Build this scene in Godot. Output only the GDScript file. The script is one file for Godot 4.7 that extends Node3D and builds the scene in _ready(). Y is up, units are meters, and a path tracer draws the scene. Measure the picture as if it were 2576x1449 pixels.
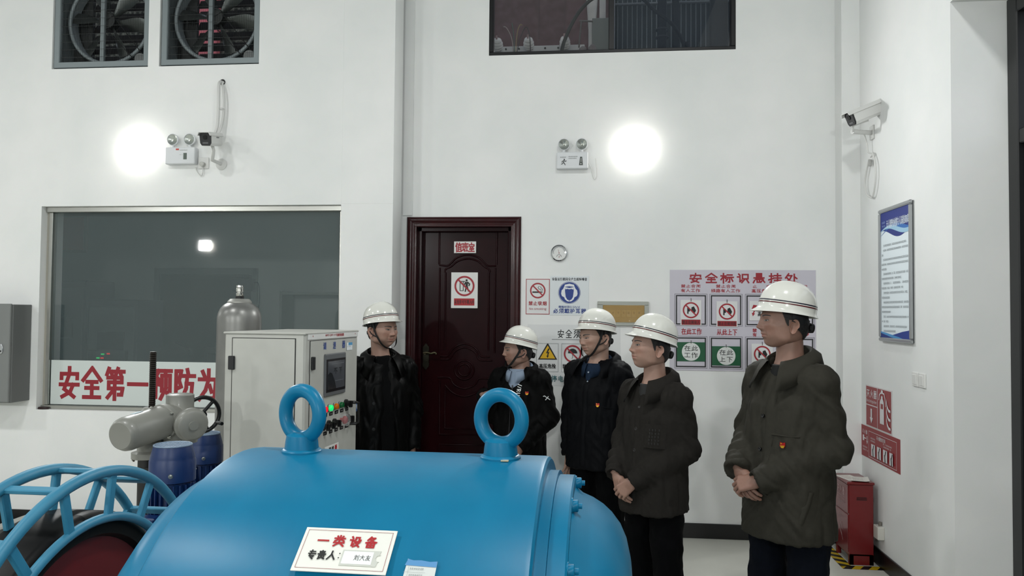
extends Node3D
# A small hydropower station hall: five people in hard hats behind a blue generator.
# Camera stands at x = 0, z = 0; the back wall is at z = ZB, the right wall at x = XR, rear wall behind the camera.

const ZB := -6.076      # back wall with the door and the boards
const ZL := -5.755      # left part of the back wall (window and fans), stands forward
const XS := -1.522      # where the left part ends
const XR := 1.945       # right wall
const ZJ := -4.455      # end of the right wall, where the big doorway begins
const ZG := -5.845      # plane of the control room glass
const ZREAR := 2.80
const XLEFT := -11.4
const CEIL := 6.8
const PRINT := 0.0006

var taken := {}
var mats := {}
var fold_noise := FastNoiseLite.new()
var skin_noise := FastNoiseLite.new()

func _ready() -> void:
	setup_view()
	build_room()
	build_openings()
	build_machines()
	build_wall_things()
	build_signs()
	build_people()

func setup_view() -> void:
	var cam := Camera3D.new()
	cam.name = "camera"
	add_child(cam)
	cam.position = Vector3(0, 1.70, 0)
	cam.rotation_degrees = Vector3(1.81, 6.0, 0.5)
	cam.fov = rad_to_deg(2.0 * atan(724.5 / 1954.0))
	cam.near = 0.05
	cam.far = 200.0
	var we := WorldEnvironment.new()
	we.name = "world_environment"
	var e := Environment.new()
	e.background_mode = Environment.BG_SKY
	var sky := Sky.new()
	var sm := ProceduralSkyMaterial.new()      # flat overcast daylight
	sm.sky_top_color = Color(0.74, 0.78, 0.84)
	sm.sky_horizon_color = Color(0.80, 0.83, 0.86)
	sm.ground_bottom_color = Color(0.30, 0.30, 0.30)
	sm.ground_horizon_color = Color(0.45, 0.45, 0.45)
	sm.sky_energy_multiplier = 1.1
	sm.ground_energy_multiplier = 1.1
	sky.sky_material = sm
	e.sky = sky
	e.tonemap_mode = Environment.TONE_MAPPER_LINEAR
	e.tonemap_exposure = 1.0
	e.sdfgi_enabled = true
	e.ssao_enabled = true
	e.ssil_enabled = true
	we.environment = e
	add_child(we)
	fold_noise.seed = 7
	fold_noise.frequency = 1.0
	fold_noise.fractal_octaves = 2
	skin_noise.seed = 11
	skin_noise.frequency = 1.0

# ---------------------------------------------------------------- materials

func mat(c: Color, rough := 0.6, metal := 0.0, coat := 0.0) -> StandardMaterial3D:
	var key := "%s %.3f %.3f %.3f" % [c.to_html(), rough, metal, coat]
	if mats.has(key):
		return mats[key]
	var m := StandardMaterial3D.new()
	m.albedo_color = c
	m.roughness = rough
	m.metallic = metal
	if coat > 0.0:
		m.clearcoat_enabled = true
		m.clearcoat = coat
		m.clearcoat_roughness = 0.08
	mats[key] = m
	return m

func relief(freq: float, octaves := 3, side := 256, seed_ := 1) -> NoiseTexture2D:
	var n := FastNoiseLite.new()
	n.seed = seed_
	n.noise_type = FastNoiseLite.TYPE_SIMPLEX_SMOOTH
	n.frequency = freq
	n.fractal_octaves = octaves
	var t := NoiseTexture2D.new()
	t.width = side
	t.height = side
	t.seamless = true
	t.noise = n
	return t

func tones(freq: float, a: Color, b: Color, octaves := 4, side := 512, seed_ := 3) -> NoiseTexture2D:
	var t := relief(freq, octaves, side, seed_)
	var g := Gradient.new()
	g.set_color(0, a)
	g.set_color(1, b)
	t.color_ramp = g
	return t

func textured(c: Color, rough: float, tex: Texture2D, bump: Texture2D, bump_cm: float, scale: float, metal := 0.0) -> StandardMaterial3D:
	var m := StandardMaterial3D.new()
	m.albedo_color = c
	m.albedo_texture = tex
	m.roughness = rough
	m.metallic = metal
	m.uv1_triplanar = true
	m.uv1_world_triplanar = true
	m.uv1_scale = Vector3.ONE * scale
	if bump:
		m.heightmap_enabled = true
		m.heightmap_texture = bump
		m.heightmap_scale = bump_cm
	return m

func glass(c: Color, alpha := 0.06) -> StandardMaterial3D:
	var m := StandardMaterial3D.new()
	m.albedo_color = Color(c.r, c.g, c.b, alpha)
	m.transparency = BaseMaterial3D.TRANSPARENCY_ALPHA
	m.roughness = 0.02
	return m

func glow(c: Color, energy: float) -> StandardMaterial3D:
	var m := StandardMaterial3D.new()
	m.albedo_color = c
	m.roughness = 0.3
	m.emission_enabled = true
	m.emission = c
	m.emission_energy_multiplier = energy
	return m

# ---------------------------------------------------------------- nodes

func numbered(called: String) -> String:
	var n: int = taken.get(called, 0)
	taken[called] = n + 1
	return called if n == 0 else "%s_%03d" % [called, n]

func thing(called: String, label: String, category: String, at := Vector3.ZERO, turn := 0.0, group := "") -> Node3D:
	var o := Node3D.new()
	o.name = numbered(called)
	add_child(o)
	o.position = at
	o.rotation.y = turn
	tag(o, label, category, group)
	return o

func tag(o: Node3D, label: String, category: String, group := "") -> void:
	o.set_meta("label", label)
	o.set_meta("category", category)
	if group != "":
		o.set_meta("group", group)

func part(called: String, s: SurfaceTool, m: Material, parent: Node3D, label := "") -> MeshInstance3D:
	s.generate_normals()
	s.set_material(m)
	var o := MeshInstance3D.new()
	o.mesh = s.commit()
	o.name = called
	o.cast_shadow = GeometryInstance3D.SHADOW_CASTING_SETTING_ON
	parent.add_child(o, true)
	if label != "":
		o.set_meta("label", label)
	return o

func struct(called: String, s: SurfaceTool, m: Material, label := "") -> MeshInstance3D:
	var o := part(numbered(called), s, m, self)
	o.set_meta("kind", "structure")
	if label != "":
		o.set_meta("label", label)
	return o

func inner(called: String, at: Vector3, parent: Node3D) -> Node3D:
	var o := Node3D.new()
	o.name = called
	parent.add_child(o, true)
	o.position = at
	return o

# ---------------------------------------------------------------- shapes

func mesh() -> SurfaceTool:
	var s := SurfaceTool.new()
	s.begin(Mesh.PRIMITIVE_TRIANGLES)
	s.set_smooth_group(-1)
	return s

func quad(s: SurfaceTool, a: Vector3, b: Vector3, c: Vector3, d: Vector3) -> void:
	s.add_vertex(a); s.add_vertex(b); s.add_vertex(c)
	s.add_vertex(a); s.add_vertex(c); s.add_vertex(d)

func box(s: SurfaceTool, c: Vector3, size: Vector3, bevel := 0.0, t := Transform3D()) -> void:
	s.set_smooth_group(-1)
	var h := size * 0.5
	var b := minf(bevel, minf(h.x, minf(h.y, h.z)) * 0.9)
	var lo := h - Vector3.ONE * b
	var ax := [Vector3.RIGHT, Vector3.UP, Vector3.BACK]
	for i in 3:
		var u: Vector3 = ax[(i + 1) % 3]
		var v: Vector3 = ax[(i + 2) % 3]
		var n: Vector3 = ax[i]
		for sg in [1.0, -1.0]:
			var o: Vector3 = n * h[i] * sg
			var du: Vector3 = u * lo[(i + 1) % 3]
			var dv: Vector3 = v * lo[(i + 2) % 3]
			var p := [t * (c + o - du - dv), t * (c + o - du + dv), t * (c + o + du + dv), t * (c + o + du - dv)]
			if sg > 0:
				quad(s, p[0], p[1], p[2], p[3])
			else:
				quad(s, p[3], p[2], p[1], p[0])
	if b <= 0.0:
		return
	for i in 3:                       # bevelled edges along axis i
		var j := (i + 1) % 3
		var k := (i + 2) % 3
		for sj in [1.0, -1.0]:
			for sk in [1.0, -1.0]:
				var e: Vector3 = ax[i] * lo[i]
				var p1: Vector3 = ax[j] * h[j] * sj + ax[k] * lo[k] * sk
				var p2: Vector3 = ax[j] * lo[j] * sj + ax[k] * h[k] * sk
				var p := [t * (c + p1 - e), t * (c + p1 + e), t * (c + p2 + e), t * (c + p2 - e)]
				if sj * sk > 0:
					quad(s, p[3], p[2], p[1], p[0])
				else:
					quad(s, p[0], p[1], p[2], p[3])
	for sx in [1.0, -1.0]:
		for sy in [1.0, -1.0]:
			for sz in [1.0, -1.0]:
				var a: Vector3 = t * (c + Vector3(h.x * sx, lo.y * sy, lo.z * sz))
				var d: Vector3 = t * (c + Vector3(lo.x * sx, h.y * sy, lo.z * sz))
				var f: Vector3 = t * (c + Vector3(lo.x * sx, lo.y * sy, h.z * sz))
				if sx * sy * sz > 0:
					s.add_vertex(a); s.add_vertex(f); s.add_vertex(d)
				else:
					s.add_vertex(a); s.add_vertex(d); s.add_vertex(f)

# corner-to-corner box
func slab(s: SurfaceTool, a: Vector3, b: Vector3, bevel := 0.0) -> void:
	box(s, (a + b) * 0.5, (b - a).abs(), bevel)

# profile of (radius, height), turned about the local y axis
func lathe(s: SurfaceTool, prof: Array, seg := 32, t := Transform3D(), squash := 1.0) -> void:
	var g := 1
	for i in prof.size() - 1:
		var p: Vector2 = prof[i]
		var q: Vector2 = prof[i + 1]
		if i > 0:
			var o: Vector2 = prof[i - 1]
			if absf((p - o).angle_to(q - p)) > 0.6:
				g += 1
		s.set_smooth_group(g)
		for k in seg:
			var a := TAU * k / seg
			var b := TAU * (k + 1) / seg
			var ca := Vector3(cos(a), 0, sin(a) * squash)
			var cb := Vector3(cos(b), 0, sin(b) * squash)
			var p0 := t * (ca * p.x + Vector3.UP * p.y)
			var p1 := t * (cb * p.x + Vector3.UP * p.y)
			var q0 := t * (ca * q.x + Vector3.UP * q.y)
			var q1 := t * (cb * q.x + Vector3.UP * q.y)
			if p.x > 1e-6:
				s.add_vertex(p0); s.add_vertex(p1); s.add_vertex(q1)
			if q.x > 1e-6:
				s.add_vertex(p0); s.add_vertex(q1); s.add_vertex(q0)
	s.set_smooth_group(-1)

func rod(s: SurfaceTool, a: Vector3, b: Vector3, r: float, seg := 12, r2 := -1.0) -> void:
	var l := (b - a).length()
	lathe(s, [Vector2(0, 0), Vector2(r, 0), Vector2(r if r2 < 0 else r2, l), Vector2(0, l)], seg, aim(a, b))

# transform whose y axis runs from a to b
func aim(a: Vector3, b: Vector3) -> Transform3D:
	var y := (b - a).normalized()
	var h := Vector3.RIGHT if absf(y.x) < 0.9 else Vector3.FORWARD
	var z := h.cross(y).normalized()
	return Transform3D(Basis(y.cross(z), y, z), a)

func tube(s: SurfaceTool, pts: Array, r: float, sides := 8, closed := false, flat := 1.0) -> void:
	var n := pts.size()
	var rings := []
	var up := Vector3.ZERO
	for i in n:
		var p: Vector3 = pts[i]
		var prev: Vector3 = pts[(i - 1 + n) % n] if closed or i > 0 else p
		var next: Vector3 = pts[(i + 1) % n] if closed or i < n - 1 else p
		var d := (next - prev).normalized()
		if up == Vector3.ZERO:
			up = (Vector3.UP if absf(d.y) < 0.9 else Vector3.RIGHT)
		var w := d.cross(up).normalized()
		up = w.cross(d).normalized()
		var ring := []
		for k in sides:
			var a := TAU * (k + 0.5) / sides
			ring.append(p + (w * cos(a) + up * sin(a) * flat) * r)
		rings.append(ring)
	s.set_smooth_group(1 if sides > 4 else -1)
	for i in (n if closed else n - 1):
		var a: Array = rings[i]
		var b: Array = rings[(i + 1) % n]
		for k in sides:
			var l := (k + 1) % sides
			quad(s, a[k], a[l], b[l], b[k])
	s.set_smooth_group(-1)
	if not closed:
		for e in [0, n - 1]:
			for k in range(1, sides - 1):
				s.add_vertex(rings[e][0]); s.add_vertex(rings[e][k]); s.add_vertex(rings[e][k + 1])

func prism(s: SurfaceTool, poly: Array, z0: float, z1: float, t := Transform3D()) -> void:
	s.set_smooth_group(-1)
	var pk := PackedVector2Array(poly)
	var ids := Geometry2D.triangulate_polygon(pk)
	for z in [z0, z1]:
		for i in range(0, ids.size(), 3):
			for k in 3:
				var v: Vector2 = pk[ids[i + (k if z == z1 else 2 - k)]]
				s.add_vertex(t * Vector3(v.x, v.y, z))
	for i in pk.size():
		var a := pk[i]
		var b := pk[(i + 1) % pk.size()]
		quad(s, t * Vector3(a.x, a.y, z0), t * Vector3(b.x, b.y, z0), t * Vector3(b.x, b.y, z1), t * Vector3(a.x, a.y, z1))

func arc(c: Vector3, r: float, a0: float, a1: float, n: int, u := Vector3.RIGHT, v := Vector3.UP) -> Array:
	var out := []
	for i in n + 1:
		var a := deg_to_rad(lerpf(a0, a1, float(i) / n))
		out.append(c + (u * cos(a) + v * sin(a)) * r)
	return out

func smooth(pts: Array, n := 6) -> Array:
	var out := []
	for i in pts.size() - 1:
		var p0: Vector3 = pts[maxi(i - 1, 0)]
		var p1: Vector3 = pts[i]
		var p2: Vector3 = pts[i + 1]
		var p3: Vector3 = pts[mini(i + 2, pts.size() - 1)]
		for k in n:
			out.append(p1.cubic_interpolate(p2, p0, p3, float(k) / n))
	out.append(pts[-1])
	return out

func lie(axis_from: Vector3, toward: Vector3) -> Transform3D:
	return aim(axis_from, axis_from + toward)

# ---------------------------------------------------------------- flat print on signs

class Sheet:
	var host
	var node: Node3D
	var layers := {}
	var paints := {}
	var z0 := 0.0
	var turn := 0

	func ink(called: String, c: Color) -> SurfaceTool:
		if not layers.has(called):
			layers[called] = host.mesh()
			paints[called] = c
		return layers[called]

	func height(called: String) -> float:
		turn = (turn + 1) % 9
		return z0 + host.PRINT + 0.0005 * (layers.keys().find(called) + 1) + turn * 0.00005

	func rect(l: String, c: Color, x: float, y: float, w: float, h: float) -> void:
		poly(l, c, [Vector2(x, y), Vector2(x + w, y), Vector2(x + w, y + h), Vector2(x, y + h)])

	func poly(l: String, c: Color, pts: Array) -> void:
		var s := ink(l, c)
		var z := height(l)
		var pk := PackedVector2Array(pts)
		var ids := Geometry2D.triangulate_polygon(pk)
		for i in ids:
			s.add_vertex(Vector3(pk[i].x, pk[i].y, z))

	func line(l: String, c: Color, a: Vector2, b: Vector2, w: float) -> void:
		var d := (b - a).normalized() * w * 0.5
		if d == Vector2.ZERO:
			return
		var n := Vector2(-d.y, d.x)
		var s := ink(l, c)
		var z := height(l)
		var p := [a - d * 0.9 + n, b + d * 0.9 + n, b + d * 0.9 - n, a - d * 0.9 - n]
		for i in [0, 1, 2, 0, 2, 3]:
			s.add_vertex(Vector3(p[i].x, p[i].y, z))

	func frame(l: String, c: Color, x: float, y: float, w: float, h: float, t: float) -> void:
		rect(l, c, x, y, w, t)
		rect(l, c, x, y + h - t, w, t)
		rect(l, c, x, y + t, t, h - 2 * t)
		rect(l, c, x + w - t, y + t, t, h - 2 * t)

	func disc(l: String, c: Color, o: Vector2, r: float, n := 36) -> void:
		ring(l, c, o, 0.0, r, 0.0, 360.0, n)

	func ring(l: String, c: Color, o: Vector2, r0: float, r1: float, a0 := 0.0, a1 := 360.0, n := 36) -> void:
		var s := ink(l, c)
		var z := height(l)
		for i in n:
			var a := deg_to_rad(lerpf(a0, a1, float(i) / n))
			var b := deg_to_rad(lerpf(a0, a1, float(i + 1) / n))
			var p := [o + Vector2(cos(a), sin(a)) * r0, o + Vector2(cos(a), sin(a)) * r1, o + Vector2(cos(b), sin(b)) * r1, o + Vector2(cos(b), sin(b)) * r0]
			for k in [0, 1, 2, 0, 2, 3]:
				s.add_vertex(Vector3(p[k].x, p[k].y, z))

	# characters: x, y is the top left corner of the first one
	func write(l: String, c: Color, text: String, x: float, y: float, w: float, h: float, pitch: float, weight := 0.11) -> void:
		var s := ink(l, c)
		for ch in text:
			if host.STROKES.has(ch):
				for st in host.STROKES[ch]:
					for i in range(0, st.size() - 2, 2):
						line(l, c, Vector2(x + st[i] / 20.0 * w, y - st[i + 1] / 20.0 * h), Vector2(x + st[i + 2] / 20.0 * w, y - st[i + 3] / 20.0 * h), weight * h)
			x += pitch

	# a line of print too small to read in the photograph
	func tiny(l: String, c: Color, x: float, y: float, w: float, h: float, seed_: int) -> void:
		var r := RandomNumberGenerator.new()
		r.seed = seed_
		var at := x
		while at < x + w - h:
			if r.randf() < 0.93:
				line(l, c, Vector2(at + h * 0.1, y - h * r.randf_range(0.1, 0.35)), Vector2(at + h * 0.8, y - h * r.randf_range(0.1, 0.35)), h * 0.14)
				line(l, c, Vector2(at + h * 0.1, y - h * r.randf_range(0.6, 0.9)), Vector2(at + h * 0.8, y - h * r.randf_range(0.6, 0.9)), h * 0.14)
				var cx := at + h * r.randf_range(0.2, 0.7)
				line(l, c, Vector2(cx, y - h * 0.05), Vector2(cx + h * r.randf_range(-0.1, 0.1), y - h * 0.95), h * 0.14)
			at += h * 1.02

	func latin(l: String, c: Color, text: String, x: float, y: float, h: float, width := 0.0, font := "Droid Sans", bold := false) -> void:
		var tm := TextMesh.new()
		var f := SystemFont.new()
		f.font_names = PackedStringArray([font])
		f.font_weight = 700 if bold else 400
		tm.font = f
		tm.text = text
		tm.font_size = 32
		tm.pixel_size = 0.01
		tm.depth = 0.0
		tm.horizontal_alignment = HORIZONTAL_ALIGNMENT_LEFT
		tm.vertical_alignment = VERTICAL_ALIGNMENT_TOP
		var bb := tm.get_aabb()
		var k := h / maxf(bb.size.y, 1e-4)
		var kx := width / maxf(bb.size.x, 1e-4) if width > 0.0 else k
		var arr := tm.surface_get_arrays(0)
		var vs: PackedVector3Array = arr[Mesh.ARRAY_VERTEX]
		var st := ink(l, c)
		var z := height(l)
		for i in arr[Mesh.ARRAY_INDEX]:
			st.add_vertex(Vector3(x + (vs[i].x - bb.position.x) * kx, y + (vs[i].y - bb.end.y) * k, z))

	func done(rough := 0.5) -> void:
		for l in layers:
			host.part(l.get_slice("#", 0), layers[l], host.mat(paints[l], rough), node)   # a#2 is a further piece named a

func sheet_on(node: Node3D, z := 0.0) -> Sheet:
	var sh := Sheet.new()
	sh.host = self
	sh.node = node
	sh.z0 = z
	return sh

# ---------------------------------------------------------------- the room

var wall_paint: StandardMaterial3D
var steel: StandardMaterial3D
var galvanised: StandardMaterial3D
var black_metal: StandardMaterial3D

func build_room() -> void:
	wall_paint = textured(Color(1, 1, 1), 0.75, tones(0.006, Color(0.885, 0.895, 0.89), Color(0.93, 0.93, 0.925), 5, 512, 5), relief(0.03, 4, 512, 9), 0.06, 0.35)
	steel = mat(Color(0.72, 0.72, 0.70), 0.28, 1.0)
	galvanised = mat(Color(0.55, 0.58, 0.58), 0.45, 0.7)
	black_metal = mat(Color(0.075, 0.08, 0.09), 0.45)

	# back wall with a door hole and a high window hole
	var s := mesh()
	var zb := ZB - 0.28
	var door_l := -1.415
	var door_r := -0.640
	var door_t := 2.385
	slab(s, Vector3(XS - 0.35, 0, zb), Vector3(door_l, CEIL, ZB))
	slab(s, Vector3(door_l, door_t, zb), Vector3(-0.840, CEIL, ZB))
	slab(s, Vector3(-0.840, door_t, zb), Vector3(door_r, 3.745, ZB))
	slab(s, Vector3(door_r, 0, zb), Vector3(1.081, 3.745, ZB))
	slab(s, Vector3(-0.840, 4.90, zb), Vector3(1.081, CEIL, ZB))
	slab(s, Vector3(1.081, 0, zb), Vector3(XR + 0.30, CEIL, ZB))
	# shallow plaster set-back beside the left pilaster
	slab(s, Vector3(XS, 2.47, ZB - 0.01), Vector3(-1.445, CEIL, ZB + 0.012))
	struct("wall_back", s, wall_paint, "white plastered back wall with door and high window")

	# left part of the back wall, standing forward: window and two fan openings
	s = mesh()
	var zz := ZL - 0.26
	var gx0 := -4.388
	var gx1 := -1.926
	var gy0 := 0.900
	var gy1 := 2.515
	slab(s, Vector3(XLEFT, 0, zz), Vector3(gx0, 3.62, ZL))
	slab(s, Vector3(gx0, 0, zz), Vector3(gx1, gy0, ZL))
	slab(s, Vector3(gx0, gy1, zz), Vector3(gx1, 3.62, ZL))
	slab(s, Vector3(gx1, 0, zz), Vector3(XS, CEIL, ZL))
	slab(s, Vector3(XLEFT, 3.62, zz), Vector3(-4.335, CEIL, ZL))
	slab(s, Vector3(-3.519, 3.62, zz), Vector3(-3.426, CEIL, ZL))
	slab(s, Vector3(-2.604, 3.62, zz), Vector3(gx1, CEIL, ZL))
	slab(s, Vector3(-4.335, 4.46, zz), Vector3(-2.604, CEIL, ZL))
	struct("wall_back_left", s, wall_paint, "white wall section with control room window and exhaust fans")

	# pilaster face, a few millimetres proud of the plaster
	s = mesh()
	slab(s, Vector3(gx1 + 0.002, 2.52, ZL), Vector3(XS + 0.003, CEIL, ZL + 0.004), 0.002)
	slab(s, Vector3(gx1 + 0.002, 0.0, ZL), Vector3(XS + 0.003, 2.52, ZL + 0.004), 0.002)
	struct("trim_1", s, wall_paint, "white plastered pilaster beside the control room window")

	# corner column
	s = mesh()
	slab(s, Vector3(1.816, 0, ZB), Vector3(XR + 0.05, CEIL, -5.913), 0.004)
	struct("trim_2", s, wall_paint, "narrow white column in the corner")

	# right wall up to the big doorway, the lintel above it and the wall behind
	s = mesh()
	slab(s, Vector3(XR, 0, zb), Vector3(XR + 0.62, CEIL, ZJ), 0.0)
	slab(s, Vector3(XR, 3.43, ZJ), Vector3(XR + 0.62, CEIL, -0.9), 0.0)
	slab(s, Vector3(XR, 0, -0.9), Vector3(XR + 0.62, CEIL, ZREAR + 0.3), 0.0)
	struct("wall_right", s, wall_paint, "white right wall with posters and the end jamb of a big doorway")

	s = mesh()
	slab(s, Vector3(XLEFT - 0.3, 0, ZREAR), Vector3(XR + 0.62, CEIL, ZREAR + 0.3))
	struct("wall_rear", s, wall_paint)
	s = mesh()
	slab(s, Vector3(XLEFT - 0.3, 0, zz), Vector3(XLEFT, CEIL, ZREAR + 0.3))
	struct("wall_left", s, wall_paint)
	s = mesh()
	slab(s, Vector3(XLEFT - 0.3, CEIL, zb), Vector3(XR + 0.62, CEIL + 0.25, ZREAR + 0.3))
	struct("ceiling", s, mat(Color(0.46, 0.48, 0.49), 0.6), "grey sheet-metal roof of the hall")

	var floor_mat := textured(Color(1, 1, 1), 0.32, tones(0.004, Color(0.76, 0.76, 0.725), Color(0.83, 0.83, 0.795), 5, 512, 21), relief(0.02, 3, 256, 22), 0.03, 0.4)
	s = mesh()
	slab(s, Vector3(XLEFT - 0.3, -0.2, zb), Vector3(XR + 0.62, 0, ZREAR + 0.3))
	struct("floor", s, floor_mat, "pale grey painted concrete floor")

	# black skirting
	var skirt := mat(Color(0.035, 0.035, 0.04), 0.35)
	s = mesh()
	slab(s, Vector3(-0.56, 0, ZB - 0.01), Vector3(1.816, 0.112, ZB + 0.012), 0.003)
	slab(s, Vector3(1.804, 0, ZB), Vector3(1.817, 0.112, -5.90), 0.003)
	slab(s, Vector3(1.816, 0, -5.92), Vector3(XR, 0.112, -5.901), 0.003)
	struct("baseboard_back", s, skirt, "black painted skirting along the back wall")
	s = mesh()
	slab(s, Vector3(XLEFT, 0, ZL - 0.01), Vector3(XS + 0.012, 0.112, ZL + 0.012), 0.003)
	slab(s, Vector3(XS, 0, ZB), Vector3(XS + 0.012, 0.112, ZL + 0.012), 0.003)
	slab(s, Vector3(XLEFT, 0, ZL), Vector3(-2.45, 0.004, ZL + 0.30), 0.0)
	struct("baseboard_left", s, skirt, "black painted skirting below the control room window")
	s = mesh()
	slab(s, Vector3(XR - 0.012, 0, -5.92), Vector3(XR + 0.01, 0.112, ZJ + 0.012), 0.003)
	struct("baseboard_right", s, skirt, "black painted skirting along the right wall")

	build_doorway()
	build_lamps()
	build_high_bays()

# the big steel door standing in the deep opening of the right wall
func build_doorway() -> void:
	var dark := mat(Color(0.06, 0.065, 0.075), 0.4)
	var bluish := mat(Color(0.095, 0.10, 0.13), 0.42)
	var x := 2.236
	var s := mesh()
	slab(s, Vector3(x, 0, ZJ), Vector3(x + 0.09, 3.43, ZJ + 0.10), 0.006)
	slab(s, Vector3(x, 3.33, ZJ + 0.10), Vector3(x + 0.09, 3.43, -0.9), 0.006)
	slab(s, Vector3(x, 0, -1.0), Vector3(x + 0.09, 3.33, -0.9), 0.006)
	slab(s, Vector3(x + 0.005, 2.62, ZJ + 0.1), Vector3(x + 0.085, 2.70, -1.0), 0.006)
	slab(s, Vector3(x + 0.005, 2.70, -2.72), Vector3(x + 0.085, 3.33, -2.64), 0.006)
	var fr := struct("door_2", s, dark, "black steel double door in the deep doorway at the right edge")
	for k in 2:
		s = mesh()
		var z0 := ZJ + 0.104 + k * 1.675
		slab(s, Vector3(x + 0.03, 0.01, z0), Vector3(x + 0.08, 2.615, z0 + 1.668), 0.004)
		for j in 3:
			slab(s, Vector3(x + 0.016, 0.18 + j * 0.80, z0 + 0.10), Vector3(x + 0.034, 0.86 + j * 0.80, z0 + 0.76), 0.012)
			slab(s, Vector3(x + 0.016, 0.18 + j * 0.80, z0 + 0.90), Vector3(x + 0.034, 0.86 + j * 0.80, z0 + 1.56), 0.012)
		part("door_leaf", s, bluish, fr)
	for k in 2:
		s = mesh()
		var z0 := ZJ + 0.10 + k * 1.72
		slab(s, Vector3(x + 0.04, 2.70, z0), Vector3(x + 0.048, 3.33, z0 + (1.635 if k == 0 else 1.64)))
		part("pane", s, glass(Color(0.9, 0.95, 0.97)), fr)

# round bulkhead lamps along both long walls
func build_lamps() -> void:
	var shade := glow(Color(1.0, 0.985, 0.955), 9.0)
	var rim := mat(Color(0.85, 0.85, 0.83), 0.4)
	var spots := [
		[Vector3(-3.569, 2.965, ZL), 0.0, "glaring white wall lamp left of the camera and emergency light"],
		[Vector3(0.317, 2.98, ZB), 0.0, "glaring white wall lamp right of the running-man emergency light"],
		[Vector3(-7.46, 2.965, ZL), 0.0, "wall lamp on the window wall, beyond the left edge"],
		[Vector3(-7.52, 2.95, ZREAR), PI, "wall lamp on the rear wall, mirrored in the control room glass"],
		[Vector3(-3.57, 2.95, ZREAR), PI, "wall lamp at the middle of the rear wall"],
		[Vector3(0.317, 2.95, ZREAR), PI, "wall lamp on the rear wall nearest the right wall"],
	]
	for a in spots:
		var t := thing("wall_lamp", a[2], "lamp", a[0], a[1], "bulkhead lamps on the long walls")
		var lay := Transform3D(Basis(Vector3.RIGHT, Vector3.BACK, Vector3.DOWN), Vector3.ZERO)
		var s := mesh()
		lathe(s, [Vector2(0, 0), Vector2(0.118, 0), Vector2(0.120, 0.006), Vector2(0.118, 0.020), Vector2(0, 0.020)], 36, lay, 0.8)
		part("backplate", s, rim, t)
		s = mesh()
		lathe(s, [Vector2(0.128, 0.016), Vector2(0.131, 0.04), Vector2(0.126, 0.055), Vector2(0.112, 0.08), Vector2(0.082, 0.10), Vector2(0.04, 0.11), Vector2(0, 0.112)], 36, lay, 0.8)
		part("diffuser", s, shade, t)
		var l := AreaLight3D.new()
		l.name = "light"
		t.add_child(l)
		l.position = Vector3(0, 0, 0.118)
		l.rotation.y = PI
		l.area_size = Vector2(0.22, 0.18)
		l.area_normalize_energy = true
		l.light_color = Color(0.98, 0.99, 0.985)
		l.light_energy = 6.2 if a[1] > 1.0 else 3.6
		l.area_range = 30.0
		l.area_attenuation = 2.0
		l.shadow_enabled = true

# high-bay lamps hanging from the ceiling over the machines
func build_high_bays() -> void:
	for k in 3:
		var t := thing("high_bay_lamp", ["high-bay lamp under the ceiling above the left machines", "high-bay lamp under the ceiling in the middle of the hall", "high-bay lamp under the ceiling near the right wall"][k], "lamp", Vector3(-7.2 + k * 3.9, CEIL - 1.2, -1.7), 0.0, "high-bay lamps under the ceiling")
		var s := mesh()
		rod(s, Vector3(0, 1.2, 0), Vector3(0, -0.20, 0), 0.012, 8)
		lathe(s, [Vector2(0, -0.18), Vector2(0.07, -0.18), Vector2(0.09, -0.26), Vector2(0.20, -0.38), Vector2(0.205, -0.385), Vector2(0.19, -0.38), Vector2(0.085, -0.27)], 32)
		part("reflector", s, mat(Color(0.55, 0.56, 0.57), 0.4, 0.6), t)
		s = mesh()
		lathe(s, [Vector2(0.185, -0.375), Vector2(0, -0.375)], 32)
		part("diffuser", s, glow(Color(1.0, 0.99, 0.97), 20.0), t)
		var l := AreaLight3D.new()
		l.name = "light"
		t.add_child(l)
		l.position = Vector3(0, -0.40, 0)
		l.rotation.x = -PI / 2
		l.area_size = Vector2(0.32, 0.32)
		l.area_normalize_energy = true
		l.light_color = Color(0.98, 0.99, 0.985)
		l.light_energy = 7.0
		l.area_range = 30.0
		l.area_attenuation = 2.0
		l.shadow_enabled = true

func build_openings() -> void:
	build_door()
	build_control_room()
	build_fans()
	build_high_window()
	build_outside()

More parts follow.
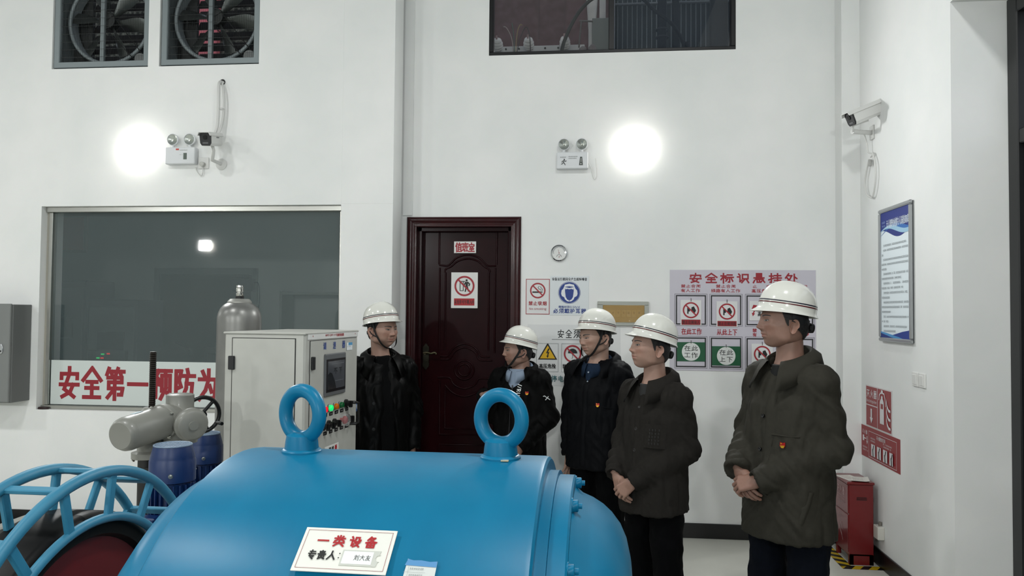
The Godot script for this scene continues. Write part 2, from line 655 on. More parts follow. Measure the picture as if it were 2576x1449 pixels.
# point on the door leaf plane from photo-like door units (x 0..1 across, y metres above the floor)
func build_door() -> void:
	var wood := textured(Color(1, 1, 1), 0.3, tones(0.008, Color(0.155, 0.022, 0.035), Color(0.20, 0.034, 0.048), 4, 512, 31), null, 0.0, 1.2)
	wood.clearcoat_enabled = true
	wood.metallic_specular = 0.3
	wood.clearcoat = 0.25
	wood.clearcoat_roughness = 0.15
	var leaf_mat := textured(Color(1, 1, 1), 0.34, tones(0.008, Color(0.105, 0.016, 0.027), Color(0.135, 0.024, 0.036), 4, 512, 32), null, 0.0, 1.2)
	leaf_mat.clearcoat_enabled = true
	leaf_mat.metallic_specular = 0.18
	leaf_mat.clearcoat = 0.10
	leaf_mat.clearcoat_roughness = 0.2
	var s := mesh()
	slab(s, Vector3(-1.405, 0.01, ZB - 0.16), Vector3(-0.645, 2.375, ZB - 0.115), 0.004)
	var leaf := struct("door_1", s, leaf_mat, "dark maroon panelled security door, shut")
	# rounded casing: three runs with a moulded profile
	var z := ZB - 0.01
	var prof := [Vector2(0, 0), Vector2(0, 0.022), Vector2(0.012, 0.034), Vector2(0.028, 0.038), Vector2(0.044, 0.030), Vector2(0.052, 0.024), Vector2(0.062, 0.030), Vector2(0.078, 0.026), Vector2(0.080, -0.10)]
	s = mesh()
	s.set_smooth_group(1)
	var oc := [Vector2(-1.486, 0.0), Vector2(-1.486, 2.455), Vector2(-0.570, 2.455), Vector2(-0.570, 0.0)]
	var inward := [Vector2(1, 0), Vector2(1, -1), Vector2(-1, -1), Vector2(-1, 0)]
	for i in 3:
		for k in prof.size() - 1:
			var a: Vector2 = oc[i] + inward[i] * prof[k].x
			var b: Vector2 = oc[i + 1] + inward[i + 1] * prof[k].x
			var c: Vector2 = oc[i + 1] + inward[i + 1] * prof[k + 1].x
			var d: Vector2 = oc[i] + inward[i] * prof[k + 1].x
			s.set_smooth_group(i * 3 + (2 if k >= 7 else 1))
			quad(s, Vector3(a.x, a.y, z + prof[k].y), Vector3(b.x, b.y, z + prof[k].y), Vector3(c.x, c.y, z + prof[k + 1].y), Vector3(d.x, d.y, z + prof[k + 1].y))
	part("casing", s, wood, leaf)
	# inner jamb and stop
	s = mesh()
	slab(s, Vector3(-1.41, 0, ZB - 0.15), Vector3(-1.375, 2.38, ZB - 0.05), 0.004)
	slab(s, Vector3(-0.68, 0, ZB - 0.15), Vector3(-0.645, 2.38, ZB - 0.05), 0.004)
	slab(s, Vector3(-1.41, 2.345, ZB - 0.15), Vector3(-0.645, 2.38, ZB - 0.05), 0.004)
	part("jamb", s, leaf_mat, leaf)
	# pressed mouldings of the leaf; u and v in pixels of the photograph's door, turned into metres
	var f := func(u: float, v: float) -> Vector3: return Vector3(-1.375 + (u - 1066.0) / 320.0 * 1.0 * 1.012, 2.352 - (v - 583.0) / 320.0 * 1.012, ZB - 0.113)
	var runs := [
		[[1107, 583], [1107, 668]], [[1256, 583], [1255, 668]],
		[[1107, 669], [1128, 671], [1138, 664], [1150, 652], [1166, 645], [1181, 643], [1196, 645], [1212, 652], [1224, 664], [1234, 671], [1254, 671]],
		[[1122, 688], [1124, 680], [1138, 673], [1152, 661], [1167, 655], [1181, 653], [1196, 655], [1210, 661], [1224, 673], [1236, 680], [1238, 688]],
		[[1109, 676], [1109, 892]], [[1252, 676], [1252, 892]],
		[[1124, 688], [1124, 886]], [[1236, 688], [1236, 886]],
		[[1105, 909], [1136, 909], [1146, 894], [1158, 884], [1175, 879], [1192, 884], [1205, 894], [1214, 910], [1246, 911]],
		[[1112, 901], [1132, 901], [1142, 886], [1156, 875], [1175, 870], [1194, 875], [1208, 886], [1218, 901], [1240, 902]],
		[[1106, 956], [1136, 956], [1146, 970], [1158, 979], [1175, 983], [1192, 979], [1205, 970], [1214, 957], [1246, 957]],
		[[1126, 975], [1140, 990], [1156, 999], [1175, 1003], [1194, 999], [1210, 990], [1226, 976]],
		[[1112, 964], [1112, 1100], [1250, 1100], [1250, 964]], [[1126, 980], [1126, 1085], [1236, 1085], [1236, 980]],
		[[1112, 1125], [1250, 1125], [1250, 1290], [1112, 1290], [1112, 1125]],
	]
	for r in runs:
		var pts := []
		for p in r:
			pts.append(f.call(float(p[0]), float(p[1])))
		s = mesh()
		tube(s, smooth(pts, 4) if pts.size() > 5 else pts, 0.0075, 8)
		part("moulding", s, leaf_mat, leaf)
	for r in [0.077, 0.048]:
		s = mesh()
		tube(s, arc(f.call(1175.0, 936.0), r, 0, 350, 35), 0.008, 8, true)
		part("moulding", s, leaf_mat, leaf)
	# lever handle on an antique plate
	var brass := mat(Color(0.33, 0.31, 0.24), 0.35, 0.9)
	var c: Vector3 = f.call(1076.0, 903.0) + Vector3(0, 0, 0.004)
	s = mesh()
	var plate := []
	for p in [[0, .105], [.010, .095], [.014, .085], [.024, .08], [.026, .055], [.022, .04], [.024, 0], [.022, -.045], [.026, -.06], [.024, -.08], [.014, -.088], [.010, -.097], [0, -.108]]:
		plate.append(Vector2(p[0], p[1]))
	for i in range(plate.size() - 2, 0, -1):
		plate.append(Vector2(-plate[i].x, plate[i].y))
	prism(s, plate, 0, 0.009, Transform3D(Basis(), c))
	rod(s, c + Vector3(0, -0.03, 0.008), c + Vector3(0, -0.03, 0.016), 0.012, 16)
	var hp := part("handle_plate", s, mat(Color(0.17, 0.165, 0.13), 0.45, 0.8), leaf, "antique brass handle plate")
	s = mesh()
	rod(s, c + Vector3(0, 0.03, 0), c + Vector3(0, 0.03, 0.05), 0.012, 14)
	tube(s, smooth([c + Vector3(-0.012, 0.03, 0.05), c + Vector3(0.02, 0.034, 0.054), c + Vector3(0.05, 0.026, 0.054), c + Vector3(0.075, 0.034, 0.052), c + Vector3(0.088, 0.03, 0.05), c + Vector3(0.092, 0.02, 0.05)], 4), 0.009, 10)
	part("lever", s, brass, hp)

# ---------------------------------------------------------------- control room behind the glass

func build_control_room() -> void:
	# stainless frame round the glass
	var x0 := -4.388
	var x1 := -1.926
	var y0 := 0.900
	var y1 := 2.515
	var s := mesh()
	slab(s, Vector3(x0, y1 - 0.042, ZG - 0.03), Vector3(x1, y1, ZG + 0.045), 0.004)
	slab(s, Vector3(x0, y0, ZG - 0.03), Vector3(x1, y0 + 0.03, ZG + 0.045), 0.004)
	slab(s, Vector3(x0 + 0.022, y0 + 0.03, ZG - 0.03), Vector3(x0 + 0.052, y1 - 0.042, ZG + 0.03), 0.004)
	slab(s, Vector3(x1 - 0.03, y0 + 0.03, ZG - 0.03), Vector3(x1, y1 - 0.042, ZG + 0.03), 0.004)
	var w := struct("window_1", s, steel, "wide control room window in a stainless steel frame")
	s = mesh()
	slab(s, Vector3(x0, y0 + 0.03, ZG - 0.02), Vector3(x0 + 0.022, y1 - 0.04, ZG + 0.02))
	part("sealant", s, mat(Color(0.62, 0.61, 0.57), 0.9), w)
	s = mesh()
	slab(s, Vector3(x0 + 0.05, y0 + 0.028, ZG - 0.005), Vector3(x1 - 0.028, y1 - 0.04, ZG + 0.005))
	part("pane", s, glass(Color(0.42, 0.49, 0.50), 0.19), w)

	# banner stuck along the lower edge of the glass
	var b := thing("banner", "white banner with big red slogan characters along the window bottom", "banner", Vector3(-4.33, 0.935, ZG + 0.0056))
	s = mesh()
	slab(s, Vector3(0, 0, 0), Vector3(2.37, 0.352, 0.002))
	part("backing", s, mat(Color(0.80, 0.83, 0.82), 0.6), b)
	var sh := sheet_on(b, 0.002)
	var k := 0
	for ch in "安全第一预防为主":
		sh.write("red_lettering", Color(0.56, 0.09, 0.15), ch, 0.075 + k * 0.1935, 0.292, 0.168, 0.243, 0.0, 0.13)
		k += 1
	sh.done()

	# the room itself: walls, ceiling and floor close it off from the sky
	var zf := ZL - 0.26
	var zk := -8.9
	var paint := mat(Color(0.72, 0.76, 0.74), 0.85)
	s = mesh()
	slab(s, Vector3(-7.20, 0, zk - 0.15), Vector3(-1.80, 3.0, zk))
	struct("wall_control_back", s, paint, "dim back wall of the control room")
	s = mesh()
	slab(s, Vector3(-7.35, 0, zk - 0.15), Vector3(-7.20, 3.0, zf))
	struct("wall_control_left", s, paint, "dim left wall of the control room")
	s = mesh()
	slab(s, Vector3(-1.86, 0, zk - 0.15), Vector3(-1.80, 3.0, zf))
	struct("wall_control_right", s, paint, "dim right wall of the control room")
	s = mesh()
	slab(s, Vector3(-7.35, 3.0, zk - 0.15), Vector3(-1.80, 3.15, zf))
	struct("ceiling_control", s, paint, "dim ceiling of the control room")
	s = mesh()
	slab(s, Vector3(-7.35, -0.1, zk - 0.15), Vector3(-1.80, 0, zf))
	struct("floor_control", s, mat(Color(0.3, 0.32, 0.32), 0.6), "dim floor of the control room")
	# inner doorway, seen as a darker opening
	s = mesh()
	slab(s, Vector3(-5.20, 0, zk - 0.001), Vector3(-4.05, 2.12, zk + 0.03), 0.004)
	var d := struct("door_3", s, mat(Color(0.10, 0.12, 0.125), 0.5), "dark inner door seen through the control room glass")
	s = mesh()
	slab(s, Vector3(-5.27, 0, zk), Vector3(-5.20, 2.2, zk + 0.05), 0.006)
	slab(s, Vector3(-4.05, 0, zk), Vector3(-3.98, 2.2, zk + 0.05), 0.006)
	slab(s, Vector3(-5.27, 2.12, zk), Vector3(-3.98, 2.2, zk + 0.05), 0.006)
	part("casing", s, mat(Color(0.42, 0.46, 0.45), 0.6), d)
	# pinkish wall picture high on the left
	var p := thing("wall_picture", "dull pink framed panel seen high through the left of the glass", "picture", Vector3(-6.35, 2.42, -8.899))
	s = mesh()
	box(s, Vector3(0, 0.2, 0.012), Vector3(0.38, 0.46, 0.024), 0.004)
	part("frame", s, mat(Color(0.70, 0.68, 0.66), 0.6), p)
	s = mesh()
	box(s, Vector3(-0.01, 0.2, 0.025), Vector3(0.31, 0.40, 0.004))
	part("sheet", s, mat(Color(0.95, 0.55, 0.50), 0.8), p)
	# tall cabinets, left
	for k2 in 2:
		var c := thing("control_cabinet", ["tall grey cabinet with instrument door deep behind the left of the glass", "lower grey cabinet beside the tall one behind the glass"][k2], "cabinet", Vector3(-5.62 + k2 * 0.58, 0, -7.95))
		s = mesh()
		box(s, Vector3(0, 1.0 - k2 * 0.1, 0), Vector3(0.56, 2.0 - k2 * 0.2, 0.5), 0.01)
		part("body", s, mat(Color(0.36, 0.40, 0.40), 0.5), c)
		s = mesh()
		box(s, Vector3(0, 1.0 - k2 * 0.1, 0.256), Vector3(0.50, 1.85 - k2 * 0.2, 0.012), 0.004)
		part("door", s, mat(Color(0.44, 0.48, 0.48), 0.5), c)
		s = mesh()
		box(s, Vector3(0, 1.5 - k2 * 0.15, 0.266), Vector3(0.30, 0.22, 0.010), 0.003)
		part("instrument_window", s, mat(Color(0.12, 0.14, 0.15), 0.2), c)
	# desk with chairs and small indicator lights
	var desk := thing("desk", "long dark desk inside the control room behind the banner", "desk", Vector3(-4.1, 0, -6.75))
	s = mesh()
	box(s, Vector3(0, 1.10, 0), Vector3(1.8, 0.04, 0.5), 0.005)
	part("top", s, mat(Color(0.26, 0.27, 0.27), 0.5), desk)
	for sx in [-0.85, 0.85]:
		s = mesh()
		box(s, Vector3(sx, 0.54, 0), Vector3(0.05, 1.08, 0.46), 0.004)
		part("leg", s, mat(Color(0.2, 0.2, 0.2), 0.6), desk)
	var ind := thing("indicator_panel", "small panel with green and red lights on the desk behind glass", "panel", Vector3(-4.45, 1.12, -6.75))
	s = mesh()
	box(s, Vector3(0, 0.10, 0), Vector3(0.36, 0.20, 0.06), 0.005)
	part("body", s, mat(Color(0.10, 0.11, 0.12), 0.5), ind)
	for q in [[-0.03, 0.165, 0], [0.025, 0.17, 1], [-0.075, 0.13, 0], [-0.035, 0.13, 1]]:
		s = mesh()
		box(s, Vector3(q[0], q[1], 0.033), Vector3(0.03, 0.012, 0.006), 0.001)
		part("indicator_light", s, glow(Color(0.1, 0.9, 0.45) if q[2] == 0 else Color(0.95, 0.12, 0.15), 0.6), ind)
	for k3 in 2:
		var ch := thing("office_chair", ["round-backed dark chair behind the glass above the banner", "slat-backed dark chair behind the glass beside the gas cylinder"][k3], "chair", Vector3(-4.19 + k3 * 0.30, 0, -7.25 - k3 * 0.45))
		var dk := mat(Color(0.07, 0.09, 0.11), 0.5)
		s = mesh()
		box(s, Vector3(0, 0.46, 0), Vector3(0.42, 0.06, 0.42), 0.02)
		part("seat", s, dk, ch)
		for lx in [-0.17, 0.17]:
			for lz in [-0.17, 0.17]:
				s = mesh()
				box(s, Vector3(lx, 0.22, lz), Vector3(0.035, 0.44, 0.035), 0.004)
				part("leg", s, dk, ch)
		s = mesh()
		if k3 == 0:
			prism(s, [Vector2(-0.2, 0.5), Vector2(0.2, 0.5), Vector2(0.21, 1.15), Vector2(0.15, 1.31), Vector2(0, 1.37), Vector2(-0.15, 1.31), Vector2(-0.21, 1.15)], -0.23, -0.17)
			part("backrest", s, dk, ch)
		else:
			box(s, Vector3(0, 1.27, -0.19), Vector3(0.44, 0.07, 0.035), 0.01)
			for lx in [-0.2, 0.2]:
				box(s, Vector3(lx, 0.86, -0.19), Vector3(0.035, 0.78, 0.035), 0.005)
			part("backrest", s, dk, ch)
			for q in 4:
				s = mesh()
				box(s, Vector3(-0.12 + q * 0.08, 0.87, -0.19), Vector3(0.03, 0.72, 0.02), 0.004)
				part("slat", s, dk, ch)
	# low pale bookcase at the right
	var bc := thing("bookcase", "pale low bookcase deep behind the right end of the glass", "bookcase", Vector3(-3.15, 0, -8.68))
	for q in [[-0.40, 0.0, -0.37, 1.92], [0.37, 0.0, 0.40, 1.92]]:
		s = mesh()
		slab(s, Vector3(q[0], q[1], -0.18), Vector3(q[2], q[3], 0.18), 0.003)
		part("side", s, mat(Color(0.52, 0.56, 0.54), 0.6), bc)
	for k4 in 5:
		s = mesh()
		slab(s, Vector3(-0.37, 0.08 + k4 * 0.45, -0.18), Vector3(0.37, 0.11 + k4 * 0.45, 0.17), 0.003)
		part("shelf", s, mat(Color(0.52, 0.56, 0.54), 0.6), bc)
	# small wall box with a trailing cable
	var wb := thing("wall_box", "small dark box with trailing cable on the control room wall", "box", Vector3(-4.12, 1.93, -8.868))
	s = mesh()
	box(s, Vector3(0, 0.07, 0.05), Vector3(0.25, 0.15, 0.10), 0.008)
	box(s, Vector3(0.03, 0.16, 0.05), Vector3(0.09, 0.04, 0.05), 0.004)
	part("body", s, mat(Color(0.12, 0.15, 0.17), 0.5), wb)
	s = mesh()
	tube(s, smooth([Vector3(0.12, 0.1, 0.05), Vector3(0.17, 0.08, 0.03), Vector3(0.18, -0.1, 0.02), Vector3(0.16, -0.3, 0.015), Vector3(0.17, -0.5, 0.012)], 5), 0.006, 6)
	part("cable", s, mat(Color(0.15, 0.17, 0.18), 0.6), wb)

# ---------------------------------------------------------------- exhaust fans high on the left wall

func build_fans() -> void:
	var grey := mat(Color(0.50, 0.535, 0.545), 0.5, 0.25)
	var dark := mat(Color(0.16, 0.17, 0.17), 0.55, 0.3)
	var blade_mat := mat(Color(0.30, 0.315, 0.31), 0.32, 0.75)
	var slat_mat := mat(Color(0.055, 0.045, 0.045), 0.7)
	var side := 0.812
	var proto: Node3D = null
	for k in 2:
		var x: float = [-4.335 + 0.408, -3.426 + 0.411][k]
		var label: String = ["galvanised box fan in the wall opening at the top left corner", "galvanised box fan beside the other, pink light between its louvres"][k]
		if proto:
			var c: Node3D = proto.duplicate()
			c.name = numbered("exhaust_fan")
			add_child(c)
			c.position = Vector3(x, 3.632, ZL - 0.02)
			tag(c, label, "fan", "exhaust fans in the high opening")
			continue
		var t := thing("exhaust_fan", label, "fan", Vector3(x, 3.632, ZL - 0.02), 0.0, "exhaust fans in the high opening")
		proto = t
		var h := side / 2.0
		var s := mesh()
		# square casing: rim and deep walls
		for a in 4:
			var tr := Transform3D(Basis(Vector3.BACK, a * PI / 2), Vector3(0, h, 0))
			box(s, Vector3(0, -h + 0.024, 0.0), Vector3(side, 0.046, 0.012), 0.003, tr)
			box(s, Vector3(0, -h + 0.045, -0.015), Vector3(side - 0.09, 0.008, 0.03), 0.002, tr)
			box(s, Vector3(0, -h + 0.004, -0.12), Vector3(side, 0.006, 0.23), 0.0, tr)
		part("casing", s, grey, t)
		s = mesh()
		var ring := arc(Vector3(0, h, -0.10), 0.345, 0, 352.5, 47)
		tube(s, ring, 0.016, 8, true)
		lathe(s, [Vector2(0.345, 0), Vector2(0.335, 0.03), Vector2(0.335, 0.09)], 48, Transform3D(Basis(Vector3.RIGHT, Vector3.FORWARD, Vector3.UP), Vector3(0, h, -0.10)))
		part("shroud_ring", s, grey, t)
		s = mesh()
		box(s, Vector3(-0.02, h, -0.045), Vector3(0.036, side - 0.06, 0.03), 0.004)
		part("support_bar", s, grey, t)
		s = mesh()
		rod(s, Vector3(0.0, h, -0.15), Vector3(0.0, h, -0.06), 0.055, 24)
		tube(s, arc(Vector3(0.0, h, -0.062), 0.062, 0, 345, 23), 0.009, 6, true)
		part("hub", s, dark, t)
		for b in 6:
			s = mesh()
			s.set_smooth_group(1)
			var n := 7
			var rows := []
			for i in n + 1:
				var f := float(i) / n
				var r := lerpf(0.05, 0.318, f)
				var half := lerpf(0.022, 0.062, smoothstep(0.0, 0.75, f)) * (1.0 if f < 0.9 else 0.88)
				var tw := lerpf(0.85, 0.45, f)
				var row := []
				for e in [-1.0, -0.33, 0.33, 1.0]:
					row.append(Vector3(e * half * cos(tw), r, -e * half * sin(tw) + (1.0 - e * e) * 0.012))
				rows.append(row)
			var tr := Transform3D(Basis(Vector3.BACK, deg_to_rad(22.0 + 60.0 * b)), Vector3(0, h, -0.115))
			for i in n:
				for e in 3:
					quad(s, tr * rows[i][e], tr * rows[i][e + 1], tr * rows[i + 1][e + 1], tr * rows[i + 1][e])
			part("blade", s, blade_mat, t)
		# belt drive and small motor in the lower right corner
		s = mesh()
		rod(s, Vector3(0.30, 0.075, -0.14), Vector3(0.30, 0.075, -0.04), 0.045, 20)
		part("motor", s, mat(Color(0.40, 0.41, 0.41), 0.45, 0.4), t)
		s = mesh()
		tube(s, [Vector3(-0.05, h - 0.03, -0.055), Vector3(0.275, 0.045, -0.05), Vector3(0.325, 0.105, -0.05), Vector3(0.055, h + 0.03, -0.055)], 0.004, 5, true)
		part("belt", s, mat(Color(0.03, 0.03, 0.03), 0.7), t)
		# wire guard over the front: too fine to tell apart
		s = mesh()
		var wire_n := 48
		for i in wire_n:
			var wx := lerpf(-h + 0.05, h - 0.05, (i + 0.5) / wire_n)
			tube(s, [Vector3(wx, 0.045, -0.012), Vector3(wx, side - 0.045, -0.012)], 0.0009, 3)
		for i in 11:
			var wy := lerpf(0.09, side - 0.09, i / 10.0)
			tube(s, [Vector3(-h + 0.05, wy, -0.014), Vector3(h - 0.05, wy, -0.014)], 0.0014, 3)
		part("wire_guard", s, mat(Color(0.22, 0.23, 0.23), 0.5, 0.5), t).set_meta("kind", "stuff")
		# closed-off louvre shutter behind the blades, slats standing ajar
		for i in 9:
			s = mesh()
			var tilt := Transform3D(Basis(Vector3.RIGHT, deg_to_rad(-31.0)), Vector3(0.07, 0.045 + i * 0.089, -0.245))
			box(s, Vector3(0.0, 0.0, 0.0), Vector3(0.60, 0.10, 0.003), 0.001, tilt)
			part("louvre_slat", s, slat_mat, t)
		for e in [[-h, -0.235], [0.37, h]]:
			s = mesh()
			slab(s, Vector3(e[0], 0, -0.26), Vector3(e[1], side, -0.225))
			part("shutter_jamb", s, mat(Color(0.20, 0.21, 0.21), 0.6, 0.3), t)

# ---------------------------------------------------------------- high window and what stands outside

func build_high_window() -> void:
	var fr := mat(Color(0.055, 0.06, 0.07), 0.4, 0.3)
	var x0 := -0.840
	var x1 := 1.081
	var y0 := 3.745
	var y1 := 4.90
	var z := ZB - 0.05
	var s := mesh()
	slab(s, Vector3(x0, y0, z - 0.05), Vector3(x1, y0 + 0.028, z + 0.05), 0.004)
	slab(s, Vector3(x0, y1 - 0.03, z - 0.05), Vector3(x1, y1, z + 0.05), 0.004)
	slab(s, Vector3(x0, y0 + 0.028, z - 0.05), Vector3(x0 + 0.032, y1 - 0.03, z + 0.05), 0.004)
	slab(s, Vector3(x1 - 0.036, y0 + 0.028, z - 0.05), Vector3(x1, y1 - 0.03, z + 0.05), 0.004)
	slab(s, Vector3(0.107, y0 + 0.028, z - 0.04), Vector3(0.151, y1 - 0.03, z + 0.04), 0.004)
	var w := struct("window_2", s, fr, "black aluminium window high above the door")
	s = mesh()
	slab(s, Vector3(x0 + 0.03, y0 + 0.026, z - 0.003), Vector3(0.109, y1 - 0.028, z + 0.003))
	part("pane", s, glass(Color(0.6, 0.62, 0.62), 0.04), w)
	s = mesh()
	slab(s, Vector3(0.149, y0 + 0.026, z - 0.023), Vector3(x1 - 0.034, y1 - 0.028, z - 0.017))
	part("pane", s, glass(Color(0.22, 0.25, 0.29), 0.42), w)

func build_outside() -> void:
	# ground and a maroon transformer tank outside, as seen through the high window
	var s := mesh()
	slab(s, Vector3(-16, -0.4, -22), Vector3(12, -0.3, -6.4))
	struct("floor_yard", s, mat(Color(0.35, 0.36, 0.34), 0.9), "grey yard behind the hall")
	var tank := thing("transformer", "dull maroon transformer tank with white cover beam outside the high window", "transformer", Vector3(-1.0, -0.3, -8.1))
	var maroon := textured(Color(1, 1, 1), 0.7, tones(0.02, Color(0.33, 0.20, 0.22), Color(0.44, 0.31, 0.33), 5, 512, 41), null, 0, 0.8)
	s = mesh()
	slab(s, Vector3(-0.66, 0.1, -0.4), Vector3(1.16, 7.2, 0.36), 0.02)
	part("tank", s, maroon, tank)
	s = mesh()
	slab(s, Vector3(-0.66, 4.588, 0.36), Vector3(0.90, 4.646, 0.50), 0.004)
	part("cover_beam", s, mat(Color(0.80, 0.80, 0.79), 0.6), tank)
	for k in 5:
		s = mesh()
		rod(s, Vector3(0.12 + k * 0.13, 4.617, 0.499), Vector3(0.12 + k * 0.13, 4.617, 0.508), 0.010, 10)
		part("bolt", s, mat(Color(0.12, 0.12, 0.12), 0.5), tank)
	for k in 3:
		s = mesh()
		slab(s, Vector3(0.43 + k * 0.26, 4.66, 0.36), Vector3(0.437 + k * 0.26, 7.2, 0.368))
		part("seam", s, mat(Color(0.36, 0.26, 0.28), 0.7), tank)
	# white ribbed insulators in front of the beam
	var white := mat(Color(0.86, 0.85, 0.83), 0.25)
	var spots := [-0.945, -0.641, -0.289]
	for k in 3:
		var t := thing("insulator", ["white ribbed insulator at the left edge of the high window", "white ribbed insulator behind the coloured strands outside the high window", "white ribbed insulator beside the thick black cable outside the high window"][k], "insulator", Vector3(spots[k], 4.315, -7.45), 0.0, "insulators on the transformer")
		s = mesh()
		var pr := [Vector2(0, -0.16), Vector2(0.02, -0.16), Vector2(0.02, -0.05)]
		for i in 4:
			var y := -0.052 + i * 0.027
			var r: float = [0.046, 0.054, 0.053, 0.044][i]
			pr.append_array([Vector2(r * 0.86, y), Vector2(r, y + 0.010), Vector2(r * 0.88, y + 0.023)])
		pr.append_array([Vector2(0.026, 0.062), Vector2(0, 0.066)])
		lathe(s, pr, 20, Transform3D(Basis(Vector3.RIGHT, 0.9), Vector3.ZERO))
		rod(s, Vector3(0, -0.02, -0.05), Vector3(0, 0.0, -0.152), 0.018, 12)
		part("porcelain", s, white, t)
		s = mesh()
		box(s, Vector3(-0.004, 0.05, 0.055), Vector3(0.018, 0.04, 0.012), 0.002)
		part("clamp", s, mat(Color(0.6, 0.5, 0.5), 0.4, 0.6), t)
	# curved strands like a tuft in front of the second insulator
	var st := thing("cable_strands", "tuft of thin curved coloured strands outside the high window", "strands", Vector3(-0.745, 3.902, -7.12))
	var dat := [
		[[-0.01, 0], [-0.01, 0.22], [-0.03, 0.36], [-0.075, 0.45], [-0.105, 0.465]],
		[[0.0, 0], [0.0, 0.22], [-0.010, 0.40], [-0.025, 0.495]],
		[[0.01, 0], [0.012, 0.22], [0.025, 0.40], [0.050, 0.475], [0.072, 0.472]],
		[[0.02, 0], [0.025, 0.22], [0.065, 0.38], [0.105, 0.455], [0.135, 0.40], [0.150, 0.26], [0.155, 0.0]],
	]
	var cols := [Color(0.66, 0.60, 0.58), Color(0.30, 0.40, 0.36), Color(0.62, 0.54, 0.38), Color(0.25, 0.22, 0.22)]
	for k in 4:
		var pts := []
		for p in dat[k]:
			pts.append(Vector3(p[0], p[1], 0))
		s = mesh()
		tube(s, smooth(pts, 6), 0.0085, 6, false, 0.5)
		part("strand", s, mat(cols[k], 0.5), st)
	# thick black arched cable
	var cb := thing("black_cable", "thick black cable arching behind the high window", "cable", Vector3(0, 0, -7.0))
	s = mesh()
	var ar := []
	for p in [[-0.36, -0.3], [-0.345, 3.6], [-0.304, 4.05], [-0.258, 4.22], [-0.169, 4.40], [-0.062, 4.525], [0.05, 4.585], [0.20, 4.610], [0.36, 4.575], [0.438, 4.526], [0.526, 4.433], [0.685, 4.301], [0.791, 4.10], [0.845, 3.7], [0.86, -0.3]]:
		ar.append(Vector3(p[0], p[1], 0))
	tube(s, smooth(ar, 5), 0.0165, 10)
	part("sheath", s, mat(Color(0.05, 0.05, 0.055), 0.5), cb)
	# white pipe and grey plate by the mullion
	var pp := thing("white_pipe", "white pipe standing left of the window mullion outside", "pipe", Vector3(-0.028, -0.3, -7.50))
	s = mesh()
	lathe(s, [Vector2(0, 0), Vector2(0.032, 0), Vector2(0.036, 4.75), Vector2(0.05, 4.95), Vector2(0.065, 5.2), Vector2(0.065, 6.5), Vector2(0, 6.5)], 20)
	part("pipe", s, mat(Color(0.78, 0.77, 0.75), 0.5), pp)
	s = mesh()
	slab(s, Vector3(0.070, 4.2, -0.03), Vector3(0.13, 6.5, 0.03))
	part("bracket", s, mat(Color(0.74, 0.73, 0.72), 0.5), pp)
	var gp := thing("grey_panel", "flat grey panel left of the window mullion outside", "panel", Vector3(0, -0.3, -7.33))
	s = mesh()
	slab(s, Vector3(-0.028, 0, -0.03), Vector3(0.16, 4.790, 0.03), 0.004)
	part("plate", s, mat(Color(0.42, 0.44, 0.43), 0.6), gp)
	s = mesh()
	tube(s, [Vector3(-0.148, 4.765, 0.04), Vector3(-0.02, 4.755, 0.04)], 0.009, 6)
	tube(s, [Vector3(-0.128, 4.765, 0.04), Vector3(-0.150, 4.51, 0.04)], 0.008, 6)
	part("lever", s, mat(Color(0.40, 0.38, 0.37), 0.5, 0.5), gp)
	var shelf := thing("outer_ledge", "dark ledge below the insulators outside the high window", "ledge", Vector3(-0.12, -0.3, -7.15))
	s = mesh()
	slab(s, Vector3(-0.85, 0, -0.08), Vector3(-0.13, 4.20, 0.08), 0.006)
	slab(s, Vector3(-0.13, 0, -0.08), Vector3(0.16, 4.405, 0.08), 0.006)
	part("block", s, mat(Color(0.25, 0.20, 0.21), 0.8), shelf)
	for k in 2:
		var rk := thing("stone", ["grey stone lying on the ledge outside, left one", "grey stone lying on the ledge outside, right one by the panel"][k], "stone", Vector3(-0.108 + k * 0.085, 4.107, -7.15))
		s = mesh()
		lathe(s, [Vector2(0, 0), Vector2(0.030, 0.002), Vector2(0.040, 0.018), Vector2(0.036, 0.045 + 0.012 * k), Vector2(0.018, 0.062 + 0.014 * k), Vector2(0, 0.066 + 0.014 * k)], 9, Transform3D(Basis(Vector3.UP, 0.4 - k), Vector3.ZERO), 0.8)
		part("rock", s, mat(Color(0.45, 0.42, 0.42), 0.9), rk)
	# ribbed grey-green cladding seen through the right sash
	var cl := thing("ribbed_cladding", "ribbed grey cladding outside the right sash of the high window", "cladding", Vector3(0.2, -0.3, -7.93))
	s = mesh()
	slab(s, Vector3(0.0, 0, -0.04), Vector3(1.7, 5.22, 0.0), 0.004)
	part("sheet", s, mat(Color(0.33, 0.36, 0.35), 0.6), cl)
	for k in 34:
		s = mesh()
		box(s, Vector3(0.03 + k * 0.049, 2.60, 0.008), Vector3(0.009, 5.20, 0.016), 0.002)
		part("rib", s, mat(Color(0.78, 0.81, 0.80), 0.5), cl)
	s = mesh()
	box(s, Vector3(0.85, 5.150, 0.03), Vector3(1.7, 0.018, 0.04), 0.004)
	part("top_rail", s, mat(Color(0.74, 0.76, 0.76), 0.5), cl)
